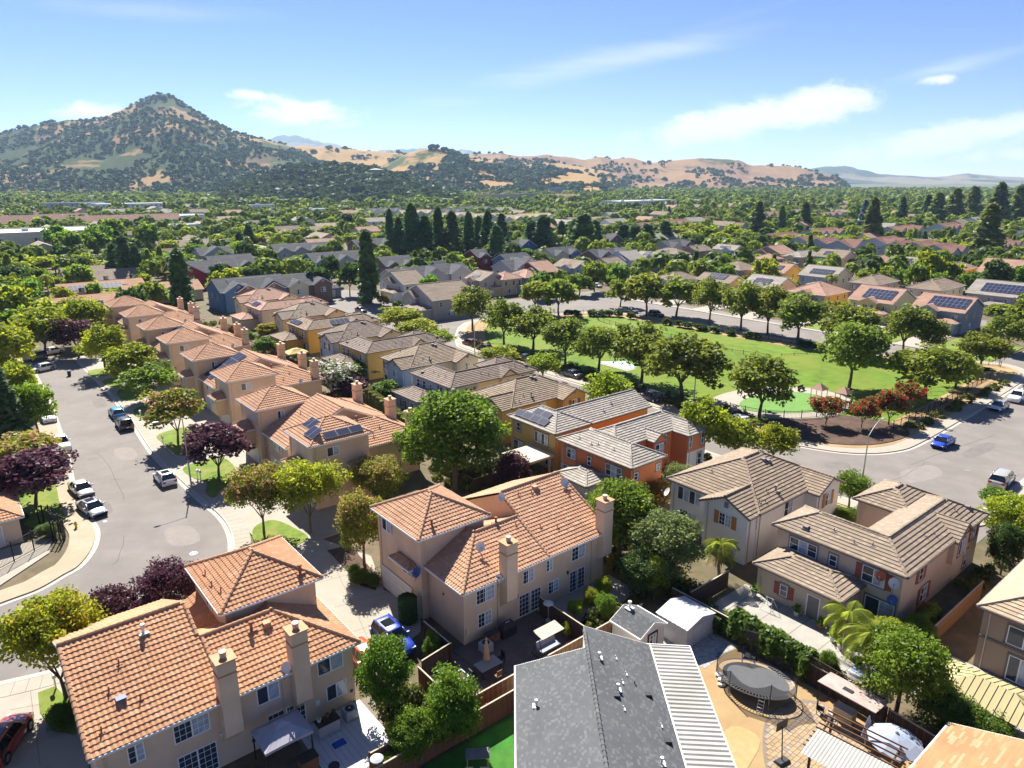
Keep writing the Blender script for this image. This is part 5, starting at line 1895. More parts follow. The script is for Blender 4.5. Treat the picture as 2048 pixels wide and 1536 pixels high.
xs = [(782, 520, 418, 24), (800, 524, 430, 30), (826, 526, 406, 40), (852, 528, 424, 44), (878, 520, 412, 30), (905, 520, 415, 40), (938, 516, 420, 30), (958, 514, 424, 28), (976, 520, 418, 34), (993, 538, 450, 40), (1003, 500, 422, 28),
  (1062, 512, 440, 34), (1086, 514, 424, 44), (1122, 492, 440, 22), (1148, 506, 432, 26), (1166, 514, 424, 46), (1190, 506, 432, 28), (1246, 500, 444, 34), (1268, 502, 450, 34), (1292, 500, 442, 36), (1328, 496, 440, 34), (696, 470, 420, 40), (500, 500, 446, 26), (482, 508, 456, 24)]
xs = [(a_, b_, c_ + (i_ * 5) % 9, d_ * 1.25) for i_, (a_, b_, c_, d_) in enumerate(xs)]
xs.sort()
for i, (bx, by, ty, w) in enumerate(xs):
 tree('conifer', 'spire', bx, by, ty, w, ORD[i] + ' spire tree in the long belt behind the slate-roofed townhouses, counted from the left', 'belt of spire trees', lod=1 if i < 13 else 2)
for (bx, by, ty, w), lf, l in (((1738, 494, 396, 58), 'redwood', 'big redwood in front of the red-roofed terraces'), ((1966, 522, 408, 86), 'redwood', 'largest redwood at the right in front of the terraces'),
        ((1722, 476, 400, 34), 'spruce', 'blue-grey spruce behind the big redwood'), ((1606, 466, 404, 44), 'redwood', 'dark redwood left of the red-roofed terraces'), ((1512, 478, 404, 52), 'redwood', 'bushy redwood above the lime trees'),
        ((1800, 452, 394, 30), 'conifer', 'narrow conifer at the left of the right-hand wood'), ((1870, 450, 384, 52), 'redwood', 'redwood in the middle of the right-hand wood'),
        ((1905, 446, 376, 52), 'redwood', 'redwood behind the largest redwood'), ((1990, 452, 366, 62), 'redwood', 'tall redwood in the right-hand wood'), ((2030, 448, 370, 60), 'redwood', 'redwood at the right edge of the wood'),
        ((1850, 446, 390, 36), 'conifer', 'slim conifer in the right-hand wood'), ((1940, 440, 372, 50), 'redwood', 'shaded redwood at the back of the right-hand wood'), ((1560, 470, 410, 30), 'redwood', 'thin redwood between two broad redwoods')):
 tree(lf, 'cone', bx, by, ty, w, l, 'redwoods and conifers at the right')

# ------------------------------------------------------------------ palms
def palm(x, y, hgt, fr, label, seed=0):
 rs = random.Random(seed)
 root = thing('palm_tree', label, 'palm tree', (x, y, 0), 0, 'palms in the back gardens')
 k = MB()
 n = 9
 for i in range(n):
  z0, z1 = hgt * i / n - .1, hgt * (i + 1) / n
  k.cyl((.05 * math.sin(i), .04 * math.cos(i), z0), (.05 * math.sin(i + 1), .04 * math.cos(i + 1), z1), .19 - .006 * i, .165 - .006 * i, 9, caps=False)
 k.cyl((0, 0, hgt - .1), (0, 0, hgt + .9), .16, .10, 8)
 k.build('trunk', M['bark_pale'], root)
 V, rn = [], []
 nf = 24
 for i in range(nf):
  a = 2 * math.pi * i / nf + rs.uniform(-.15, .15)
  el = rs.uniform(-.1, 1.15)
  L_ = fr * rs.uniform(.8, 1.05)
  p = Vector((0, 0, hgt + .8))
  d = Vector((math.cos(a) * math.cos(el), math.sin(a) * math.cos(el), math.sin(el)))
  seg = 18
  rnd_f = rs.random()
  for j in range(seg):
   q = p + d * (L_ / seg)
   d = (d + Vector((0, 0, -.115 - .05 * j / seg))).normalized()
   side = d.cross(Vector((0, 0, 1))).normalized()
   up = side.cross(d)
   t = (j + .5) / seg
   ll = .75 * math.sin(math.pi * (.12 + .85 * t)) * fr / 2.6
   for sg in (-1, 1):
    for s2 in range(2):
     b0 = p + (q - p) * (s2 * .5)
     tip = b0 + side * sg * ll * .8 + d * ll * .5 - Vector((0, 0, ll * rs.uniform(.45, .85)))
     w_ = (q - p) * .30
     V.append([tuple(b0), tuple(b0 + w_), tuple((tip + b0) / 2 + w_ * .7 + Vector((0, 0, .05))), tuple(tip)])
     rn.append(min(1, max(0, rnd_f * .6 + rs.random() * .4)))
   V.append([tuple(p - side * .02), tuple(p + side * .02), tuple(q + side * .02), tuple(q - side * .02)])
   rn.append(.9)
   p = q
 o = obj('fronds', quads_mesh('fronds', np.array(V), np.array(rn), (LM['palm'],)), root, kind='stuff')
 # skirt of dead fronds
 k = MB()
 for i in range(26):
  a = rs.uniform(0, 6.28)
  z = hgt + rs.uniform(-.1, .7)
  k.quad((math.cos(a) * .15, math.sin(a) * .15, z), (math.cos(a + .3) * .16, math.sin(a + .3) * .16, z), (math.cos(a + .2) * .42, math.sin(a + .2) * .42, z - rs.uniform(.6, 1.6)), (math.cos(a) * .40, math.sin(a) * .40, z - rs.uniform(.6, 1.6)))
 k.build('dead_fronds', mat('dead_frond', (0.36, 0.20, 0.095), .9, .2), root, kind='stuff')
 TREES.append((x, y, 2.5))

x, y = W(1728, 1392)
palm(x, y, 4.2, 3.1, 'tall feathery palm standing at the fence behind the grill canopy', 3)
x, y = AB(50.6, 20.6)
palm(x, y, 2.7, 2.5, 'short feathery palm on the concrete yard beside the tall palm', 5)
x, y = AB(52.3, 33.4)
palm(x, y, 2.6, 2.4, 'feathery palm with hanging brown fronds in front of the white house', 8)
x, y = W(1660, 590)
palm(x, y, 5.2, 3.0, 'distant palm between the far hipped houses', 9)
x, y = W(100, 600)
palm(x, y, 6.5, 3.2, 'distant palm beside the orange ranch houses', 10)

# ------------------------------------------------------------------ hedges and shrubs
def hedge_run(pts, hgt, wid, leaf, label, name='hedge', dens=150, lsize=.20, z0=0.0):
 """a leafy run along world points"""
 root = thing(name, label, 'hedge', (pts[0][0], pts[0][1], 0))
 C, Nn = [], []
 rs = np.random.RandomState(len(pts) * 7 + int(hgt * 100))
 for i in range(len(pts) - 1):
  p, q = np.array(pts[i]), np.array(pts[i + 1])
  L_ = np.linalg.norm(q - p)
  d = (q - p) / L_
  nn = np.array([-d[1], d[0]])
  n = int(L_ * dens * (hgt * 1.2 + wid))
  t = rs.rand(n) * L_
  a = rs.rand(n) * math.pi * 1.0
  bump_ = 1 + .22 * np.sin(t * 1.9 + i) + .14 * np.sin(t * 4.7)
  lat = np.cos(a) * wid / 2 * (1 + .12 * rs.normal(size=n)) * bump_
  zz = z0 + hgt * (np.abs(np.sin(a)) ** .35) * (.25 + .75 * rs.rand(n) ** .3) * (.9 + .1 * bump_)
  xy = p + np.outer(t, d) + np.outer(lat, nn) - np.array(pts[0])
  C.append(np.column_stack([xy, zz]))
  Nn.append(norm(np.column_stack([np.outer(np.cos(a), nn), np.sin(a) * .7 + .2]) + rs.normal(size=(n, 3)) * .5))
 C, Nn = np.concatenate(C), np.concatenate(Nn)
 Q = leaf_quads(C, Nn, lsize)
 me = quads_mesh('foliage', Q, np.clip(.5 + .4 * np.sin(C[:, 0] * 1.3 + C[:, 1]) * rs.rand(len(C)) + .25 * rs.normal(size=len(C)), 0, 1), (LM[leaf],))
 obj('foliage', me, root, kind='stuff')
 k = MB()
 for i in range(len(pts) - 1):
  p, q = Vector((*pts[i], 0)), Vector((*pts[i + 1], 0))
  n = max(1, int((q - p).length / 1.2))
  for j in range(n):
   b = p.lerp(q, (j + .5) / n) - Vector((*pts[0], 0))
   k.cyl((b.x, b.y, -.1), (b.x + R.uniform(-.1, .1), b.y + R.uniform(-.1, .1), z0 + hgt * .75), .04, .02, 5)
 k.build('stems', M['bark'], root, kind='stuff')
 return root

hedge_run([AB(46.0, 27.6), AB(45.9, 24.0), AB(45.7, 20.6)], 2.5, 1.5, 'hedge', 'long leafy vine hedge along the trampoline yard fence', lsize=.24, dens=120)
hedge_run([AB(45.0, 31.0), AB(45.0, 28.2)], 1.6, .9, 'dark', 'silvery climber on the fence beside the white shed')
hedge_run([AB(16.5, 32.9), AB(20.5, 32.9)], 1.5, .9, 'hedge', 'vine draped over the back fence at the bottom', lsize=.2)
hedge_run([AB(60.5, 17.9), AB(56.2, 17.6)], 1.9, 1.0, 'lime', 'bright hedge along the side of the pinkish-grey house')

def clipped_column(x, y, hgt, r, label, group, leaf='hedge_brown'):
 root = thing('clipped_cypress', label, 'hedge', (x, y, 0), R.uniform(0, 6), group)
 rs = np.random.RandomState(int(abs(x * 31 + y * 17)) % 9999)
 n = int(2600)
 a = rs.rand(n) * 2 * math.pi
 top = rs.rand(n) < .18
 z = np.where(top, hgt * (.97 + .03 * rs.rand(n)), hgt * rs.rand(n))
 rr = np.where(top, r * np.sqrt(rs.rand(n)), r * (.92 + .1 * rs.rand(n)))
 C = np.column_stack([np.cos(a) * rr, np.sin(a) * rr, z])
 Nn = norm(np.column_stack([np.cos(a), np.sin(a), np.where(top, 2.5, .2)]) + rs.normal(size=(n, 3)) * .35)
 obj('foliage', quads_mesh('foliage', leaf_quads(C, Nn, .2), np.clip(rs.rand(n) * .6 + .35 * (z / hgt) ** 6, 0, 1), (LM[leaf],)), root, kind='stuff')
 k = MB()
 k.cyl((0, 0, -.1), (0, 0, hgt * .9), .06, .03, 6)
 k.build('trunk', M['bark'], root)

names = ['nearest the big leafy tree', 'second from the big leafy tree', 'third from the big leafy tree', 'fourth from the big leafy tree', 'fifth', 'sixth', 'seventh', 'eighth', 'ninth', 'farthest from the big leafy tree']
p0, p1 = W(812, 878), W(740, 816)
for i in range(10):
 t = i / 9
 clipped_column(p0[0] + (p1[0] - p0[0]) * t, p0[1] + (p1[1] - p0[1]) * t, 3.5 - .02 * i, .62, 'clipped cypress of the tall hedge, ' + names[i], 'tall clipped cypress hedge')
x, y = AB(26.3, 46.0)
clipped_column(x, y, 2.3, .75, 'dark clipped cylinder bush beside the garage of the patio townhouse', None, 'dark')
x, y = W(128, 1452)
rt = tree_xy('hedge', 'shrub', x, y, 1.7, 1.05, 'clipped ball bush beside the near driveway', None, 0, 'ball_bush', 'bush')
for i, (bx, by, s, l) in enumerate(((722, 1168, 40, 'low dark bush in the bed beside the concrete drive'), (745, 1172, 34, 'low bush against the garage wall of the patio townhouse'), (708, 1148, 26, 'grassy tuft in the bed beside the concrete drive'), (1688, 1056, 60, 'green shrubs in front of the pinkish-grey house porch'), (1725, 1050, 44, 'green shrub beside the street lamp foot'),
         (98, 1074, 40, 'green shrub inside the iron gate'), (1985, 1010, 50, 'dark shrub on the corner of the pinkish-grey house'), (1716, 1330, 24, 'potted grass on the concrete yard'), (1448, 1010, 40, 'bush beside the white house corner'))):
 tree('hedge', 'shrub', bx, by, by - s * .75, s, l, 'low shrubs', 'shrub', 'shrub')
# shrubs of the far park fence
for i, bx in enumerate((1135, 1150, 1185, 1205, 1218, 1237, 1262, 1334, 1356, 1375, 1396, 1404, 1428, 1460, 1496, 1512, 1600, 1618, 1636)):
 by = 628 + max(0, (bx - 1230)) * .165 + 6
 tree('dark', 'shrub', bx, by, by - 16, 18 + (i * 7) % 8, ORD[i] + ' dark rounded shrub from the left along the far park fence', 'shrubs along the far park fence', 'shrub', 'shrub', lod=2)
# ------------------------------------------------------------------ vehicles
mat('tyre', (0.02, 0.02, 0.021), .9, .1)
mat('rim', (0.35, 0.35, 0.36), .35, .1, metal=.8)
mat('car_glass', (0.012, 0.016, 0.02), .05, .1, spec=.8)
mat('lamp_red', (0.35, 0.012, 0.012), .25, .1)
mat('lamp_clear', (0.65, 0.67, 0.7), .15, .05)
mat('car_black', (0.012, 0.012, 0.014), .5, .1)
mat('plate', (0.7, 0.7, 0.68), .5, .05)
PAINT = {'white': (.78, .78, .77), 'silver': (.46, .47, .48), 'champagne': (.50, .47, .40), 'black': (.012, .012, .015), 'navy': (.018, .022, .06), 'blue': (.02, .055, .36), 'cyan': (.02, .30, .55), 'bright': (.02, .06, .42),
   'red': (.34, .015, .02), 'orange': (.50, .085, .015), 'rust': (.30, .03, .018), 'grey': (.16, .165, .17), 'maroon': (.14, .012, .018)}
for n_, c_ in PAINT.items():
 mat('paint_' + n_, c_, .3, .03, 1.0, metal=.25 if n_ in ('silver', 'champagne', 'grey') else 0, spec=.5, coat=.8)
CAR_ME = {}

def loft(k, secs, m=0, close=True):
 """secs: list of rings (same length) of 3-D points"""
 n = len(secs[0])
 v = [p for s in secs for p in s]
 f = []
 for i in range(len(secs) - 1):
  for j in range(n):
   q = (j + 1) % n
   f.append((i * n + j, i * n + q, (i + 1) * n + q, (i + 1) * n + j))
 if close:
  f.append(tuple(range(n))[::-1])
  f.append(tuple(range((len(secs) - 1) * n, len(secs) * n)))
 k.add(v, f, m)

def car_meshes(body, paint):
 key = (body, paint)
 if key in CAR_ME:
  return CAR_ME[key]
 L_, Wd, Hh, belt, hood, roofx, noseh = {
  'sedan': (4.7, 1.82, 1.45, .92, .80, (-1.45, -.85, .55, 1.25), .62),
  'suv': (4.65, 1.88, 1.70, 1.05, .98, (-2.0, -1.75, .45, 1.15), .78),
  'minivan': (5.0, 1.95, 1.75, 1.05, .95, (-2.25, -2.0, .85, 1.6), .72),
  'hatch': (4.4, 1.80, 1.48, .95, .82, (-1.95, -1.35, .45, 1.2), .64),
  'pickup': (5.5, 1.95, 1.80, 1.10, 1.05, (-.75, -.6, .75, 1.35), .85)}[body]
 pm_ = M['paint_' + paint]
 hl = L_ / 2
 hw = Wd / 2

 def ring(x, zb, zt, w, crown_=.05):
  r = .10
  return [(x, -w * .93, zb), (x, -w, zb + .18), (x, -w, zt - .16), (x, -w * .95, zt - .03), (x, -w * .6, zt + crown_ * .6), (x, 0, zt + crown_),
    (x, w * .6, zt + crown_ * .6), (x, w * .95, zt - .03), (x, w, zt - .16), (x, w, zb + .18), (x, w * .93, zb)]
 k = MB()
 tail = belt if body != 'pickup' else 1.02
 xs = [(-hl, .42, tail - .25, hw * .86), (-hl + .10, .26, tail - .06, hw * .95), (-hl + .5, .2, tail, hw), (roofx[0], .18, tail, hw), (-.5, .18, belt, hw), (.6, .18, belt - .01, hw), (roofx[3], .18, hood + .02, hw),
   (hl - .55, .2, hood - .05, hw * .98), (hl - .12, .25, noseh, hw * .90), (hl, .38, noseh - .14, hw * .74)]
 loft(k, [ring(*q) for q in xs])
 me_body = k.mesh('body', (pm_,), True)
 # cabin glass
 g = MB()
 x0, x1, x2, x3 = roofx
 wb, wt = hw * .93, hw * .74

 def gr(z, a, b, w):
  return [(a, -w * .92, z), (a + .12, -w, z), (b - .25, -w, z), (b, -w * .8, z), (b, w * .8, z), (b - .25, w, z), (a + .12, w, z), (a, w * .92, z)]
 zt = Hh - .06
 loft(g, [gr(belt - .06, x0, x3, wb), gr(belt + .05, x0 + .05, x3 - .1, wb * .98), gr(zt, x1, x2, wt)])
 me_glass = g.mesh('windows', (M['car_glass'],))
 # roof and pillars
 r = MB()
 loft(r, [gr(zt - .005, x1 - .03, x2 + .05, wt * 1.02), gr(Hh - .01, x1 + .08, x2 - .08, wt * .93), gr(Hh + .02, x1 + .35, x2 - .35, wt * .55)])
 for s in (-1, 1):
  for (xa, xb) in ((x0 + .06, x1 + .02), ((x0 + x3) / 2 - .05, (x1 + x2) / 2 - .05), (x3 - .12, x2 - .02)):
   r.bar((xa, s * wb * .975, belt + .02), (xb, s * wt * 1.0, zt), .09, .05)
  r.bar((x1, s * wt * .98, Hh + .03), (x2 - .1, s * wt * .98, Hh + .03), .04, .05, 0)
 me_roof = r.mesh('roof', (pm_,), True)
 w_ = MB()
 rw = .33 if body in ('sedan', 'hatch') else .38
 w_.lathe([(rw * .62, -.11), (rw, -.10), (rw, .10), (rw * .62, .11)], n=16)
 t_me = w_.mesh('tyre', (M['tyre'],), True)
 # turn the lathe axis to y
 for v in t_me.vertices:
  v.co = (v.co.x, v.co.z, v.co.y)
 q = MB()
 q.lathe([(0.01, .07), (rw * .3, .10), (rw * .64, .09), (rw * .66, -.09), (0.01, -.09)], n=10)
 r_me = q.mesh('rim', (M['rim'],))
 for v in r_me.vertices:
  v.co = (v.co.x, v.co.z, v.co.y)
 ar = MB()
 for x in (-hl * .62, hl * .62):
  for s in (-1, 1):
   ar.lathe([(0.01, 0), (rw * 1.16, 0)], n=16)
   for i in range(32):
    vv = ar.v[-32 + i]
    ar.v[-32 + i] = (vv[0] + x, s * (hw + .004), vv[1] + rw + .02)
 arch = ar.mesh('wheel_arch', (M['car_black'],))
 hd = MB()
 hd.box(-.16, -.2, -.07, .10, .2, .07)
 tl = MB()
 tl.box(-.06, -.16, -.12, .12, .16, .12)
 mi = MB()
 mi.box(-.08, -.12, -.06, .08, .12, .07)
 pl = MB()
 pl.box(-.01, -.16, -.08, .01, .16, .08)
 gl = MB()
 gl.box(-.02, -.5, -.10, .02, .5, .10)
 parts = dict(body=me_body, glass=me_glass, roof=me_roof, tyre=t_me, rim=r_me, arch=arch, head=hd.mesh('headlight', (M['lamp_clear'],)), tail=tl.mesh('tail_light', (M['lamp_red'],)),
     mirror=mi.mesh('mirror', (pm_,)), plate=pl.mesh('licence_plate', (M['plate'],)), grille=gl.mesh('grille', (M['car_black'],)))
 CAR_ME[key] = (parts, (L_, hl, hw, rw, belt, hood, noseh, tail, roofx, Hh))
 return CAR_ME[key]

def car(body, paint, x, y, ang, label, group='parked cars', sunroof=False, z=.02):
 """ang: direction the nose points, radians in world"""
 P, (L_, hl, hw, rw, belt, hood, noseh, tail, rx, Hh) = car_meshes(body, paint)
 root = thing({'pickup': 'pickup_truck', 'minivan': 'minivan', 'suv': 'suv'}.get(body, 'car'), label, 'truck' if body == 'pickup' else 'car', (x, y, z), ang, group)
 b = obj('body', P['body'], root)
 obj('windows', P['glass'], root)
 obj('roof', P['roof'], root)
 obj('wheel_arches', P['arch'], b)
 for sx in (-1, 1):
  for sy in (-1, 1):
   wv = obj('wheel', P['tyre'], root, (sx * hl * .62, sy * (hw - .07), rw))
   obj('rim', P['rim'], wv)
 for s in (-1, 1):
  obj('headlight', P['head'], root, (hl - .18, s * hw * .66, noseh - .06))
  obj('tail_light', P['tail'], root, (-hl + .05, s * hw * .72, tail - .18))
  obj('mirror', P['mirror'], root, (rx[3] - .45, s * (hw + .10), belt + .10))
 obj('licence_plate', P['plate'], root, (-hl + .01, 0, tail - .42))
 obj('grille', P['grille'], root, (hl - .03, 0, noseh - .22))
 if sunroof:
  k = MB()
  k.box(-.55, -hw * .5, 0, .45, hw * .5, .012)
  k.build('sunroof', M['car_glass'], root, ((rx[1] + rx[2]) / 2, 0, Hh + .012))
 return root

UP = TH + math.pi / 2          # along the left street, away from us
DN = UP + math.pi

def pcar(body, paint, px, py, ang, label, group='parked cars', **kw):
 x, y = W(px, py, .4)
 return car(body, paint, x, y, ang, label, group, **kw)

GL = 'cars parked along the left street'
pcar('hatch', 'white', 330, 958, UP + .03, 'white car with black glass roof by the street lamp', GL, sunroof=True)
pcar('suv', 'black', 249, 850, UP, 'black SUV parked behind the bright cyan car', GL)
pcar('hatch', 'cyan', 234, 828, UP, 'bright cyan-blue car in front of the black SUV', GL)
pcar('sedan', 'champagne', 163, 980, DN + .12, 'champagne sedan parked under the wide plum tree', GL)
pcar('sedan', 'silver', 184, 1018, DN + .2, 'silver-blue sedan with sunroof, nearest the yellow hydrant', GL, sunroof=True)
pcar('pickup', 'white', 122, 890, DN, 'white truck under the pink crape myrtle', GL)
pcar('suv', 'white', 96, 836, DN, 'white vehicle hidden behind the left-hand trees', GL)
pcar('hatch', 'white', 85, 738, TH + math.pi + .35, 'white hatchback at the far bend', GL)
pcar('suv', 'grey', 72, 716, TH + math.pi + .5, 'dark vehicle with a pale cover beyond the white hatchback', GL)
pcar('sedan', 'white', 104, 704, TH + math.pi + .35, 'white car in shade beyond the bend', GL)
pcar('suv', 'red', 48, 694, TH + math.pi + .5, 'red vehicle behind the golden-green tree', GL)
ND = 'cars on the near driveways'
x, y = AB(23.6, 43.9)
car('suv', 'blue', x, y, DN + .0, 'blue SUV with roof rails on the concrete drive', ND, sunroof=True, z=.12)
x, y = AB(20.9, 43.2)
car('sedan', 'orange', x, y, DN, 'orange car beside the blue SUV, half hidden by the tree', ND, z=.12)
x, y = W(6, 1478, .8)
car('suv', 'rust', x, y, rad(98), 'dark red SUV on the near left driveway, its tail towards us', ND, z=.13, sunroof=True)
GP = 'cars along the park street'
pcar('sedan', 'bright', 1886, 886, TH + math.pi, 'bright blue car at the kerb of the mulch corner', GP)
pcar('minivan', 'champagne', 2003, 962, TH + .06, 'silver-beige minivan on the right-hand side street', GP)
pcar('sedan', 'silver', 1998, 814, TH + math.pi, 'silver sedan behind the white pickup corner', GP)
pcar('pickup', 'white', 2036, 796, TH + math.pi, 'white pickup truck at the right edge', GP)
pcar('sedan', 'grey', 2060, 778, TH + math.pi, 'grey car beyond the white pickup', GP)
pcar('suv', 'navy', 1300, 796, UP, 'dark navy SUV parked by the mulch strip of the park', GP)
pcar('sedan', 'grey', 1144, 750, UP, 'dark grey sedan under the fifth plane tree', GP)
pcar('sedan', 'black', 1050, 718, UP, 'black car behind the street trees', GP)
pcar('sedan', 'navy', 972, 698, UP, 'navy sedan near the park corner', GP)
pcar('hatch', 'maroon', 940, 687, UP, 'dark red car nearest the park corner', GP)
pcar('sedan', 'grey', 1388, 818, UP, 'grey car in the shade beside the park fence', GP)
pcar('suv', 'white', 1472, 846, UP, 'white car half hidden by the bright green street tree', GP)
pcar('suv', 'black', 1312, 630, UP + math.pi, 'dark SUV parked at the far park fence', GP)
pcar('sedan', 'grey', 1262, 622, UP + math.pi, 'grey car behind the far park shrubs', GP)
pcar('sedan', 'black', 722, 621, DN, 'small dark car on the turning circle street', GP)
pcar('suv', 'black', 630, 604, TH, 'black car parked beside the grey pump house', GP)
pcar('sedan', 'white', 1193, 572, UP, 'white car in a far driveway', GP)
pcar('pickup', 'silver', 1246, 566, TH + .3, 'silver truck in a far driveway beside the pale blue house', GP)
pcar('sedan', 'black', 1296, 556, TH, 'black car in front of the beige far house', GP)
# ------------------------------------------------------------------ west garage house
h = House('garage_building', 'low terracotta-roofed garage building behind the iron gate', 'house', -9.0, 82.6, wall='stucco', roof='tile_coral', style='barrel2')
h.block(0, 12.2, 0, 12.0, 2.9, 'hip', .42, .4)
h.panel('garage_door', '-y', .4, 8.9, 0, 2.6, 2.2, 'garage', 1, 2)
h.panel('garage_door', '-y', .4, 5.6, 0, 2.6, 2.2, 'garage', 1, 2)
h.vent(9.0, 3.6, 4.3, 1)

# ------------------------------------------------------------------ fences
mat('cedar', (0.20, 0.105, 0.055), .9, .25, 1.5, (0.26, 0.17, 0.10), .4, .8, rnd=.22)
mat('cedar_red', (0.22, 0.085, 0.05), .9, .25, 1.5, (0.15, 0.065, 0.04), .4, .8, rnd=.22)
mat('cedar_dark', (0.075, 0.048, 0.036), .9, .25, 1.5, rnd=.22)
mat('cedar_top', (0.48, 0.40, 0.30), .9, .2, 1.5)  # pale tone puts sunlight into the fence tops; also pale table legs
mat('iron', (0.018, 0.018, 0.02), .5, .1)
mat('steel', (0.42, 0.43, 0.44), .4, .1, metal=.6)
mat('galv', (0.55, 0.56, 0.57), .45, .08, metal=.4)
BOARD = {}

def board_mesh(hh, m):
 key = (round(hh, 2), m)
 if key not in BOARD:
  k = MB()
  k.add([(-.068, -.012, .05), (.068, -.012, .05), (.068, .012, .05), (-.068, .012, .05), (-.068, -.012, hh - .04), (.068, -.012, hh - .04), (.068, .012, hh - .04), (-.068, .012, hh - .04),
    (-.03, -.012, hh), (.03, -.012, hh), (.03, .012, hh), (-.03, .012, hh)],
    ((3, 2, 1, 0), (0, 1, 5, 4), (1, 2, 6, 5), (2, 3, 7, 6), (3, 0, 4, 7), (4, 5, 9, 8), (5, 6, 10, 9), (6, 7, 11, 10), (7, 4, 8, 11), (8, 9, 10, 11)))
  BOARD[key] = k.mesh('board', (M[m],))
 return BOARD[key]

def fence(pts, hh, m, label, single=True, cap=True, lattice=False):
 """board fence along world points"""
 root = thing('wooden_fence', label, 'fence', (*pts[0], 0), 0, 'wooden garden fences')
 o = Vector((*pts[0], 0))
 jb = MB()
 for i in range(len(pts) - 1):
  p, q = Vector((*pts[i], 0)) - o, Vector((*pts[i + 1], 0)) - o
  L_ = (q - p).length
  d = (q - p) / L_
  ang = math.atan2(d.y, d.x)
  nrm = Vector((-d.y, d.x, 0))
  n = int(L_ / .15)
  for j in range(n):
   c = p + d * ((j + .5) * L_ / n)
   dz = R.uniform(-.015, .015)
   if single:
    b = obj('board', board_mesh(hh + (0, .02, -.02)[j % 3], m), root, c + Vector((0, 0, dz)), ang)
   else:
    jb.bar(c + Vector((0, 0, .05)), c + Vector((0, 0, hh + dz)), .136, .024)
  for z in (.35, hh - .3):
   r = MB()
   r.bar((0, 0, 0), (L_, 0, 0), .04, .09)
   r.build('rail', M[m], root, p + nrm * .035 + Vector((0, 0, z)), ang)
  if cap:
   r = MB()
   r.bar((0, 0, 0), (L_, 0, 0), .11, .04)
   r.build('lit_top_rail', M['cedar_top'], root, p + Vector((0, 0, hh + .03)), ang)
  npst = max(2, int(L_ / 2.4) + 1)
  for j in range(npst):
   c = p + d * (L_ * j / (npst - 1)) + nrm * .09
   r = MB()
   r.box(-.05, -.05, 0, .05, .05, hh + .06)
   r.build('post', M[m], root, c, ang)
  if lattice:
   r = MB()
   nn = int(L_ / .2)
   for j in range(nn):
    x0 = j * L_ / nn
    r.bar((x0, 0, hh + .05), (min(L_, x0 + .55), 0, hh + .6), .02, .03)
    r.bar((min(L_, x0 + .55), .02, hh + .05), (x0, .02, hh + .6), .02, .03)
   r.bar((0, 0, hh + .62), (L_, 0, hh + .62), .06, .05)
   r.build('lattice', M[m], root, p, ang, kind='stuff')
 if not single:
  jb.build('boards', M[m], root, kind='stuff')
 return root

fence(ab_([(16.0, 33.45), (35.3, 33.45)]), 1.75, 'cedar', 'long cedar fence behind the paved patio with the swing seat')
fence(ab_([(35.6, 33.45), (41.5, 33.45)]), 1.75, 'cedar', 'short cedar fence next to the grey shed')
fence(ab_([(13.0, 32.2), (27.0, 32.2)]), 1.75, 'cedar_red', 'reddish fence along the synthetic lawn at the bottom')
fence(ab_([(26.0, 43.0), (26.0, 39.3), (23.2, 38.9)]), 1.75, 'cedar_dark', 'dark fence with a sunlit top beside the blue SUV', True)
fence(ab_([(22.7, 38.6), (22.7, 34.0)]), 1.7, 'cedar_red', 'orange-brown fence between the round trees and the patio table')
fence(ab_([(20.0, 41.6), (20.0, 37.2)]), 1.6, 'cedar_dark', 'short dark fence beside the orange car')
fence(ab_([(35.5, 39.7), (35.5, 33.6)]), 1.75, 'cedar_dark', 'dark divider fence between the two back patios')
fence(ab_([(45.4, 33.4), (45.4, 21.2)]), 1.75, 'cedar_dark', 'dark fence behind the vine hedge')
fence(ab_([(45.4, 21.0), (45.0, 15.0)]), 1.6, 'cedar_dark', 'dark fence with lattice top behind the grill canopy', True, True, True)
fence(ab_([(44.9, 14.8), (44.4, 8.2)]), 1.7, 'cedar_dark', 'dark fence in the bottom right corner behind the blue umbrella')
fence(ab_([(46.0, 31.9), (51.6, 31.9)]), 1.8, 'cedar_dark', 'dark fence with a sunlit top under the white house')
fence(ab_([(56.4, 16.6), (67.5, 16.6)]), 1.8, 'cedar', 'sunlit fence in the side passage of the brown house')
fence(ab_([(51.8, 46.5), (51.8, 62.0)]), 1.8, 'cedar_dark', 'fence behind the orange house garden', False, False)
fence(ab_([(45.6, 63.0), (51.8, 63.0)]), 1.8, 'cedar_dark', 'fence under the big leafy tree', False, False)
fence(ab_([(52.5, 98), (52.5, 122)]), 1.8, 'cedar_dark', 'fence behind the white-flowering tree', False, False)
fence(ab_([(52.8, 124), (52.8, 146)]), 1.8, 'cedar_dark', 'fence below the yellow canopy garden', False, False)
fence(ab_([(53, 126.6), (59.5, 126.6)]), 1.8, 'cedar_dark', 'fence running to the white gable house', False, False)
fence(ab_([(44.8, 66.5), (51.0, 66.5)]), 1.8, 'cedar_dark', 'fence beside the solar-panel townhouse', False, False)

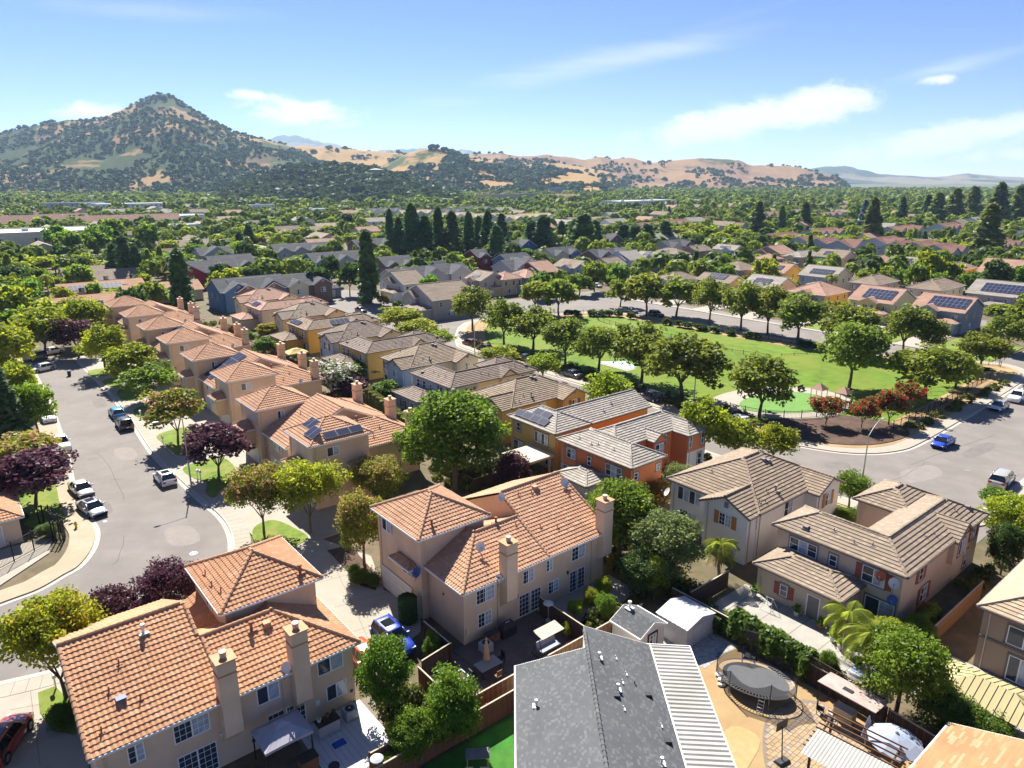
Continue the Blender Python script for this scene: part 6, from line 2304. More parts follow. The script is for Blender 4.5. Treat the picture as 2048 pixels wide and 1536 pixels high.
def iron_fence(pts, hh, label, name='iron_fence', pick=.13, curve=None, group=None):
 root = thing(name, label, 'fence', (*pts[0], 0), 0, group)
 o = Vector((*pts[0], 0))
 pk = MB()
 tot = 0
 for i in range(len(pts) - 1):
  p, q = Vector((*pts[i], .15)) - o, Vector((*pts[i + 1], .15)) - o
  L_ = (q - p).length
  d = (q - p) / L_
  for z in (.12, hh - .1):
   r = MB()
   r.bar(p + Vector((0, 0, z)), q + Vector((0, 0, z)), .04, .05)
   r.build('rail', M['iron'], root)
  n = max(1, int(L_ / pick))
  for j in range(n):
   c = p + d * ((j + .5) * L_ / n)
   pk.bar(c, c + Vector((0, 0, hh)), .022, .022)
  npst = max(1, round(L_ / 2.6))
  for j in range(npst + (1 if i == len(pts) - 2 else 0)):
   c = p + d * (L_ * j / npst)
   r = MB()
   r.box(-.04, -.04, -.1, .04, .04, hh + .12)
   r.build('post', M['iron'], root, c)
 pk.build('pickets', M['iron'], root, kind='stuff')
 return root

iron_fence(ab_([(5.2, 81.2), (1.6, 78.6), (-3.0, 75.4), (-8.0, 72.0)]), 2.1, 'tall iron fence in front of the gated drive', 'iron_fence', .13)
iron_fence(catmull(ab_([(5.2, 81.2), (6.0, 80.4), (6.3, 82.0), (5.4, 83.6), (5.9, 85.2), (4.6, 86.2)]), 3), 2.1, 'curled end of the iron fence beside the hydrant', 'iron_fence', .13)
GF = 'black iron fences of the park'
far = [p for p in shrink(PARK, 3.4)]
ab_far = [toAB(*p) for p in far]
seg = [far[i] for i in range(len(far)) if ab_far[i][0] > 118 and ab_far[i][1] > 44]
seg.sort(key=lambda p: math.atan2(toAB(*p)[1] - 90, toAB(*p)[0] - 118))
iron_fence(seg[::2], 1.2, 'iron fence along the far edge of the park', pick=.4, group=GF)
seg = [far[i] for i in range(len(far)) if ab_far[i][0] < 97 and 55 < ab_far[i][1] < 128]
seg.sort(key=lambda p: toAB(*p)[1])
iron_fence(seg[::2], 1.2, 'iron fence behind the plane trees on the street edge', pick=.3, group=GF)
iron_fence(ab_([(107.5, 41.5), (112, 41.2), (130, 41.6), (150, 42.4)]), 1.2, 'iron fence along the side street verge', pick=.3, group=GF)
iron_fence(ab_([(141, 136), (134, 128), (130, 112), (132, 97), (129, 84), (131, 77)]), 1.2, 'low fence crossing the park lawn', pick=.5, group=GF)
iron_fence(ab_([(133, 75), (141, 71), (148, 70)]), 1.2, 'short fence with a gate at the right of the park lawn', pick=.5, group=GF)
iron_fence([(p[0], p[1]) for p in (catmull(ab_([(96.0, 62.0), (97.2, 56.4), (101.2, 52.6), (106, 50.6), (111.5, 50.2), (115.5, 51.6)]), 2))], 1.3, 'curved iron fence round the playground', pick=.2, group=GF)

# ------------------------------------------------------------------ street furniture
mat('lamp_head', (0.62, 0.63, 0.64), .4, .05, metal=.3)

def street_lamp(x, y, hgt, ax, ay, rise, label, m='steel', arms=1):
 """arm reaches (ax, ay) from the pole top and rises"""
 root = thing('street_lamp', label, 'street lamp', (x, y, 0), 0, 'street lamps')
 k = MB()
 k.cyl((0, 0, 0), (0, 0, hgt), .11, .06, 8)
 k.cyl((0, 0, 0), (0, 0, .35), .17, .15, 8)
 k.build('pole', M[m], root)
 a = MB()
 pts = []
 for i in range(9):
  t = i / 8
  pts.append((ax * t, ay * t, hgt - .15 + rise * math.sin(t * math.pi / 2)))
 a.tube(pts, .035, 6)
 a.build('arm', M[m], root)
 hd = MB()
 d = Vector((ax, ay, 0)).normalized()
 e = Vector(pts[-1])
 sdv = Vector((-d.y, d.x, 0))
 hd.add([e - sdv * .08, e + sdv * .08, e + d * .45 + sdv * .16, e + d * .75 + sdv * .06, e + d * .75 - sdv * .06, e + d * .45 - sdv * .16] +
   [e - sdv * .06 + Vector((0, 0, .09)), e + sdv * .06 + Vector((0, 0, .09)), e + d * .45 + sdv * .12 + Vector((0, 0, .13)), e + d * .72 + Vector((0, 0, .06)), e + d * .72 + Vector((0, 0, .061)), e + d * .45 - sdv * .12 + Vector((0, 0, .13))],
   ((5, 4, 3, 2, 1, 0), (6, 7, 8, 9, 10, 11), (0, 1, 7, 6), (1, 2, 8, 7), (2, 3, 9, 8), (4, 5, 11, 10), (5, 0, 6, 11)))
 hd.build('lamp_head', M['lamp_head'], root)
 return root

x, y = W(383, 974)
street_lamp(x, y, 8.8, *[2.6 * t for t in (-CT, -ST)], .25, 'curved street lamp beside the white car with the glass roof')
x, y = W(1716, 1018)
street_lamp(x, y, 9.0, 2.6 * CT, 2.6 * ST, 1.3, 'tall street lamp in front of the pinkish-grey house')
x, y = W(744, 606)
street_lamp(x, y, 9.4, -2.6 * CT - .8, -2.6 * ST + .8, .9, 'street lamp by the lone spire tree at the turning circle')
x, y = W(950, 741)
street_lamp(x, y, 9.0, 2.6 * CT, 2.6 * ST, 1.3, 'street lamp behind the cream house')
x, y = W(1387, 812)
street_lamp(x, y, 8.6, -2.4 * CT, -2.4 * ST, .4, 'street lamp in the shade of the seventh plane tree')
x, y = W(1411, 540)
street_lamp(x, y, 9.0, -2.4 * CT, -2.4 * ST, .8, 'distant street lamp in front of the brown far house')
x, y = W(1820, 572)
street_lamp(x, y, 9.0, -2.4 * CT, -2.4 * ST, .8, 'distant street lamp between the far hipped houses')
# hydrant, mailboxes, bins, covers
mat('hydrant', (0.62, 0.40, 0.02), .5, .1)
x, y = W(153, 1058)
t = thing('fire_hydrant', 'yellow fire hydrant on the sandy pavement', 'hydrant', (x, y, .14))
k = MB()
k.lathe([(.16, 0), (.16, .06), (.11, .08), (.11, .5), (.14, .52), (.14, .58), (.10, .68), (.03, .75), (.01, .78)], n=10)
k.build('barrel', M['hydrant'], t)
k = MB()
k.cyl((-.22, 0, .42), (.22, 0, .42), .06, .06, 8)
k.build('outlets', M['hydrant'], t)
mat('mail_white', (.72, .72, .70), .5, .05)

def mailbox(px, py, label):
 x, y = W(px, py)
 t = thing('mailbox', label, 'mailbox', (x, y, .14), TH, 'mailboxes along the left street')
 k = MB()
 k.box(-.05, -.05, 0, .05, .05, 1.0)
 k.build('post', M['mail_white'], t)
 k = MB()
 v = []
 for yy in (-.25, .25):
  v += [(-.12, yy, 1.0), (.12, yy, 1.0), (.12, yy, 1.18), (.06, yy, 1.27), (-.06, yy, 1.27), (-.12, yy, 1.18)]
 k.add(v, ((0, 1, 2, 3, 4, 5), (11, 10, 9, 8, 7, 6), (0, 6, 7, 1), (1, 7, 8, 2), (2, 8, 9, 3), (3, 9, 10, 4), (4, 10, 11, 5), (5, 11, 6, 0)))
 k.build('box', M['mail_white'], t)

mailbox(396, 960, 'left white mailbox of the pair beside the street lamp')
mailbox(402, 962, 'right white mailbox of the pair beside the street lamp')
mailbox(282, 838, 'white mailbox beside the cyan car')
mailbox(327, 892, 'white mailbox at the lawn edge under the crape myrtle')
mailbox(113, 1380, 'white mailbox under the yellow-green tree at the near driveway')
x, y = W(139, 752)
t = thing('wheelie_bin', 'dark wheelie bin standing at the kerb by the far bend', 'bin', (x, y, .02), TH)
k = MB()
k.add([(-.24, -.28, 0), (.24, -.28, 0), (.24, .28, 0), (-.24, .28, 0), (-.3, -.34, .95), (.3, -.34, .95), (.3, .34, .95), (-.3, .34, .95)], ((3, 2, 1, 0), (0, 1, 5, 4), (1, 2, 6, 5), (2, 3, 7, 6), (3, 0, 4, 7)))
k.build('bin_body', M['vent_black'], t)
k = MB()
k.box(-.33, -.38, .95, .33, .36, 1.03)
k.build('lid', M['vent_black'], t)
x, y = W(1811, 806)
t = thing('utility_cabinet', 'pale utility cabinet on the verge of the side street', 'cabinet', (x, y, .14), TH)
k = MB()
k.box(-.5, -.7, 0, .5, .7, 1.3)
k.build('housing', M['galv'], t)
k = MB()
k.box(-.56, -.76, 1.3, .56, .76, 1.38)
k.build('lid', M['galv'], t)
for px, py, m_, l in ((387, 1107, 'court_line', 'pale round cover in the cul-de-sac'), (1934, 941, 'vent_grey', 'dark round manhole cover in the street bend'), (1752, 988, 'vent_grey', 'dark cover near the street lamp'), (210, 1043, 'court_line', 'small white marker on the asphalt by the silver sedan')):
 x, y = W(px, py)
 k = MB()
 k.cyl((0, 0, 0), (0, 0, .012), .38 if px != 210 else .2, .38 if px != 210 else .2, 18)
 tag(k.build('manhole_cover', M[m_], None, (x, y, .021)), l, 'cover')

def crack(name, pts):
 line = catmull([W(*p) for p in pts], 5)
 line = [(x + R.uniform(-.12, .12), y + R.uniform(-.12, .12)) for x, y in line]
 strip(name, line, -.018, .018, .026, 'crack', .018)

for q in ([(305, 1125), (318, 1110), (300, 1160), (262, 1190)], [(250, 1070), (240, 1110), (226, 1130)], [(1820, 930), (1900, 900), (1990, 870)], [(1700, 985), (1790, 960), (1850, 925)], [(195, 905), (215, 930), (250, 1000)], [(1560, 900), (1620, 940), (1700, 965)], [(175, 920), (200, 916)], [(222, 960), (240, 958)]):
 crack('asphalt_crack', q)

# ------------------------------------------------------------------ patio of the near townhouse
mat('canvas_grey', (0.34, 0.33, 0.37), .85, .08)
mat('canvas_tan', (0.52, 0.38, 0.24), .85, .12, 3)
mat('canvas_blue', (0.30, 0.34, 0.43), .8, .08, 1.5)
mat('canvas_cream', (0.50, 0.43, 0.33), .85, .08)
mat('canvas_yellow', (0.55, 0.42, 0.15), .85, .08)
mat('wood_brown', (0.17, 0.085, 0.045), .7, .2, 3)
mat('wood_dark', (0.06, 0.038, 0.026), .75, .2, 3)
mat('plastic_blue', (0.02, 0.08, 0.42), .4, .05)
mat('terracotta', (0.33, 0.12, 0.06), .8, .15)
mat('pot_white', (0.65, 0.65, 0.63), .6, .05)
mat('ac_grey', (0.40, 0.42, 0.43), .6, .08)
mat('net', (0.03, 0.03, 0.032), .9, .1)
mat('tramp_mat', (0.085, 0.087, 0.09), .7, .1)
mat('corrugated', (0.40, 0.385, 0.35), .65, .06, .8, (0.31, 0.29, 0.25), .35, .3)
mat('white_metal', (0.46, 0.47, 0.48), .45, .06)
slab('patio', ab_([(13.6, 33.8), (20.8, 33.8), (20.8, 40.0), (13.6, 40.0)]), .05, 'grout')
wt = MB()
wt.box(-.19, -.19, 0, .19, .19, .02)
wt_me = wt.mesh('tile', (M['white_tile'],))
patio_o = slab('tiled_patio', ab_([(13.8, 34.2), (18.6, 34.2), (18.6, 40.0), (13.8, 40.0)]), .055, 'grout')
for i in range(12):
 for j in range(15):
  x, y = AB(14.02 + i * .4, 34.4 + j * .39)
  obj('tile', wt_me, patio_o, (x, y, .052), TH)

def canopy(x, y, rz, w, d, hgt, m, label, name='canopy', vent=True, rise=.7, frame='iron', cat='canopy', posts=True):
 t = thing(name, label, cat, (x, y, .06), rz)
 k = MB()
 hw, hd = w / 2, d / 2
 n = 6
 # slightly sagging hipped cloth
 rx, ry = w * .16, d * .16
 ring0 = []
 for s in range(4):
  c = [(-hw, -hd), (hw, -hd), (hw, hd), (-hw, hd)]
  (xa, ya), (xb, yb) = c[s], c[(s + 1) % 4]
  for i in range(n):
   tt = i / n
   ring0.append((xa + (xb - xa) * tt, ya + (yb - ya) * tt, hgt - .10 * 0 + .06 * math.sin(math.pi * tt)))
 ring1 = [(px * .58, py * .58, hgt + rise * .42) for px, py, pz in ring0]
 ring2 = [(px * .25, py * .25, hgt + rise * .82) for px, py, pz in ring0]
 drop = [(px, py, pz - .18) for px, py, pz in ring0]
 loft(k, [drop, ring0, ring1, ring2], 0, False)
 k.poly(ring2)
 k.build('cloth', M[m], t)
 if vent:
  k = MB()
  a = [(px * .34, py * .34, hgt + rise * .84) for px, py, pz in ring0]
  b = [(px * .10, py * .10, hgt + rise * 1.12) for px, py, pz in ring0]
  loft(k, [a, b], 0, False)
  k.poly(b)
  k.build('vent_cap', M[m], t)
 if posts:
  for sx in (-1, 1):
   for sy in (-1, 1):
    k = MB()
    k.box(-.04, -.04, 0, .04, .04, hgt - .05)
    k.build('post', M[frame], t, (sx * (hw - .1), sy * (hd - .1), 0))
 return t

def pl(px, py, z=0.0):
 return W(px, py, z)

x, y = AB(12.3, 38.1)
canopy(x, y, TH, 3.1, 2.5, 2.25, 'canvas_grey', 'grey canopy with a raised vent on the tiled patio of the near townhouse')

def cabinet(name, a, b, z, w, d, hh, m, top, label, cat, doors=2, rz=TH):
 x, y = AB(a, b)
 t = thing(name, label, cat, (x, y, z), rz)
 k = MB()
 k.box(-w / 2, -d / 2, .05, w / 2, d / 2, hh)
 k.build('carcass', M[m], t)
 k = MB()
 k.box(-w / 2 - .04, -d / 2 - .04, hh, w / 2 + .04, d / 2 + .04, hh + .05)
 k.build('top', M[top], t)
 for i in range(doors):
  k = MB()
  k.box(-w / 2 + w * i / doors + .02, -d / 2 - .02, .10, -w / 2 + w * (i + 1) / doors - .02, -d / 2, hh - .05)
  k.build('door', M[m], t)
 return t

cabinet('wooden_cabinet', 13.2, 36.5, .06, 1.1, .8, .9, 'wood_brown', 'wood_dark', 'dark wooden chest beside the grey canopy', 'cabinet')
cabinet('potting_bench', 15.5, 38.6, .06, 1.5, .8, .95, 'ac_grey', 'wood_dark', 'grey potting cabinet crowded with pots against the wall', 'cabinet')
for i, (da, db, m_, l) in enumerate(((-.5, .1, 'pot_white', 'white pot on the potting cabinet'), (-.2, -.1, 'wood_dark', 'dark pot on the potting cabinet'), (.1, .15, 'terracotta', 'terracotta pot in the middle of the potting cabinet'), (.4, -.05, 'vent_black', 'black pot on the potting cabinet'), (.6, .2, 'terracotta', 'terracotta pot at the end of the potting cabinet'))):
 x, y = AB(15.5 + da, 38.6 + db)
 t = thing('flower_pot', l, 'pot', (x, y, 1.06), 0, 'pots on the potting cabinet')
 k = MB()
 k.lathe([(.01, 0), (.10, 0), (.15, .24), (.17, .25), (.17, .29), (.13, .29), (.12, .2), (.01, .2)], n=10)
 k.build('pot', M[m_], t)
 k = MB()
 for q in range(14):
  a_ = R.uniform(0, 6.28)
  k.quad((0, 0, .2), (.02, 0, .2), (math.cos(a_) * .16, math.sin(a_) * .16, .42), (math.cos(a_) * .14, math.sin(a_) * .15, .40))
 k.build('sprig', LM['hedge'] if 'LM' in globals() else M['lawn'], t, kind='stuff')
x, y = AB(15.6, 37.1)
k = MB()
k.box(-.42, -.25, 0, .42, .25, .06)
k.box(-.38, -.21, .06, .38, .21, .14)
tag(k.build('tray', M['plastic_blue'], None, (x, y, .07), TH), 'flat blue tray on the white tiles', 'tray')
x, y = AB(14.5, 35.6)
k = MB()
k.lathe([(.01, .04), (.28, .04), (.36, .07), (.36, 0)], n=18)
tag(k.build('fire_bowl', M['vent_black'], None, (x, y, .07)), 'round dark cover on the white tiles', 'cover')

def ac_unit(a, b, label):
 x, y = AB(a, b)
 t = thing('air_conditioner', label, 'air conditioner', (x, y, .06), TH, 'air conditioning units')
 k = MB()
 k.box(-.42, -.42, .08, .42, .42, .74)
 k.build('housing', M['ac_grey'], t)
 k = MB()
 for i in range(9):
  z = .14 + i * .063
  k.box(-.435, -.435, z, .435, .435, z + .03)
 k.build('louvres', M['ac_grey'], t, kind='stuff')
 k = MB()
 k.box(-.46, -.46, 0, .46, .46, .08)
 k.build('pad', M['slab_patio'], t)
 k = MB()
 k.cyl((0, 0, .74), (0, 0, .77), .32, .32, 18)
 k.build('fan_grille', M['vent_black'], t)
 k = MB()
 k.cyl((0, 0, .77), (0, 0, .80), .09, .09, 10)
 k.build('fan_hub', M['ac_grey'], t)

ac_unit(17.3, 38.9, 'air conditioner at the wall beside the white tiles')
ac_unit(29.0, 38.7, 'blue-grey air conditioner beside the closed tan umbrella')
# ------------------------------------------------------------------ patio of the middle townhouse
x, y = AB(27.7, 36.9)
t = thing('patio_umbrella', 'closed tan patio umbrella by the stone-topped table', 'umbrella', (x, y, .06))
k = MB()
k.cyl((0, 0, 0), (0, 0, 2.75), .025, .025, 8)
k.build('pole', M['canvas_cream'], t)
k = MB()
n = 16
for r0, z0, r1, z1 in ((.30, .85, .22, 1.5), (.22, 1.5, .12, 2.3), (.12, 2.3, .03, 2.65)):
 ra = [(math.cos(2 * math.pi * i / n) * r0 * (1 if i % 2 else .62), math.sin(2 * math.pi * i / n) * r0 * (1 if i % 2 else .62), z0) for i in range(n)]
 rb = [(math.cos(2 * math.pi * i / n) * r1 * (1 if i % 2 else .62), math.sin(2 * math.pi * i / n) * r1 * (1 if i % 2 else .62), z1) for i in range(n)]
 loft(k, [ra, rb], 0, False)
k.build('folded_cloth', M['canvas_tan'], t)

def table(a, b, w, d, hh, m, label, legm='iron', z=.06, rz=TH):
 x, y = AB(a, b)
 t = thing('table', label, 'table', (x, y, z), rz)
 k = MB()
 k.box(-w / 2, -d / 2, hh - .05, w / 2, d / 2, hh)
 k.build('table_top', M[m], t)
 for sx in (-1, 1):
  for sy in (-1, 1):
   k = MB()
   k.box(-.03, -.03, 0, .03, .03, hh - .05)
   k.build('leg', M[legm], t, (sx * (w / 2 - .1), sy * (d / 2 - .1), 0))
 return t

def chair(x, y, rz, label, m='iron', group=None, z=.06):
 t = thing('chair', label, 'chair', (x, y, z), rz, group)
 k = MB()
 k.box(-.24, -.24, .40, .24, .24, .45)
 k.build('seat', M[m], t)
 k = MB()
 k.box(-.24, .20, .50, .24, .25, .95)
 k.build('backrest', M[m], t)
 for sx in (-1, 1):
  for sy in (-1, 1):
   k = MB()
   k.box(-.02, -.02, 0, .02, .02, .42 if sy < 0 else .95)
   k.build('leg', M[m], t, (sx * .21, sy * .21, 0))
 return t

table(27.6, 36.6, 1.9, 1.15, .75, 'slab_patio', 'stone-topped patio table round the closed umbrella')
GC = 'chairs round the patio table'
x, y = AB(29.0, 36.8)
chair(x, y, TH - math.pi / 2, 'dark metal chair at the far end of the stone-topped table', 'iron', GC)
x, y = AB(27.6, 35.4)
chair(x, y, TH + math.pi, 'brown chair in front of the stone-topped table', 'wood_brown', GC)
x, y = AB(26.2, 36.6)
chair(x, y, TH + math.pi / 2, 'dark metal chair on the tree side of the stone-topped table', 'iron', GC)
cabinet('outdoor_bench', 30.1, 39.3, .06, 1.2, .55, .8, 'wood_brown', 'vent_black', 'low brown cabinet under the lower window', 'cabinet')
x, y = AB(31.6, 39.2)
t = thing('covered_grill', 'grill under a black cover against the patio wall', 'grill', (x, y, .06), TH)
k = MB()
loft(k, [[(-.7, -.35, 0), (.7, -.35, 0), (.7, .35, 0), (-.7, .35, 0)], [(-.72, -.37, .85), (.72, -.37, .85), (.72, .37, .85), (-.72, .37, .85)], [(-.5, -.2, 1.2), (.5, -.2, 1.2), (.5, .25, 1.2), (-.5, .25, 1.2)]])
k.build('cover', M['vent_black'], t)
k = MB()
k.cyl((-.2, 0, 1.2), (.2, 0, 1.2), .03, .03, 6)
k.build('handle', M['frame'], t)
x, y = AB(35.0, 38.0)
t = thing('patio_heater', 'mushroom-shaped patio heater with a pale disc', 'heater', (x, y, .06))
k = MB()
k.lathe([(.24, 0), (.24, .05), (.21, .06), (.21, .62), (.05, .70)], n=14)
k.build('base', M['steel'], t)
k = MB()
k.cyl((0, 0, .6), (0, 0, 1.9), .035, .035, 8)
k.build('pole', M['steel'], t)
k = MB()
k.cyl((0, 0, 1.85), (0, 0, 2.15), .10, .12, 12)
k.build('burner', M['steel'], t)
k = MB()
k.lathe([(.44, 2.13), (.42, 2.17), (.2, 2.26), (.01, 2.28)], n=20)
k.build('reflector', M['white_metal'], t)
x, y = AB(32.7, 35.4)
t = thing('swing_seat', 'garden swing seat with a flat cream canopy', 'swing seat', (x, y, .06), TH)
k = MB()
k.add([(-1.15, -.55, 1.95), (1.15, -.55, 1.95), (1.15, .6, 2.12), (-1.15, .6, 2.12), (-1.15, -.55, 1.92), (1.15, -.55, 1.92), (1.15, .6, 2.09), (-1.15, .6, 2.09)], ((0, 1, 2, 3), (7, 6, 5, 4), (0, 4, 5, 1), (1, 5, 6, 2), (2, 6, 7, 3), (3, 7, 4, 0)))
k.build('canopy', M['canvas_cream'], t)
for s in (-1, 1):
 k = MB()
 k.tube([(s * 1.1, -.75, 0), (s * 1.1, 0, 1.95), (s * 1.1, .75, 0)], .03, 6)
 k.tube([(s * 1.1, -.8, .03), (s * 1.1, .8, .03)], .03, 6)
 k.build('side_frame', M['iron'], t)
k = MB()
k.box(-.95, -.35, .45, .95, .25, .58)
k.build('seat', M['canvas_blue'], t)
k = MB()
k.add([(-.95, .25, .5), (.95, .25, .5), (.95, .42, 1.05), (-.95, .42, 1.05), (-.95, .33, .5), (.95, .33, .5), (.95, .5, 1.05), (-.95, .5, 1.05)], ((0, 1, 2, 3), (7, 6, 5, 4), (0, 4, 5, 1), (1, 5, 6, 2), (2, 6, 7, 3), (3, 7, 4, 0)))
k.build('backrest', M['canvas_blue'], t)
x, y = AB(24.6, 37.0)
t = thing('raised_bed', 'grey raised planting bed in the fence corner', 'planter', (x, y, .06), TH)
k = MB()
for q in ((-1.2, -.5, 1.2, -.42), (-1.2, .42, 1.2, .5), (-1.2, -.42, -1.12, .42), (1.12, -.42, 1.2, .42)):
 k.box(q[0], q[1], 0, q[2], q[3], .6)
k.build('box', M['ac_grey'], t)
k = MB()
k.box(-1.12, -.42, 0, 1.12, .42, .5)
k.build('soil', M['mulch'], t)
# ------------------------------------------------------------------ sheds
x, y = AB(37.4, 30.1)
t = thing('garden_shed', 'white garden shed with a dark shingle roof', 'shed', (x, y, .05), TH)
hs = House.__new__(House)
hs.root, hs.wallm, hs.roofm, hs.style, hs.fm, hs.k = t, 'siding_white', 'roof_charcoal', 'shingle', 'white_trim', 0
hs.block(0, 3.2, 0, 3.2, 2.0, 'gy', .5, .15, rid=None)
k = MB()
k.box(1.0, .11, 0, 2.2, .145, 1.85)
k.build('door_frame', M['vent_black'], t)
hs.window('-y', .12, 1.6, .4, .8, 1.3, 'g2')
hs.vent(1.6, 2.6, 2.75, 1, 'vent_white')
x, y = AB(41.2, 28.6)
t = thing('metal_shed', 'white ribbed metal shed with double doors', 'shed', (x, y, .05), TH)
hs = House.__new__(House)
hs.root, hs.wallm, hs.roofm, hs.style, hs.fm, hs.k = t, 'white_metal', 'roof_slate', 'course', 'white_trim', 0
hs.walls(.08, 3.7, .08, 3.1, 1.85)
k = MB()
for s, x0, x1, z0, z1 in ((0, 0, 1.9, 1.85, 2.35), (1, 1.9, 3.8, 2.35, 1.85)):
 n = 14
 for i in range(n):
  ya, yb = 3.2 * i / n, 3.2 * (i + 1) / n
  dz = .02 * (i % 2)
  k.quad((x0, ya, z0 + dz), (x1, ya, z1 + dz), (x1, yb, z1 + dz), (x0, yb, z0 + dz))
  if i:
   k.quad((x0, ya, z0), (x1, ya, z1), (x1, ya, z1 + .02), (x0, ya, z0 + .02))
k.build('roof', M['white_metal'], t)
k = MB()
k.poly([(.08, .07, 1.85), (3.7, .07, 1.85), (1.9, .07, 2.33)])
k.build('gable', M['white_metal'], t)
for i in (0, 1):
 k = MB()
 k.box(.95 + i * .96, .04, .05, 1.88 + i * .96, .07, 1.75)
 k.build('door', M['white_metal'], t)
# ------------------------------------------------------------------ trampoline yard
x, y = W(1511, 1358, .95)
t = thing('trampoline', 'oval trampoline with a drooping black safety net', 'trampoline', (x, y, .05), rad(-32))
RX, RY, n = 2.75, 1.95, 36
el = [(math.cos(2 * math.pi * i / n) * RX, math.sin(2 * math.pi * i / n) * RY) for i in range(n)]
k = MB()
k.poly([(px * .86, py * .84, .93) for px, py in el])
k.build('mat', M['tramp_mat'], t)
k = MB()
for i in range(n):
 a_, b_ = el[i], el[(i + 1) % n]
 k.cyl((a_[0], a_[1], .95), (b_[0], b_[1], .95), .04, .04, 6)
k.build('rim', M['steel'], t)
k = MB()
for i in range(n * 2):
 a_ = 2 * math.pi * i / (n * 2)
 k.bar((math.cos(a_) * RX * .86, math.sin(a_) * RY * .84, .935), (math.cos(a_) * RX, math.sin(a_) * RY, .95), .03, .02)
k.build('springs', M['galv'], t, kind='stuff')
for i in range(0, n, 6):
 px_2, py_2 = el[i]
 k = MB()
 k.cyl((px_2, py_2, 0), (px_2, py_2, .95), .03, .03, 6)
 k.build('leg', M['steel'], t)
 k = MB()
 hz = 2.2 if i in (0, 18, 30, 24) else 2.0
 k.cyl((px_2 * 1.03, py_2 * 1.03, .3), (px_2 * 1.03, py_2 * 1.03, hz), .035, .03, 6)
 k.build('net_pole', M['plastic_blue'] if i in (12, 18, 24) else M['iron'], t)

def netmat():
 m = bpy.data.materials.new('safety_net')
 m.use_nodes = True
 N, L = m.node_tree.nodes, m.node_tree.links
 N.clear()
 o = N.new('ShaderNodeOutputMaterial')
 mx = N.new('ShaderNodeMixShader')
 tr = N.new('ShaderNodeBsdfTransparent')
 df = N.new('ShaderNodeBsdfDiffuse')
 df.inputs[0].default_value = (.03, .03, .032, 1)
 mx.inputs[0].default_value = .6
 L.new(tr.outputs[0], mx.inputs[1])
 L.new(df.outputs[0], mx.inputs[2])
 L.new(mx.outputs[0], o.inputs[0])
 MATS['safety_net'] = m

netmat()
k = MB()
for i in range(n):
 a_, b_ = el[i], el[(i + 1) % n]
 za = 2.15 - .55 * abs(math.sin(math.pi * i / 6))
 zb = 2.15 - .55 * abs(math.sin(math.pi * (i + 1) / 6))
 k.quad((a_[0] * 1.02, a_[1] * 1.02, .96), (b_[0] * 1.02, b_[1] * 1.02, .96), (b_[0] * 1.02, b_[1] * 1.02, zb), (a_[0] * 1.02, a_[1] * 1.02, za))
k.build('safety_net', M['safety_net'], t)
k = MB()
for s in (-.2, .2):
 k.bar((.9 + s, -RY - .35, 0), (.9 + s, -RY * .95, .95), .03, .03)
for j in range(4):
 k.bar((.7, -RY - .33 + .085 * j, .15 + .22 * j), (1.1, -RY - .33 + .085 * j, .15 + .22 * j), .03, .03)
k.build('ladder', M['galv'], t)

def hoop(px, py, label, hz=2.6, rz=0.0):
 x, y = W(px, py)
 t = thing('basketball_hoop', label, 'basketball hoop', (x, y, .05), rz, 'basketball hoops in the trampoline yard')
 k = MB()
 k.add([(-.5, -.35, 0), (.5, -.35, 0), (.5, .35, 0), (-.5, .35, 0), (-.4, -.25, .25), (.4, -.25, .25), (.4, .2, .18), (-.4, .2, .18)], ((3, 2, 1, 0), (4, 5, 6, 7), (0, 1, 5, 4), (1, 2, 6, 5), (2, 3, 7, 6), (3, 0, 4, 7)))
 k.build('base', M['vent_black'], t)
 k = MB()
 k.cyl((0, 0, .2), (0, .25, hz), .04, .035, 8)
 k.build('pole', M['iron'], t)
 k = MB()
 k.box(-.5, .28, hz - .15, .5, .32, hz + .5)
 k.build('backboard', M['vent_black'], t)
 k = MB()
 for i in range(14):
  a_, b_ = 2 * math.pi * i / 14, 2 * math.pi * (i + 1) / 14
  k.cyl((math.cos(a_) * .23, .58 + math.sin(a_) * .23, hz), (math.cos(b_) * .23, .58 + math.sin(b_) * .23, hz), .012, .012, 5)
 k.build('rim', M['iron'], t)

mat('sack_white', (.55, .55, .54), .7, .1)
x, y = W(1443, 1372)
t = thing('sandbag_pile', 'pile of white sandbags beside the trampoline', 'sandbags', (x, y, .05))
for i, (dx, dy, dz) in enumerate(((0, 0, 0), (.1, .55, 0), (.05, 1.1, 0), (.35, .3, .05), (.08, .3, .17), (.1, .85, .17))):
 k = MB()
 k.lathe([(.02, 0), (.22, .02), (.28, .09), (.2, .17), (.02, .18)], n=9)
 b_ = k.build('sandbag', M['sack_white'], t, (dx, dy, dz), i * .7, True)
 b_.scale = (1.2, .9, 1)
hoop(1563, 1526, 'basketball hoop standing on the dry grass by the pavers', 2.5, rad(30))
hoop(1500, 1318, 'basketball hoop tilted behind the trampoline', 2.1, rad(150))
# paver patio: individual pavers
po = slab('paved_terrace', catmull(ab_([(43.4, 19.8), (44.0, 17.2), (43.2, 14.6), (39.0, 12.0), (34.0, 12.0), (33.0, 15.0), (36.2, 18.6), (40.0, 20.6)]), 4, True), .07, 'grout')
pv = {}
for (w_, d_) in ((.42, .28), (.28, .28), (.56, .28)):
 k = MB()
 k.box(-w_ / 2 + .012, -d_ / 2 + .012, 0, w_ / 2 - .012, d_ / 2 - .012, .035)
 pv[(w_, d_)] = []
 for j in range(4):
  k.r = [R.random()] * len(k.f)
  pv[(w_, d_)].append(k.mesh('paver', (M['paver'],)))
PT = [toAB(v.co.x, v.co.y) for v in po.data.vertices]

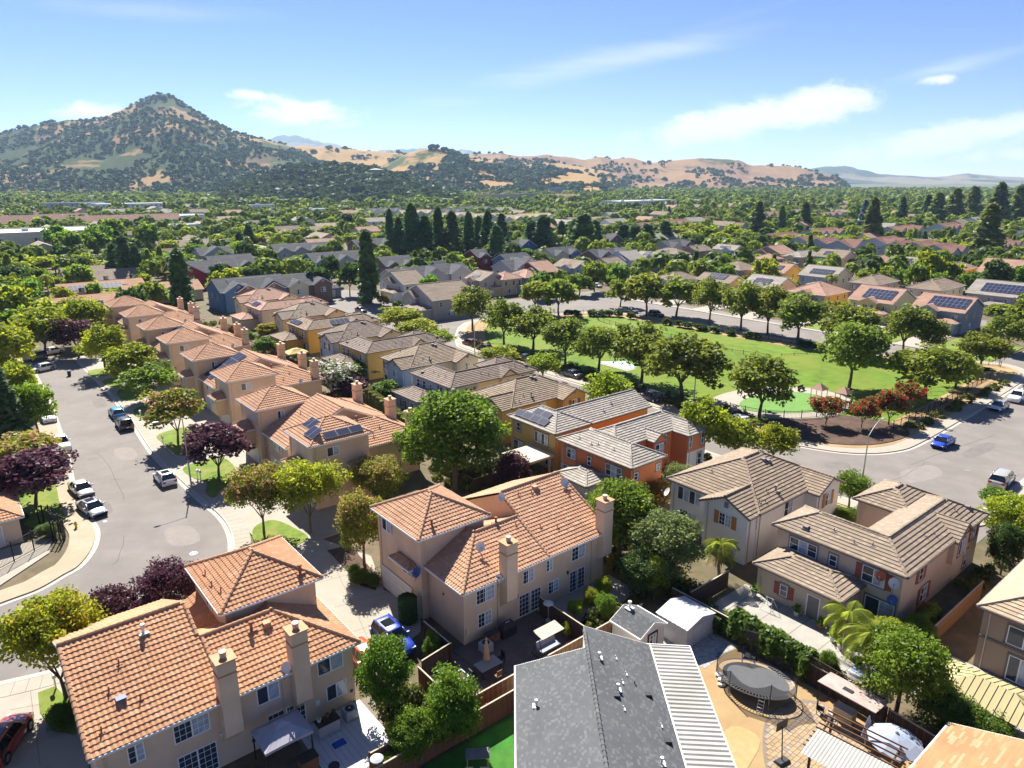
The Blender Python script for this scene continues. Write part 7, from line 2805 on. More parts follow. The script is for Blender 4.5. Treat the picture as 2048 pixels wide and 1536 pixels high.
def in_ab(a, b, poly):
 c = False
 nn = len(poly)
 for i in range(nn):
  (x0, y0), (x1, y1) = poly[i], poly[(i + 1) % nn]
  if (y0 > b) != (y1 > b) and a < (x1 - x0) * (b - y0) / (y1 - y0) + x0:
   c = not c
 return c

PAVE = [toAB(*p) for p in catmull(ab_([(43.4, 19.8), (44.0, 17.2), (43.2, 14.6), (39.0, 12.0), (34.0, 12.0), (33.0, 15.0), (36.2, 18.6), (40.0, 20.6)]), 4, True)]
cnt = 0
row = 0
b = 12.1
rest = MB()
cand = []
while b < 20.8:
 a = 32.8 + R.uniform(0, .3)
 while a < 44.4:
  w_, d_ = R.choice(list(pv))
  if all(in_ab(a + w_ * s1, b + d_ * s2, PAVE) for s1 in (-.02, 1.02) for s2 in (-.1, 1.1)):
   cand.append((a + w_ / 2, b + d_ / 2, w_, d_))
  a += w_
 b += .28
cand.sort(key=lambda c: -c[0] * 0 + abs(c[0] - 40.5) + abs(c[1] - 17.0))
for i, (a, b, w_, d_) in enumerate(cand):
 x, y = AB(a, b)
 if i < 300:
  obj('paver', R.choice(pv[(w_, d_)]), po, (x, y, .062), TH)
 else:
  c, s = CT, ST
  pts = [(x + u * c - v * s, y + u * s + v * c) for u, v in ((-w_ / 2 + .012, -d_ / 2 + .012), (w_ / 2 - .012, -d_ / 2 + .012), (w_ / 2 - .012, d_ / 2 - .012), (-w_ / 2 + .012, d_ / 2 - .012))]
  rest.prism(pts, .06, .097)
rest.build('pavers', M['paver'], po, kind='stuff')
# grill canopy
x, y = AB(43.9, 16.9)
t = thing('grill_canopy', 'faded flat canopy over a cluttered grill corner', 'canopy', (x, y, .06), TH + math.pi / 2)
k = MB()
mat('canopy_faded', (0.38, 0.32, 0.29), .7, .15, 1.2, (0.30, 0.21, 0.17), .35, .8)
k.add([(-2.0, -.95, 2.15), (2.0, -.95, 2.15), (2.0, .95, 2.35), (-2.0, .95, 2.35), (-2.0, -.95, 2.08), (2.0, -.95, 2.08), (2.0, .95, 2.28), (-2.0, .95, 2.28)], ((0, 1, 2, 3), (7, 6, 5, 4), (0, 4, 5, 1), (1, 5, 6, 2), (2, 6, 7, 3), (3, 7, 4, 0)))
k.build('roof_panel', M['canopy_faded'], t)
k = MB()
k.box(-.1, -.05, 2.27, .55, .3, 2.32)
k.build('vent_flap', M['vent_black'], t)
for sx in (-1, 1):
 for sy in (-1, 1):
  k = MB()
  k.box(-.035, -.035, 0, .035, .035, 2.15)
  k.build('post', M['wood_dark'], t, (sx * 1.85, sy * .8, 0))
cabinet('grill_counter', 43.5, 17.0, .08, 1.3, .7, .95, 'canvas_tan', 'steel', 'steel-topped grill counter under the faded canopy', 'grill', 2, TH + math.pi / 2)
x, y = AB(42.9, 18.4)
chair(x, y, 1.0, 'black stool under the faded canopy', 'iron')
x, y = AB(42.5, 17.3)
chair(x, y, 2.0, 'pale chair in front of the grill counter', 'pot_white')
x, y = AB(42.9, 15.8)
chair(x, y, 2.6, 'dark chair beside the grill counter', 'wood_dark')
# pergola with corrugated sheet, umbrellas
x, y = AB(38.9, 14.3)
t = thing('pergola', 'dark pergola with a white corrugated sheet on its near half', 'pergola', (x, y, .06), TH + math.pi / 2 + .12)
for sx in (-1, 1):
 for sy in (-1, 1):
  k = MB()
  k.box(-.07, -.07, 0, .07, .07, 2.3)
  k.build('post', M['wood_dark'], t, (sx * 2.0, sy * 1.7, 0))
for sx in (-1, 1):
 k = MB()
 k.bar((sx * 2.0, -2.1, 2.38), (sx * 2.0, 2.1, 2.38), .08, .16)
 k.build('beam', M['wood_dark'], t)
for j in range(9):
 yy = -2.0 + j * .5
 k = MB()
 k.bar((-2.4, yy, 2.5), (2.4, yy, 2.5), .05, .10)
 k.build('rafter', M['wood_brown'], t)
k = MB()
n = 44
for i in range(n):
 xa, xb = -2.2 + 4.4 * i / n, -2.2 + 4.4 * (i + 1) / n
 za, zb = 2.58 + .03 * (i % 2), 2.58 + .03 * ((i + 1) % 2)
 k.quad((xa, .2, za), (xb, .2, zb), (xb, 2.9, zb), (xa, 2.9, za))
k.build('corrugated_sheet', M['corrugated'], t)

def umbrella(x, y, r, hgt, m, label, n=10):
 t = thing('parasol', label, 'umbrella', (x, y, .06))
 k = MB()
 k.cyl((0, 0, 0), (0, 0, hgt + .1), .03, .025, 8)
 k.build('pole', M['steel'], t)
 prof = [(1.0, 0.0), (.66, .30), (.33, .52), (.06, .66)]
 for i in range(n):
  k = MB()
  a0, a1 = 2 * math.pi * i / n, 2 * math.pi * (i + 1) / n
  for q in range(3):
   (r0, z0), (r1, z1) = prof[q], prof[q + 1]
   k.quad((math.cos(a0) * r * r0, math.sin(a0) * r * r0, hgt - .66 + z0), (math.cos(a1) * r * r0, math.sin(a1) * r * r0, hgt - .66 + z0), (math.cos(a1) * r * r1, math.sin(a1) * r * r1, hgt - .66 + z1), (math.cos(a0) * r * r1, math.sin(a0) * r * r1, hgt - .66 + z1))
  k.build('panel', M[m], t)
  rb = MB()
  rb.bar((0, 0, hgt - .04), (math.cos(a0) * r, math.sin(a0) * r, hgt - .68), .02, .02)
  rb.build('rib', M['steel'], t)
 k = MB()
 k.cyl((0, 0, hgt + .02), (0, 0, hgt + .12), .12, .06, 10)
 k.build('finial', M['steel'], t)

x, y = W(1793, 1470, 2.5)
umbrella(x, y, 1.65, 2.6, 'canvas_blue', 'large pale blue umbrella at the bottom right')
x, y = W(1732, 1476, .8)
t = thing('folded_umbrella', 'folded pale blue umbrella beside the pergola', 'umbrella', (x, y, .06))
k = MB()
k.cyl((0, 0, 0), (0, 0, 2.5), .025, .025, 8)
k.build('pole', M['steel'], t)
k = MB()
n = 14
for r0, z0, r1, z1 in ((.34, .7, .24, 1.4), (.24, 1.4, .12, 2.1), (.12, 2.1, .02, 2.5)):
 ra = [(math.cos(2 * math.pi * i / n) * r0 * (1 if i % 2 else .6), math.sin(2 * math.pi * i / n) * r0 * (1 if i % 2 else .6), z0) for i in range(n)]
 rb = [(math.cos(2 * math.pi * i / n) * r1 * (1 if i % 2 else .6), math.sin(2 * math.pi * i / n) * r1 * (1 if i % 2 else .6), z1) for i in range(n)]
 loft(k, [ra, rb], 0, False)
k.build('folded_cloth', M['canvas_blue'], t)
# corrugated patio cover of the bungalow
x, y = 10.0, 24.0
k = MB()
n = 220
for i in range(n):
 ya, yb = 21.6 * i / n, 21.6 * (i + 1) / n
 za, zb = (.07 if i % 4 in (1, 2) else 0), (.07 if (i + 1) % 4 in (1, 2) else 0)
 k.quad((.0, ya, 2.62 + za), (3.25, ya, 2.42 + za), (3.25, yb, 2.42 + zb), (.0, yb, 2.62 + zb))
k.build('patio_cover', M['corrugated'], S.root, (10.0 - .25, 0, 0))
k = MB()
k.bar((3.28, 0, 2.40), (3.28, 21.6, 2.40), .08, .16)
k.bar((0, 21.62, 2.62), (3.3, 21.62, 2.42), .06, .12)
k.build('cover_fascia', M['white_trim'], S.root, (10.0 - .25, 0, 0))
for j in range(5):
 k = MB()
 k.box(3.1, .3 + j * 5.2, 0, 3.2, .4 + j * 5.2, 2.4)
 k.build('cover_post', M['white_trim'], S.root, (10.0 - .25, 0, 0))
# synthetic lawn furniture
x, y = W(955, 1510, .8)
t = table(*toAB(x, y), 1.5, .9, .9, 'vent_grey', 'grey high table on the synthetic lawn', 'cedar_top', .05, rad(4))
for i, dx in enumerate((-.45, .45)):
 chair(x + dx, y - .95, math.pi, ('left' if i == 0 else 'right') + ' tan bar chair at the grey table on the synthetic lawn', 'canvas_tan', 'bar chairs on the synthetic lawn')
x, y = W(754, 1524, 1.9)
t = thing('patio_heater', 'white disc of a patio heater at the bottom edge', 'heater', (x, y, .06))
k = MB()
k.cyl((0, 0, 0), (0, 0, 2.1), .04, .035, 8)
k.build('pole', M['steel'], t)
k = MB()
k.lathe([(.42, 2.08), (.40, 2.12), (.2, 2.2), (.01, 2.22)], n=20)
k.build('reflector', M['white_metal'], t)
# ------------------------------------------------------------------ concrete yard of the pinkish-grey house
GPOT = 'potted plants on the concrete yard'
for i, (a, b, m_, l) in enumerate(((52.3, 29.6, 'pot_white', 'white pot at the far end of the concrete yard'), (52.4, 25.6, 'pot_white', 'white pot beside the shuttered lean-to window'), (52.2, 23.4, 'terracotta', 'potted shrub left of the grey back door'), (52.4, 22.0, 'pot_white', 'white pot right of the grey back door'), (51.4, 21.9, 'canvas_yellow', 'yellow-leaved pot near the stone planter'), (50.9, 21.0, 'canvas_yellow', 'yellow-leaved pot in front of the stone planter'), (53.4, 20.8, 'terracotta', 'terracotta pot near the patio windows'), (54.6, 20.4, 'terracotta', 'brown pot under the patio windows'))):
 x, y = AB(a, b)
 t = thing('potted_plant', l, 'plant', (x, y, .06), 0, GPOT)
 k = MB()
 k.lathe([(.01, 0), (.16, 0), (.24, .34), (.27, .36), (.27, .42), (.2, .42), (.01, .36)], n=12)
 k.build('pot', M[m_ if m_ != 'canvas_yellow' else 'pot_white'], t)
 rs = np.random.RandomState(i)
 C = rs.normal(size=(160, 3)) * np.array([.18, .18, .2]) + np.array([0, 0, .7])
 me = quads_mesh('foliage', leaf_quads(C, norm(rs.normal(size=(160, 3)) + np.array([0, 0, .6])), .13), rs.rand(160), (LM['lime' if m_ == 'canvas_yellow' else 'hedge'],))
 obj('foliage', me, t, kind='stuff')
x, y = AB(52.3, 21.2)
t = thing('stone_planter', 'round pale stone planter by the grey back door', 'planter', (x, y, .06))
k = MB()
k.lathe([(.01, 0), (.5, 0), (.55, .8), (.6, .82), (.6, .9), (.48, .9), (.46, .7), (.01, .7)], n=18)
k.build('bowl', M['slab_patio'], t)
rs = np.random.RandomState(44)
C = rs.normal(size=(200, 3)) * np.array([.22, .22, .15]) + np.array([0, 0, 1.0])
obj('foliage', quads_mesh('foliage', leaf_quads(C, norm(rs.normal(size=(200, 3)) + np.array([0, 0, .6])), .13), rs.rand(200), (LM['green'],)), t, kind='stuff')
x, y = AB(51.4, 27.6)
t = thing('folding_rack', 'white folding frame leaning near the lean-to wall', 'rack', (x, y, .06), TH)
for s in (-1, 1):
 k = MB()
 k.tube([(-.6, s * .5, 0), (0, s * .25, 1.2)], .02, 6)
 k.tube([(.6, s * .5, 0), (0, s * .25, 1.2)], .02, 6)
 k.build('leg_pair', M['pot_white'], t)
k = MB()
for z in (.4, .8, 1.15):
 k.tube([(-.6 + z * .5, -.4, z), (-.6 + z * .5, .4, z)], .015, 5)
k.build('crossbar', M['pot_white'], t)
x, y = AB(50.0, 18.6)
k = MB()
k.box(-1.2, -.8, 0, 1.2, .8, .012)
mat('rug', (0.55, 0.58, 0.62), .9, .5, 6, (0.10, 0.16, 0.28), .5, 3.5)
tag(k.build('patterned_rug', M['rug'], None, (x, y, .068), TH), 'blue and white patterned rug on the concrete yard', 'rug')
GC = 'rounded chairs on the patterned rug'
for i, (a, b, r_, l) in enumerate(((50.5, 18.0, .8, 'pale rounded chair at the back of the rug'), (49.0, 17.4, 2.6, 'dark rounded wicker chair at the front of the rug'), (50.2, 16.8, -.6, 'pale chair half hidden by the tall palm'))):
 x, y = AB(a, b)
 chair(x, y, TH + r_, l, 'wood_dark' if i == 1 else 'canvas_cream', GC)
# tan gazebo of the brown house
x, y = AB(50.6, 10.9)
t = thing('gazebo', 'large tan ribbed gazebo roof beside the brown house', 'gazebo', (x, y, .06), TH)
mat('gazebo_tan', (0.40, 0.34, 0.17), .7, .06, .6)
hs = House.__new__(House)
hs.root, hs.wallm, hs.roofm, hs.style, hs.fm, hs.k = t, 'gazebo_tan', 'gazebo_tan', 'course', 'dark_trim', 0
sl, ln, ev, tri = hip(-2.1, 2.1, -3.6, 3.0, 2.5, .42)
for q in sl:
 P, u_, v_, n_ = frame_of(q)
 k = MB()
 k.poly([tuple(p) for p in P])
 ext = [((p - P[0]) @ u_, (p - P[0]) @ v_) for p in P]
 um = max(e_[0] for e_ in ext)
 s = .3
 while s < um:
  # ribs run up the slope
  top = None
  vm = max(e_[1] for e_ in ext)
  lo, hi = 0.0, vm
  for it in range(18):
   mid = (lo + hi) / 2
   sp_ = span(ext, mid)
   if sp_ and sp_[0] <= s <= sp_[1]:
    lo = mid
   else:
    hi = mid
  a_ = P[0] + u_ * s + n_ * .02
  b_ = P[0] + u_ * s + v_ * lo + n_ * .02
  if lo > .1:
   k.bar(tuple(a_), tuple(b_), .05, .05)
  s += .45
 k.build('roof_panel', M['gazebo_tan'], t)
for sx in (-1.9, 1.9):
 for sy in (-3.4, 2.8):
  k = MB()
  k.box(-.08, -.08, 0, .08, .08, 2.5)
  k.build('post', M['dark_trim'], t, (sx, sy, 0))
# canopies in the gardens behind
x, y = W(592, 712, 1.5)
canopy(x, y, TH, 4.2, 3.2, 2.3, 'canvas_yellow', 'yellow canopy in the garden of the golden house', vent=False, rise=.9)
x, y = AB(54.4, 63.6)
t = thing('patio_cover', 'beige flat patio cover behind the mustard house', 'patio cover', (x, y, 0), TH)
k = MB()
k.box(-2.2, -2.3, 2.5, 2.6, 2.3, 2.62)
k.build('roof_panel', M['canvas_cream'], t)
k = MB()
k.box(-2.25, -2.35, 2.3, 2.6, -2.3, 2.6)
k.build('fascia', M['canvas_tan'], t)
for sx in (-2.0, 2.0):
 for sy in (-2.1, 2.1):
  k = MB()
  k.box(-.1, -.1, 0, .1, .1, 2.5)
  k.build('post', M['canvas_tan'], t, (sx, sy, 0))
# playground
for i, (px, py, l) in enumerate(((1635, 812, 'left hexagonal play shelter with a shingled roof'), (1683, 820, 'right hexagonal play shelter with a shingled roof'))):
 x, y = W(px, py)
 t = thing('play_shelter', l, 'play shelter', (x, y, .3), TH, 'playground shelters')
 k = MB()
 pts = [(math.cos(i_ * math.pi / 2 + .78) * 1.5, math.sin(i_ * math.pi / 2 + .78) * 1.5) for i_ in range(4)]
 for q in range(4):
  a_, b_ = pts[q], pts[(q + 1) % 4]
  k.poly([(*a_, 2.7), (*b_, 2.7), (0, 0, 3.7)])
 k.poly([(*p, 2.69) for p in pts][::-1])
 k.build('roof', M['tile_rose'], t)
 for p in pts:
  r = MB()
  r.cyl((p[0] * .85, p[1] * .85, 0), (p[0] * .85, p[1] * .85, 2.7), .06, .06, 8)
  r.build('post', M['steel'], t)
 k = MB()
 k.box(-.9, -.9, 1.1, .9, .9, 1.2)
 k.build('deck', M['wood_brown'], t)
 k = MB()
 for q in range(6):
  k.quad((.9 + q * .35, -.25, 1.15 - .18 * q), (.9 + q * .35, .25, 1.15 - .18 * q), (1.25 + q * .35, .25, .97 - .18 * q), (1.25 + q * .35, -.25, .97 - .18 * q))
 k.build('slide', M['galv'], t)

def bench(px, py, rz, label):
 x, y = W(px, py)
 t = thing('park_bench', label, 'bench', (x, y, .26), rz, 'park benches')
 k = MB()
 k.box(-.9, -.25, .42, .9, .2, .48)
 k.build('seat', M['wood_dark'], t)
 k = MB()
 k.box(-.9, .2, .5, .9, .26, .95)
 k.build('backrest', M['wood_dark'], t)
 for s in (-.75, .75):
  k = MB()
  k.box(s - .04, -.22, 0, s + .04, .24, .45)
  k.build('leg', M['iron'], t)

bench(1602, 784, TH, 'dark bench on the path at the left of the playground lawn')
bench(1700, 792, TH, 'dark bench under the tall plane tree')
# grey pump house near the turning circle
h = House('pump_house', 'small flat grey utility building by the turning circle', 'building', 0, 0, wall='stucco_bluegrey', roof='roof_slate', style='course', xy=W(655, 595))
h.block(-4.0, 4.5, -1.5, 3.5, 3.0, 'gx', .2, .3, rid=None)
h.panel('door', '-y', -1.2, 1.5, 0, 1.2, 2.2, 'garage_white', 1, 1)
# ------------------------------------------------------------------ houses beyond the park
FOOT = []           # circles where no random tree may stand (x, y, r)

def foot(root, x0, x1, y0, y1, extra=1.0):
 c, s = math.cos(root.rotation_euler.z), math.sin(root.rotation_euler.z)
 n = max(1, int(max(x1 - x0, y1 - y0) / max(4, min(x1 - x0, y1 - y0))))
 for i in range(n):
  t = (i + .5) / n
  if x1 - x0 >= y1 - y0:
   lx, ly, r = x0 + (x1 - x0) * t, (y0 + y1) / 2, max((y1 - y0) / 2, (x1 - x0) / n / 2)
  else:
   lx, ly, r = (x0 + x1) / 2, y0 + (y1 - y0) * t, max((x1 - x0) / 2, (y1 - y0) / n / 2)
  FOOT.append((root.location.x + lx * c - ly * s, root.location.y + lx * s + ly * c, r + extra))
  FOOT.append((FOOT[-1][0], FOOT[-1][1] - 7, r))

def solve_len(a0, b0, px, along, h):
 lo, hi = 2.0, 60.0
 for _ in range(40):
  m_ = (lo + hi) / 2
  x, y = AB(a0 + m_, b0) if along == 'a' else AB(a0, b0 + m_)
  q = 1024 + FPX * x / depth(x, y, h)
  if (along == 'a' and q < px) or (along == 'b' and q > px):
   lo = m_
  else:
   hi = m_
 return (lo + hi) / 2

def fhouse(bx, by, lx, rx, label, wall, side=None, roof='tile_tan', kind='gy', solar=None, dorm=True, shut=None, group='detached houses beyond the park', e=5.2, sub=False):
 a0, b0 = toAB(*W(bx, by, e))
 wb = min(16.0, max(9.0, solve_len(a0, b0, lx, 'b', e)))
 wa = min(20.0, max(9.0, solve_len(a0, b0, rx, 'a', e)))
 h = House('detached_house', label, 'house', a0, b0, wall=wall, roof=roof, style='course', fascia='white_trim', group=group)
 side = side or wall
 p = .44
 o = .45
 if kind == 'hip':
  h.block(0, wa, 0, wb, e, 'hip', p, o, wall=side, rid='bar')
 elif kind == 'gy':
  h.block(0, wa, 0, wb, e, 'gy', p, o, wall=side, rid='bar')
 else:
  h.block(0, wa, 0, wb, e, 'gx', p, o, wall=side, rid='bar')
 # the front face coloured apart from the rest
 k = MB()
 k.box(o - .03, o + .05, -.2, o + .02, wb - o - .05, e + .1)
 k.build('front_wall', M[wall], h.root)
 if dorm:
  d0 = wb * R.choice((.12, .3, .45))
  h.block(-1.0, wa * .45, d0, d0 + wb * .42, e - .06, 'gx', .5, .35, wall=wall, rid=None)
  h.window('-x', -.65, d0 + wb * .21, 3.1, 1.5, 1.3, 'dh2', None, shut)
  d1 = d0 + wb * .21
 else:
  d1 = None
 for u in (.18, .5, .82):
  if d1 is not None and abs(u * wb - d1) < wb * .26:
   continue
  h.window('-x', o - .03, u * wb, 3.2, 1.2, 1.2, 'dh2')
 for u in (.2, .55, .82):
  h.window('-y', o, u * wa, 3.2, 1.0, 1.3, 'dh1')
 h.window('-y', o, .4 * wa, .7, 1.6, 1.3, 's2')
 # porch roof and garage
 h.block(-3.0, 1.0, wb * .05, wb * .62, 2.9, 'hip', .36, .3, wall=wall, rid=None)
 h.panel('garage_door', '-x', -2.7, wb * .33, 0, min(4.8, wb * .45), 2.15, 'garage_white', 4, 4)
 if solar:
  s_ = 1 / math.hypot(1, p)
  cols, rows = solar
  if kind == 'hip':
   h.solar((wa * .12, wb * .72, e + p * wa * .12), (0, -1, 0), (s_, 0, p * s_), cols, rows, 1.05, 1.5)
  else:
   h.solar((1.5, wb * .75, e + p * 1.5), (0, -1, 0), (s_, 0, p * s_), cols, rows, 1.05, 1.5)
 for q in range(3):
  x, y = R.uniform(.15, .4) * wa, R.uniform(.3, .7) * wb
  h.vent(x, y, e + p * x, 0, 'vent_grey')
 foot(h.root, -3, wa, 0, wb)
 return h

for args in (
  (1786, 609, 1695, 1835, 'yellow house with a big blue solar array and white garage door', 'stucco_yellow', None, 'tile_rose', 'gy', (7, 3), True, 'shutter_dark'),
  (1930, 627, 1821, 1973, 'blue-grey house with a solar array beside the side street', 'stucco_bluegrey', None, 'tile_rose', 'gy', (8, 3), True, None),
  (1651, 592, 1571, 1702, 'hipped house with a bright yellow side wall', 'stucco_grey', 'stucco_gold', 'tile_rose', 'hip', None, True, None),
  (1756, 570, 1696, 1801, 'grey hipped house behind the yellow solar house', 'stucco_grey', None, 'tile_tan', 'hip', None, False, None),
  (1883, 582, 1811, 1933, 'beige hipped house behind the blue-grey solar house', 'stucco_cream', None, 'tile_tan', 'hip', None, False, None),
  (2034, 596, 1930, 2070, 'grey-green house with a wide solar array at the right edge', 'stucco_grey', None, 'tile_grey', 'gy', (9, 3), False, None),
  (1668, 557, 1595, 1708, 'pale blue house with solar array beside the distant palm', 'stucco_blue', 'stucco_cream', 'tile_grey', 'gy', (7, 2), False, None),
  (1551, 578, 1481, 1597, 'cream house with solar panels above the far park trees', 'stucco_cream', None, 'tile_grey', 'gy', (5, 2), True, None),
  (1568, 547, 1500, 1606, 'house with blue solar array and yellow side wall in the second row', 'stucco_cream', 'stucco_gold', 'tile_rose', 'gy', (7, 2), False, None),
  (1459, 567, 1391, 1491, 'brown and mustard house with solar array behind the far park trees', 'stucco_brown', 'stucco_mustard', 'tile_tan', 'gy', (6, 2), False, None),
  (1481, 541, 1428, 1521, 'grey hipped house with a wide low roof', 'stucco_grey', None, 'tile_tan', 'hip', None, False, None),
  (1350, 562, 1318, 1400, 'low hipped house left of the brown and mustard house', 'stucco_ltblue', None, 'tile_tan', 'hip', None, False, None),
  (1840, 533, 1773, 1867, 'grey house with solar panels and dark-shuttered gable', 'stucco_grey', None, 'tile_grey', 'gy', (4, 2), True, 'shutter_dark'),
  (1757, 527, 1710, 1790, 'pinkish house with a yellow side and dark red porch roofs', 'stucco_pink', 'stucco_yellow', 'tile_rose', 'gx', None, True, None),
  (1921, 542, 1871, 1958, 'house with twin dark-shuttered windows and golden side wall', 'stucco_grey', 'stucco_gold', 'tile_tan', 'hip', None, True, 'shutter_dark'),
  (2032, 551, 1950, 2070, 'yellowish house with one solar block at the right edge', 'stucco_yellow', 'stucco_gold', 'tile_rose', 'gy', (4, 2), True, None),
  (1686, 517, 1627, 1716, 'pale blue-grey house with solar panels in the third row', 'stucco_ltblue', 'stucco_pink', 'tile_tan', 'gy', (3, 2), True, None),
  (1603, 515, 1573, 1648, 'small orange-brown hipped house in the third row', 'stucco_tan', None, 'tile_grey', 'hip', None, True, None),
  (1561, 508, 1506, 1592, 'brown house with dark solar panels in the third row', 'stucco_brown', None, 'tile_rose', 'gx', None, True, None),
  (1149, 537, 1104, 1191, 'blue-grey house with white gables left of the round corner trees', 'stucco_blue', None, 'tile_tan', 'gy', None, True, None),
  (1083, 546, 1029, 1112, 'maroon-brown house with cream cross gable', 'stucco_maroon', None, 'tile_rose', 'gx', None, True, None),
  (1051, 556, 1010, 1083, 'teal-grey house with brown roof and solar panel', 'stucco_bluegrey', None, 'tile_rose', 'hip', (2, 1), True, None),
  (1222, 532, 1180, 1250, 'grey house half hidden behind a round street tree', 'stucco_grey', None, 'tile_tan', 'gx', None, False, None),
  (1261, 521, 1209, 1296, 'pale blue house with white garage at the far street', 'stucco_ltblue', None, 'tile_grey', 'gx', None, True, None),
  (1321, 518, 1266, 1344, 'beige house with dark solar block at the far street', 'stucco_grey', None, 'tile_grey', 'gy', (3, 2), True, None),
  (1356, 509, 1304, 1378, 'grey house with a dark roof panel behind the beige house', 'stucco_grey', None, 'tile_tan', 'hip', (3, 1), True, None),
  (1394, 503, 1360, 1426, 'brown boxy house with pale solar roof', 'stucco_brown', None, 'tile_tan', 'gx', (4, 2), False, None),
  (1469, 501, 1424, 1492, 'pale gabled house with dark solar strip', 'stucco_ltblue', None, 'tile_grey', 'gy', (5, 1), True, 'shutter_dark'),
  (1545, 520, 1510, 1566, 'grey house tucked behind the cream solar house', 'stucco_grey', None, 'tile_rose', 'hip', None, False, None),
  (962, 562, 928, 1014, 'brownish house with white cross gables left of the far intersection', 'stucco_pink', None, 'tile_tan', 'gy', (3, 1), True, 'shutter_dark'),
  (1005, 560, 975, 1030, 'tan house between the brownish and teal-grey houses', 'stucco_tan', None, 'tile_rose', 'hip', None, True, None),
  (865, 602, 803, 955, 'large grey-brown house with many white windows at the intersection', 'stucco_grey', None, 'tile_tan', 'gx', (4, 1), True, None),
  (806, 570, 757, 850, 'white house with a black-trimmed bay by the street lamp', 'siding_white', None, 'tile_tan', 'gx', None, True, None),
  (2056, 505, 2010, 2090, 'white house with orange roof at the right edge', 'siding_white', None, 'roof_orange', 'hip', None, False, None)):
 fhouse(*args)
for a0, a1, b0, b1 in ((2, 19, 39, 54), (27, 45, 39, 54), (28, 46, 70, 94), (30, 47, 102, 126), (30, 47, 133, 156), (30, 47, 166, 190), (52, 76, 19, 200), (88, 166, 36, 152), (-10, 22, 56, 170), (76, 92, 20, 215), (88, 112, 195, 230)):
 for i in range(int((a1 - a0) / 8) + 1):
  for j in range(int((b1 - b0) / 8) + 1):
   x, y = AB(min(a1, a0 + 4 + i * 8), min(b1, b0 + 4 + j * 8))
   FOOT.append((x, y, 6.5))

# ------------------------------------------------------------------ rows of gabled townhouses
def terrace(bx, by, wa, wb, walls, label, roof='roof_slate', face='-y', e=5.6, group='slate-roofed townhouses', style='course', trim='white_trim', skylights=0, p=.6, name='townhouse_row', gab=True):
 a0, b0 = toAB(*W(bx, by, e))
 h = House(name, label, 'house', a0, b0, wall=walls[0], roof=roof, style=style, fascia=trim, group=group)
 along_a = wa >= wb
 h.block(0, wa, 0, wb, e, 'gx' if along_a else 'gy', p * .8, .4, rid=None)
 n = len(walls)
 L_ = wa if along_a else wb
 for i, w_ in enumerate(walls):
  u0, u1 = L_ * (i + .08) / n, L_ * (i + .92) / n
  if gab:
   if along_a:
    h.block(u0, u1, -1.0, wb * .5, e + .02 * i, 'gy', p, .3, wall=w_, rid=None)
    h.window('-y', -.7, (u0 + u1) / 2, 3.2, 1.5, 1.5, 'dh2')
    h.window('-y', -.7, (u0 + u1) / 2, 6.2, .6, .8, 'dh1')
   else:
    h.block(-1.0, wa * .5, u0, u1, e + .02 * i, 'gx', p, .3, wall=w_, rid=None)
    h.window('-x', -.7, (u0 + u1) / 2, 3.2, 1.5, 1.5, 'dh2')
  else:
   if along_a:
    h.window('-y', .4, (u0 + u1) / 2, 3.2, 1.6, 1.3, 's2')
   else:
    h.window('-x', .4, (u0 + u1) / 2, 3.2, 1.6, 1.3, 's2')
 for v in (.3, .7):
  if along_a:
   h.window('-x', .4, wb * v, 3.2, 1.2, 1.4, 'dh1')
  else:
   h.window('-y', .4, wa * v, 3.2, 1.2, 1.4, 'dh1')
 for i in range(skylights):
  k = MB()
  k.box(-.5, -.4, 0, .5, .4, .15)
  u = (i + .5) / skylights
  k.build('skylight', M['white_metal'], h.root, (wa * u, wb * .3, e + p * .8 * wb * .3) if along_a else (wa * .3, wb * u, e + p * .8 * wa * .3))
 foot(h.root, 0, wa, 0, wb)
 return h

for args in ((347, 550, 22, 14, ['siding_red', 'siding_red'], 'red-walled townhouse with slate roof behind the lone spire tree'), (440, 586, 20, 13, ['siding_blue', 'siding_blue'], 'deep blue townhouse with white window frames'),
    (468, 584, 30, 12, ['siding_brown', 'siding_brown', 'siding_cream', 'siding_brown'], 'row of brown and cream gabled townhouses left of the turning circle'), (428, 538, 16, 16, ['block_grey', 'siding_brown'], 'slate-roofed townhouse with small solar panels behind the blue one'),
    (552, 505, 30, 12, ['block_grey'] * 4, 'pale-gabled slate-roofed row far behind the brown row'), (628, 526, 26, 13, ['siding_blue', 'block_grey', 'siding_brown'], 'slate-roofed row with one blue gable'),
    (772, 533, 13, 12, ['siding_brown', 'siding_brown'], 'brown slate-roofed townhouse beside the turning circle spire'), (790, 558, 30, 11, ['block_grey'] * 3, 'long slate-roofed row behind the white house'),
    (890, 543, 8, 12, ['siding_blue'], 'narrow bright blue townhouse with two white windows'), (956, 515, 13, 11, ['siding_red', 'siding_red'], 'small red-gabled townhouse among the spire trees'),
    (1018, 525, 13, 11, ['siding_blue', 'siding_blue'], 'blue townhouse next to the tallest spires'), (1024, 540, 14, 12, ['block_grey'], 'slate-roofed end house beside the maroon-brown house'),
    (1108, 511, 16, 11, ['siding_cream', 'siding_blue'], 'cream and blue gabled townhouse between the spires'), (1196, 515, 20, 11, ['siding_brown', 'block_grey'], 'slate-roofed row behind the grey half-hidden house'),
    (1212, 484, 14, 11, ['siding_brown'], 'small slate-roofed house far back in the spires'), (1340, 495, 18, 11, ['block_grey', 'siding_brown'], 'slate-roofed row behind the brown boxy house'),
    (1036, 494, 12, 11, ['siding_blue'], 'far blue townhouse behind the spires'), (716, 494, 22, 12, ['siding_brown', 'block_grey'], 'slate-roofed row left of the spire belt'), (400, 512, 14, 12, ['block_grey'], 'slate-roofed house among the green trees at left')):
 terrace(*args)
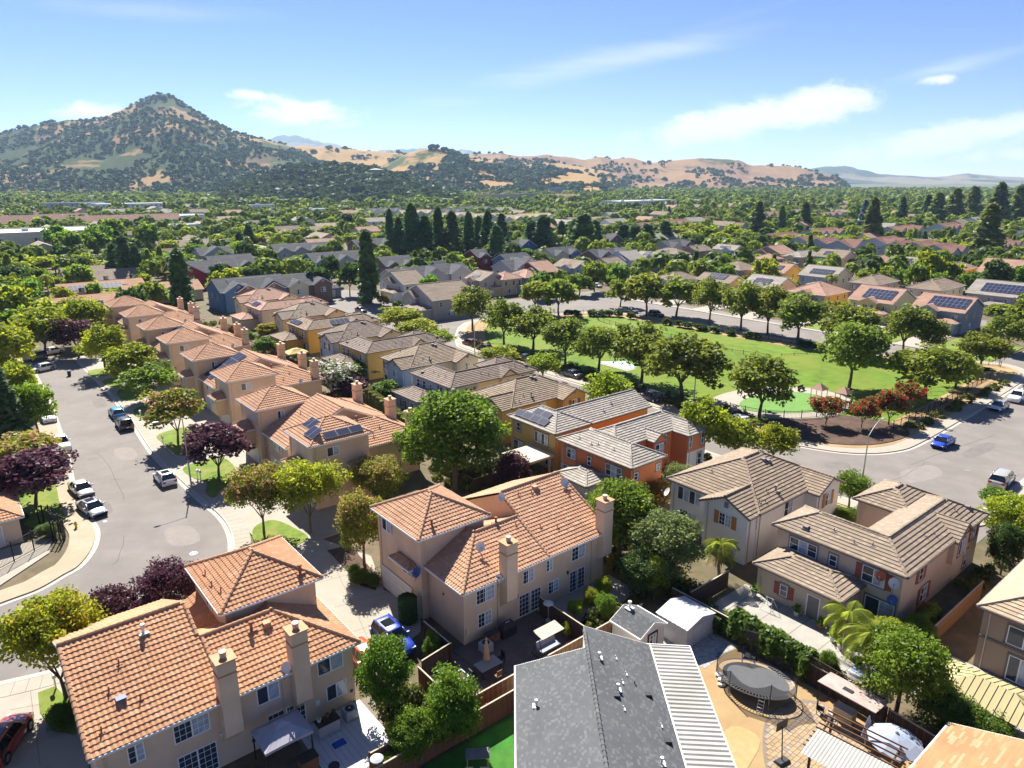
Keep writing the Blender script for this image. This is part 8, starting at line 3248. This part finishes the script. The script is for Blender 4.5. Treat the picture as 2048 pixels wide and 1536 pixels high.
RG = 'red-roofed terraces at the right'
RL = ['long red-roofed terrace at the left end', 'red-roofed terrace with a white dormer', 'red-roofed terrace with two small gables', 'red-roofed terrace touching the big redwood', 'red-roofed terrace with two grey chimneys at the back', 'red-roofed terrace right of the big redwood', 'red-roofed terrace with blue gable windows',
  'red-roofed terrace with a flat white balcony', 'red-roofed terrace left of the largest redwood', 'back red-roofed terrace with blue dormers', 'back red-roofed terrace with many skylights', 'red-roofed terrace at the right edge', 'far red-roofed terrace with skylights at the left', 'far red-roofed terrace with skylights at the right',
  'red-roofed block above the lime trees', 'second red-roofed block above the lime trees', 'small red-roofed house behind the bushy redwood']
for l, (bx, by, wa, wb, sk) in zip(RL, ((1556, 480, 26, 13, 0), (1622, 488, 16, 14, 0), (1660, 492, 16, 14, 2), (1704, 496, 15, 14, 0), (1640, 470, 30, 13, 0), (1776, 490, 22, 14, 2), (1820, 499, 16, 14, 0), (1858, 500, 20, 14, 0), (1900, 506, 20, 14, 2), (1798, 465, 36, 14, 2), (1898, 458, 28, 14, 6), (2008, 494, 24, 14, 0), (1520, 433, 40, 12, 8), (1650, 432, 36, 12, 8), (1286, 456, 20, 13, 2), (1342, 449, 24, 13, 0), (1474, 457, 14, 12, 0))):
 terrace(bx, by, wa, wb, ['block_blue', 'block_grey', 'block_blue'][:max(1, int(wa / 8))], l, 'roof_red', '-y', 5.6, RG, skylights=sk, p=.55)
# low houses on the left
RN = 'low tile-roofed houses at the left'
for bx, by, wa, wb, rf, l in ((128, 556, 26, 14, 'tile_tan', 'beige-roofed ranch house at the far left'), (186, 562, 16, 14, 'tile_tan', 'second beige-roofed ranch house'), (118, 588, 24, 11, 'tile_salmon', 'orange-roofed ranch house with long pale solar arrays'), (84, 622, 18, 11, 'tile_salmon', 'low terracotta-roofed house behind the dark evergreen'),
        (166, 612, 14, 11, 'tile_salmon', 'low terracotta-roofed house behind the golden-green trees'), (252, 592, 22, 12, 'tile_salmon', 'low terracotta-roofed house left of the lone spire tree'), (318, 496, 26, 14, 'tile_tan', 'tan-roofed low building behind the spire clump'), (434, 492, 30, 14, 'tile_tan', 'tan-roofed low building among the trees'),
        (626, 462, 24, 13, 'tile_tan', 'tan roof showing among the green trees'), (734, 460, 24, 13, 'tile_tan', 'tan roof left of the spire belt')):
 h = terrace(bx, by, wa, wb, ['stucco', 'stucco'], l, rf, '-y', 3.2, RN, p=.5, name='low_house', gab=False)
 if 'solar' in l:
  s_ = 1 / math.hypot(1, .4)
  h.solar((3, .8, 3.5), (1, 0, 0), (0, s_, .4 * s_), 12, 2, 1.2, 1.6)

# ------------------------------------------------------------------ large flat buildings
def big_block(bx, by, wa, wb, hgt, wall, label, rows=2, roofm='block_white', group=None, pitched=None, name='commercial_building', cols=None, wm='glass_dark', dark=False):
 a0, b0 = toAB(*W(bx, by, 0))
 h = House(name, label, 'building', a0, b0, wall=wall, roof=pitched or 'roof_slate', style='course', fascia='white_trim', group=group)
 h.walls(0, wa, 0, wb, hgt)
 if pitched:
  h.block(-.5, wa + .5, -.5, wb + .5, hgt, 'gx' if wa > wb else 'gy', .35, .5, walls=False, rid=None)
 else:
  k = MB()
  k.box(-.15, -.15, hgt, wa + .15, wb + .15, hgt + .12)
  k.build('roof', M[roofm], h.root)
  k = MB()
  for q in ((-.2, -.2, wa + .2, .1), (-.2, wb - .1, wa + .2, wb + .2), (-.2, .1, .1, wb - .1), (wa - .1, .1, wa + .2, wb - .1)):
   k.box(q[0], q[1], hgt + .12, q[2], q[3], hgt + .7)
  k.build('parapet', M[wall], h.root)
  k = MB()
  k.box(wa * .3, wb * .4, hgt + .12, wa * .3 + 3, wb * .4 + 2.5, hgt + 1.8)
  k.build('roof_plant', M['block_grey'], h.root)
 st = hgt / rows
 cols = cols or max(2, int(wa / 5))
 for j in range(rows):
  for i in range(cols):
   h.window('-y', 0, wa * (i + .5) / cols, st * j + st * .3, min(2.6, wa / cols * .6), st * .45, 's2')
  for i in range(max(1, int(wb / 6))):
   h.window('-x', 0, wb * (i + .5) / max(1, int(wb / 6)), st * j + st * .3, 2.0, st * .45, 's2')
 foot(h.root, 0, wa, 0, wb)
 return h

for args in ((-30, 507, 62, 40, 9, 'block_cream', 'big cream warehouse with a white flat roof at the left edge', 1, 'block_white', None, None, 'warehouse', 4), (160, 462, 70, 22, 6, 'block_blue', 'long pale blue shed with a reddish roof', 1, 'block_white', None, 'roof_red'), (262, 454, 56, 30, 7, 'block_white', 'white metal-roofed works building', 1, 'white_metal'),
    (268, 470, 44, 16, 5, 'block_white', 'low white-roofed works building in front', 1, 'white_metal'), (-10, 464, 44, 30, 5, 'stucco', 'low reddish-roofed shops at the left edge', 1, 'block_white', None, 'roof_red'), (78, 452, 36, 20, 5, 'stucco', 'reddish-roofed shop building beyond the warehouse', 1, 'block_white', None, 'roof_red'),
    (195, 424, 80, 30, 8, 'block_white', 'white flat office far left', 2), (92, 424, 60, 24, 9, 'block_grey', 'grey flat office at the far left', 2), (972, 408, 66, 24, 13, 'stucco_tan', 'four-storey tan apartment block in front of the hills', 4, 'block_grey', None, None, 'apartment_building', 16),
    (1040, 406, 40, 22, 13, 'stucco_grey', 'grey four-storey wing of the apartment block', 4, 'block_grey', None, None, 'apartment_building', 10), (1240, 424, 56, 30, 11, 'block_white', 'white office with blue glass right of centre', 3, 'block_white', None, None, 'office_building', 14),
    (1300, 416, 50, 26, 9, 'block_white', 'second white office behind the blue glass one', 2), (1106, 403, 60, 24, 7, 'block_white', 'white building with an orange tile roof', 2, 'block_white', None, 'roof_orange'), (1112, 392, 34, 20, 17, 'stucco_bluegrey', 'dark tall block before the hills', 5, 'block_grey', None, None, 'apartment_building', 8),
    (1390, 410, 44, 20, 6, 'block_white', 'low white building among the lime trees', 1), (1700, 368.5, 420, 60, 9, 'block_white', 'very long white warehouse on the horizon plain at the right', 1, 'white_metal', None, None, 'warehouse', 20), (505, 426, 26, 16, 8, 'block_white', 'white house block at the foot of the wooded knoll', 2), (610, 432, 30, 18, 6, 'block_white', 'pale low building behind the green trees', 1)):
 big_block(*args)
GT = 'pale townhouses in front of the hills'
TL = ['first', 'second', 'third', 'fourth', 'fifth', 'sixth', 'seventh', 'eighth']
for i, (bx, by, rf) in enumerate(((742, 424, 'roof_slate'), (806, 428, 'roof_cream'), (868, 426, 'roof_slate'), (884, 434, 'roof_cream'), (948, 436, 'roof_cream'), (930, 420, 'roof_slate'), (1004, 440, 'roof_cream'), (1046, 436, 'roof_cream'))):
 terrace(bx, by, 34, 15, ['block_white', 'block_blue', 'block_white'], 'pale townhouse row with a %s roof, %s from the left below the hills' % ('cream' if rf == 'roof_cream' else 'dark', TL[i]), rf, '-y', 7.5, GT, p=.45)

# far scattered houses of the plain
k1 = []
rs = random.Random(21)
tries = 0
while len(k1) < 230 and tries < 6000:
 tries += 1
 y = rs.uniform(330, 1500) if len(k1) > 110 else rs.uniform(320, 760)
 x = rs.uniform(-.8, .78) * y
 if any((x - q[0]) ** 2 + (y - q[1]) ** 2 < (q[2] + 14) ** 2 for q in FOOT):
  continue
 if -90 < x < 70 and y < 420:
  continue
 k1.append((x, y))
 FOOT.append((x, y, 9))
 FOOT.append((x * .982, y * .982, 8))
fm = {}
for i, (x, y) in enumerate(k1):
 key = i % 6
 if key not in fm:
  w, d, e = 15 + 3 * (key % 3), 10 + 2 * (key % 2), 3.2 + 2.2 * (key % 2)
  sl, ln, ev, tri, rk = gable(-w / 2, w / 2, -d / 2, d / 2, e, .45, 'x', .4)
  a = MB()
  a.prism([(-w / 2 + .4, -d / 2 + .4), (w / 2 - .4, -d / 2 + .4), (w / 2 - .4, d / 2 - .4), (-w / 2 + .4, d / 2 - .4)], -.2, e)
  for q in tri:
   a.poly(q)
  Q = [tile_quads(q, 'course') for q in sl]
  wn = MB()
  for u in (-.3, .05, .3):
   wn.box(w * u - .8, -d / 2 + .36, e - 2.0, w * u + .8, -d / 2 + .42, e - .8)
  rf = ['roof_red', 'tile_tan', 'roof_cream', 'tile_rose', 'tile_umber', 'tile_grey'][key]
  wl = ['block_cream', 'stucco_pink', 'block_white', 'stucco_cream', 'stucco_grey', 'block_white'][key]
  fm[key] = (a.mesh('wall', (M[wl],)), quads_mesh('roof', np.concatenate([q[0] for q in Q]), np.concatenate([q[1] for q in Q]), (M[rf],)), wn.mesh('windows', (M['glass_dark'],)), ['red-brown', 'tan', 'cream', 'rose', 'umber', 'grey'][key])
 wm_, rm_, wi_, cn = fm[key]
 t = thing('distant_house', 'distant house with %s roof scattered among the trees of the plain' % cn, 'house', (x, y, 0), TH + (math.pi / 2 if rs.random() < .4 else 0), 'distant %s-roofed houses' % cn)
 obj('wall', wm_, t)
 obj('roof', rm_, t)
 obj('windows', wi_, t)

# ------------------------------------------------------------------ more trees: rows and the trees of the plain
def row(leaf, shape, pts, hgt_px, w, label, group):
 for i, (bx, by) in enumerate(sorted(pts)):
  tree(leaf, shape, bx, by, by - hgt_px * R.uniform(.85, 1.15), w * R.uniform(.85, 1.15), ORD[i] + ' ' + label + ', counted from the left', group)

row('lime', 'round', [(x, 500 + (x - 1540) * .035 + (x % 3)) for x in range(1545, 2048, 30)], 30, 40, 'yellow-green street tree in the row before the red-roofed terraces', 'lime row before the red-roofed terraces')
row('lime', 'round', [(x, 484 + (i % 3) * 5) for i, x in enumerate(range(1330, 1490, 22))], 34, 40, 'yellow-green tree in the thicket left of the bushy redwood', 'lime thicket beyond the far street')
row('lime', 'round', [(20, 552), (48, 548), (92, 550), (112, 546), (150, 540), (172, 548), (205, 556), (8, 560)], 36, 46, 'yellow-green tree lining the warehouse yard', 'lime trees of the warehouse yard')
row('green', 'tall', [(130, 520), (150, 526), (178, 520), (196, 516), (120, 506), (212, 508), (300, 512), (232, 500)], 58, 46, 'tall green tree screening the warehouse', 'green trees beside the warehouse')
row('green', 'round', [(322, 536), (352, 532), (392, 524), (372, 540), (412, 556), (446, 552), (480, 524), (500, 520), (530, 530), (548, 558), (572, 562), (596, 548), (610, 556), (640, 540), (560, 520), (676, 548), (690, 540)], 34, 42, 'green tree among the slate-roofed townhouses', 'green trees among the slate-roofed townhouses')
row('lime', 'round', [(340, 512), (436, 500), (470, 500), (520, 498), (580, 486), (612, 480), (640, 488), (660, 480), (700, 500), (752, 500), (772, 492), (540, 476), (490, 480)], 30, 36, 'yellow-green tree left of the spire belt', 'lime trees left of the spire belt')
row('green', 'round', [(882, 552), (862, 548), (1006, 548), (1100, 520), (1140, 520), (1052, 520), (1180, 498), (1220, 508), (1296, 500), (1396, 516), (1500, 512), (1312, 520), (1450, 526), (1530, 540), (1740, 548), (1700, 540), (1860, 556), (1950, 566), (1990, 580), (1640, 540), (1800, 540)], 22, 28, 'small green tree between the far houses', 'small trees between the far houses')

rs = random.Random(77)
IND, MASS = [], []
cell = {}

def near_free(x, y, r):
 if any((x - q[0]) ** 2 + (y - q[1]) ** 2 < (q[2] + r * .75) ** 2 for q in FOOT):
  return False
 i, j = int(x // 20), int(y // 20)
 for a in (-1, 0, 1):
  for b in (-1, 0, 1):
   for q in cell.get((i + a, j + b), ()):
    if (x - q[0]) ** 2 + (y - q[1]) ** 2 < ((q[2] + r) * .72) ** 2:
     return False
 return True

for q in TREES:
 cell.setdefault((int(q[0] // 20), int(q[1] // 20)), []).append(q)
for t_ in range(9000):
 d = 150 + 600 * rs.random() ** .75
 x = rs.uniform(-.86, .86) * d
 a, b = toAB(x, d)
 r = rs.uniform(2.1, 4.6)
 if d < 215 and not (a < 58 or b > 232):
  continue
 if not near_free(x, d, r):
  continue
 c = (x, d, r)
 cell.setdefault((int(x // 20), int(d // 20)), []).append(c)
 (IND if d < 330 else MASS).append(c)
IND.sort(key=lambda q: q[1])
KINDS_ = [('green', 'round'), ('lime', 'round'), ('green', 'tall'), ('dark', 'round'), ('park', 'round'), ('lime', 'tall')]
LBL = {'green': 'mid-green garden tree of the tree-filled plain', 'lime': 'yellow-green garden tree of the tree-filled plain', 'dark': 'dark green garden tree of the tree-filled plain', 'park': 'olive-green garden tree of the tree-filled plain'}
MASS += IND[110:]
for x, y, r in IND[:110]:
 lf, sh = KINDS_[rs.randrange(6)]
 tree_xy(lf, sh, x, y, r * rs.uniform(2.0, 2.8), r, LBL[lf], 'garden trees of the plain, ' + lf, 2)

# ------------------------------------------------------------------ the tree-covered plain (a mass nobody could count)
def blob_trees(P, Rr, Hh, nf, leaf, Z=None, seed=3, cone=None):
 rs_ = np.random.RandomState(seed)
 P, Rr, Hh = np.asarray(P), np.asarray(Rr), np.asarray(Hh)
 n = len(P)
 Z = np.zeros(n) if Z is None else Z
 d = norm(rs_.normal(size=(n * nf, 3)))
 d[:, 2] = np.where(d[:, 2] < -.3, -d[:, 2], d[:, 2])
 rr = .72 + .34 * rs_.rand(n * nf)
 rx, hz = np.repeat(Rr, nf), np.repeat(Hh, nf)
 C = np.column_stack([np.repeat(P[:, 0], nf) + d[:, 0] * rx * rr, np.repeat(P[:, 1], nf) + d[:, 1] * rx * rr, np.repeat(Z, nf) + hz * (.52 + .46 * d[:, 2] * rr)])
 if cone is not None:
  cn = np.repeat(cone, nf)
  t = rs_.rand(n * nf)
  C[cn, 0] = (np.repeat(P[:, 0], nf) + d[:, 0] * rx * (1 - t) * .8)[cn]
  C[cn, 1] = (np.repeat(P[:, 1], nf) + d[:, 1] * rx * (1 - t) * .8)[cn]
  C[cn, 2] = (np.repeat(Z, nf) + hz * (.05 + .95 * t))[cn]
 Nn = norm(d + rs_.normal(size=d.shape) * .35 + np.array([0, 0, .25]))
 Q = leaf_quads(C, Nn, np.repeat(Rr, nf) * leaf * (.7 + .6 * rs_.rand(n * nf)), 1.15)
 tr = np.repeat(rs_.rand(n), nf)
 return Q, np.clip(tr * .75 + rs_.rand(n * nf) * .25, 0, 1)

for t_ in range(14000):
 d = 640 + 1750 * rs.random() ** .8
 x = rs.uniform(-.88, .88) * d
 r = rs.uniform(2.6, 5.6)
 if near_free(x, d, r * 1.15):
  c = (x, d, r)
  cell.setdefault((int(x // 20), int(d // 20)), []).append(c)
  MASS.append(c)
MASS = np.array(MASS)
dist = MASS[:, 1]
plain = leafmat('leaf_plain', (0.045, 0.095, 0.018), (0.310, 0.370, 0.030), .55, .02)
near_ = MASS[dist < 460]
mid_ = MASS[(dist >= 460) & (dist < 900)]
far_ = MASS[dist >= 900]
Qs, Rs_ = [], []
for grp, nf, lf in ((near_, 150, .42), (mid_, 70, .60), (far_, 26, .95)):
 if len(grp):
  q, r_ = blob_trees(grp[:, :2], grp[:, 2], grp[:, 2] * NR.uniform(1.7, 2.6, len(grp)), nf, lf, seed=len(grp), cone=NR.rand(len(grp)) < .12)
  Qs.append(q)
  Rs_.append(r_)
me = quads_mesh('forest_of_the_plain', np.concatenate(Qs), np.concatenate(Rs_), (plain,))
o = obj('woods', me, kind='stuff')
o['label'] = 'tree-covered plain stretching to the foot of the hills'
o['category'] = 'woods'
# low planting in the yards between the two rows of houses: a mass
C, Nn, rn = [], [], []
urs = np.random.RandomState(31)
for (a0, a1, b0, b1, n) in ((44.5, 52, 55, 72, 80), (45.5, 51.5, 40, 62, 60), (46.5, 57, 62, 100, 110), (47.5, 58, 100, 190, 170), (35.8, 45.2, 34, 36.2, 16), (46.2, 47.4, 17, 31, 22), (67, 76, 16.8, 18.6, 10), (45.5, 50, 33, 44, 36), (53, 56, 44.5, 47.5, 14), (72, 76.2, 45, 130, 60), (19, 22.4, 33.8, 41, 22), (90.6, 95.0, 56, 126, 190), (110, 150, 38.8, 40.6, 50), (-8, 4, 84, 100, 30), (-14, 6, 95, 160, 60)):  # first patch: dark planting added in place of shade by the big tree
 for _ in range(n):
  x, y = AB(urs.uniform(a0, a1), urs.uniform(b0, b1))
  r = urs.uniform(.3, .95)
  k_ = int(70 + 130 * r)
  d = norm(urs.normal(size=(k_, 3)))
  d[:, 2] = np.abs(d[:, 2])
  C.append(np.array([x, y, .1]) + d * r * (.7 + .4 * urs.rand(k_, 1)) * np.array([1, 1, urs.uniform(.8, 1.7)]))
  Nn.append(norm(d + urs.normal(size=(k_, 3)) * .5))
  rn.append(np.clip(urs.rand() * .7 + urs.rand(k_) * .3, 0, 1))
me = quads_mesh('undergrowth', leaf_quads(np.concatenate(C), np.concatenate(Nn), .2), np.concatenate(rn), (leafmat('leaf_under', (0.03, 0.055, 0.014), (0.20, 0.21, 0.035), .4, .02),))
o = obj('undergrowth', me, kind='stuff')
o['label'] = 'low mixed planting filling the yards between the houses, some in place of shade'
o['category'] = 'planting'
# ------------------------------------------------------------------ hills
from mathutils import noise as mnoise

def hillmat(name, gold, scrub, dens, sc=.004, third=None):
 m = bpy.data.materials.new(name)
 MATS[name] = m
 m.use_nodes = True
 N, L = m.node_tree.nodes, m.node_tree.links
 b = N['Principled BSDF']
 b.inputs['Roughness'].default_value = 1.0
 b.inputs['Specular IOR Level'].default_value = .05
 tc = N.new('ShaderNodeTexCoord')

 def nz(s, d, r):
  n = N.new('ShaderNodeTexNoise')
  n.inputs['Scale'].default_value = s
  n.inputs['Detail'].default_value = d
  n.inputs['Roughness'].default_value = r
  L.new(tc.outputs['Object'], n.inputs[0])
  return n.outputs[0]

 def rg(v, a, c):
  x = N.new('ShaderNodeMapRange')
  x.interpolation_type = 'SMOOTHSTEP'
  L.new(v, x.inputs[0])
  x.inputs[1].default_value = a
  x.inputs[2].default_value = c
  return x.outputs[0]

 def mx(f, a, c):
  x = N.new('ShaderNodeMix')
  x.data_type = 'RGBA'
  L.new(f, x.inputs[0])
  for i, v in ((6, a), (7, c)):
   if isinstance(v, tuple):
    x.inputs[i].default_value = (*v, 1)
   else:
    L.new(v, x.inputs[i])
  return x.outputs[2]
 g = mx(nz(sc * 6, 5, .6), tuple(q * .8 for q in gold), tuple(q * 1.15 for q in gold))
 if third:
  g = mx(rg(nz(sc * 1.3, 3, .5), .45, .62), g, third)
 s = mx(nz(sc * 14, 5, .7), tuple(q * .45 for q in scrub), tuple(q * 1.9 for q in scrub))
 f = rg(nz(sc, 8, .62), dens - .03, dens + .03)
 L.new(mx(f, g, s), b.inputs['Base Color'])
 return m

hillmat('hill_peak', (0.30, 0.195, 0.09), (0.040, 0.055, 0.018), .46, .0045, (0.115, 0.088, 0.048))
hillmat('hill_gold', (0.34, 0.215, 0.09), (0.05, 0.07, 0.024), .60, .0045)
hillmat('hill_brown', (0.27, 0.170, 0.09), (0.06, 0.07, 0.03), .62, .004, (0.21, 0.130, 0.085))
hillmat('hill_wood', (0.36, 0.25, 0.12), (0.035, 0.052, 0.02), .34, .006)
hillmat('hill_blue', (0.20, 0.17, 0.12), (0.06, 0.075, 0.05), .5, .001)

def ray_z(py, y):
 dy = -(py - 768) / FPX
 return CAM_H + y * (-SP + dy * CP) / (CP + dy * SP)

def ray_x(px, y, z):
 return (px - 1024) / FPX * depth(0, y, z)

def interp(pts, x):
 for i in range(len(pts) - 1):
  if pts[i][0] <= x <= pts[i + 1][0]:
   t = (x - pts[i][0]) / (pts[i + 1][0] - pts[i][0])
   t = t * t * (3 - 2 * t) * .5 + t * .5
   return pts[i][1] + (pts[i + 1][1] - pts[i][1]) * t
 return pts[0][1] if x < pts[0][0] else pts[-1][1]

HILLS = []

def hill(name, sil, dist, run, m, nu=170, nv=34, rough=1.0, skew=0.0, power=1.25, back=.8):
 """a range whose skyline passes through the silhouette points (photograph pixels) at distance dist; the near slope runs `run` metres towards us"""
 x0, x1 = sil[0][0], sil[-1][0]
 V, F = [], []
 fld = []
 for i in range(nu + 1):
  px = x0 + (x1 - x0) * i / nu
  py = interp(sil, px)
  zr = max(1.0, ray_z(py, dist))
  edge = min(1, i / 6, (nu - i) / 6)
  xr = ray_x(px, dist, zr)
  for j in range(nv + 1):
   t = j / nv * (1 + back)
   if t <= 1:
    y = dist - run * (1 - t)
    prof = t ** power
   else:
    y = dist + run * (t - 1)
    prof = max(0, 1 - ((t - 1) / back) ** 1.2)
   x = xr * (y / dist) + skew * (t - 1) * run
   spur = mnoise.fractal(Vector((x * .0035, y * .0016, 3.3)), 1.0, 2.0, 5)
   gul = mnoise.fractal(Vector((x * .011, y * .006, 9.1)), 1.0, 2.0, 4)
   w_ = math.sin(math.pi * min(1, t)) if t < 1 else .25
   z = zr * prof * (1 + rough * w_ * (.42 * spur + .10 * gul)) * (edge if edge < 1 else 1)
   if t > .9 and t <= 1:
    z = min(z, zr * (t ** power) * 1.02)
   V.append((x, y, max(-1.5, z - 1.0)))
 for i in range(nu):
  for j in range(nv):
   a = i * (nv + 1) + j
   F.append((a, a + nv + 1, a + nv + 2, a + 1))
 me = np_mesh(name, np.array(V), np.array(F), (M[m],), None, True)
 o = obj(name, me, kind='structure')
 HILLS.append((np.array(V).reshape(nu + 1, nv + 1, 3), m, dist))
 return o

hill('mountain_far', [(470, 300), (520, 285), (560, 272), (590, 270), (622, 275), (660, 284), (705, 295), (740, 300), (780, 298), (830, 298), (880, 302), (905, 300), (926, 296), (948, 304), (1000, 312), (1080, 330)], 9500, 2200, 'hill_blue', 120, 16)
hill('mountain_far', [(1560, 350), (1620, 337), (1655, 331), (1690, 329), (1720, 336), (1765, 347), (1810, 349), (1850, 353), (1890, 352), (1935, 346), (1965, 349), (2010, 353), (2120, 358)], 6500, 1500, 'hill_blue', 120, 16, 1.2)
hill('brown_hills', [(900, 318), (950, 309), (1000, 307), (1040, 312), (1085, 308), (1130, 310), (1170, 314), (1200, 310), (1222, 318), (1260, 316), (1300, 326), (1350, 321), (1400, 316), (1450, 315), (1478, 318), (1505, 329), (1550, 328), (1590, 334), (1640, 346), (1700, 360)], 3300, 900, 'hill_brown', 220, 36)
hill('golden_hills', [(520, 300), (570, 288), (610, 290), (650, 292), (690, 297), (740, 303), (790, 306), (850, 312), (920, 318), (1000, 320), (1080, 322), (1140, 330), (1200, 338), (1260, 355)], 2900, 800, 'hill_gold', 200, 36)
hill('peak_hill', [(-330, 330), (-220, 300), (-100, 282), (0, 266), (60, 252), (100, 243), (135, 238), (165, 241), (205, 238), (235, 228), (265, 213), (295, 199), (316, 193), (342, 194), (362, 206), (395, 222), (430, 243), (470, 262), (520, 275), (560, 285), (600, 300), (640, 322), (700, 346), (760, 358)], 2600, 1050, 'hill_peak', 260, 48, .8, 0.0, 1.15)
hill('oak_knoll', [(740, 345), (780, 325), (820, 306), (848, 297), (870, 291), (892, 298), (925, 308), (965, 322), (1010, 334), (1100, 338), (1160, 345), (1220, 358)], 2250, 560, 'hill_gold', 130, 30, 1.0)
hill('wooded_knoll', [(440, 386), (490, 366), (530, 350), (580, 338), (630, 333), (690, 334), (740, 339), (790, 352), (850, 372), (920, 392)], 1500, 420, 'hill_wood', 120, 28, .8)
# oak trees and scrub on the slopes: a mass
P, Z, Rr = [], [], []
hrs = np.random.RandomState(8)
for V, m, dist in HILLS[2:]:
 dens = {'hill_peak': 6500, 'hill_gold': 1300, 'hill_brown': 900, 'hill_wood': 1500}[m]
 thr = {'hill_peak': -.24, 'hill_gold': .12, 'hill_brown': .20, 'hill_wood': -.35}[m]
 nu, nv = V.shape[0] - 1, V.shape[1] - 1
 got = 0
 for _ in range(dens * 8):
  if got >= dens:
   break
  u, v = hrs.rand() * nu, hrs.rand() ** 1.0 * nv * .62
  i, j = int(u), int(v)
  p = V[i, j] * (1 - u + i) + V[min(nu, i + 1), j] * (u - i)
  q = V[i, j + 1] * (1 - u + i) + V[min(nu, i + 1), j + 1] * (u - i)
  p = p * (1 - v + j) + q * (v - j)
  f = mnoise.fractal(Vector((p[0] * .0055, p[1] * .0055, dist * .01)), 1.0, 2.0, 4)
  low = max(0, 1 - p[2] / 70) * .25
  if m == 'hill_peak' and p[2] > 245:
   low -= .3
  if f + low < thr:
   continue
  P.append(p[:2])
  Z.append(p[2] - 1.0)
  Rr.append(hrs.uniform(3, 6.5) if m == 'hill_peak' else hrs.uniform(4, 9))
  got += 1
Rr = np.array(Rr)
oak = leafmat('leaf_oak', (0.034, 0.058, 0.016), (0.090, 0.122, 0.030), .35, .02)
Q, rn = blob_trees(np.array(P), Rr, Rr * hrs.uniform(1.3, 1.9, len(Rr)), 22, 1.0, np.array(Z), 12)
o = obj('hillside_woods', quads_mesh('hillside_woods', Q, rn, (oak,)), kind='stuff')
o['label'] = 'dark oak woods and scrub covering the hillsides'
o['category'] = 'woods'
# water tank on the wooded knoll
y0 = 1440
k = MB()
k.cyl((0, 0, -3), (0, 0, 9), 16, 16, 24)
k.cyl((0, 0, 9), (0, 0, 11.5), 16.5, 1, 24)
V = HILLS[6][0]
t = V[78, 14]
tag(k.build('water_tank', mat('tank_green', (0.30, 0.30, 0.22), .8, .05), None, (t[0], t[1], t[2])), 'round pale water tank on the wooded knoll', 'water tank')
# ------------------------------------------------------------------ haze: one closed box of thin air
k = MB()
k.box(-12600, -12300, -2.5, 12600, 12500, 640)
hz = k.build('haze', mat('haze_tmp', (1, 1, 1)), kind='stuff')
m = bpy.data.materials.new('haze')
m.use_nodes = True
N, L = m.node_tree.nodes, m.node_tree.links
N.clear()
o_ = N.new('ShaderNodeOutputMaterial')
pv_ = N.new('ShaderNodeVolumePrincipled')
pv_.inputs['Color'].default_value = (0.50, 0.72, 1.0, 1)
pv_.inputs['Density'].default_value = 0.00006
pv_.inputs['Anisotropy'].default_value = 0.2
L.new(pv_.outputs[0], o_.inputs['Volume'])
hz.data.materials.clear()
hz.data.materials.append(m)
SC.cycles.volume_step_rate = 1
SC.cycles.volume_max_steps = 64
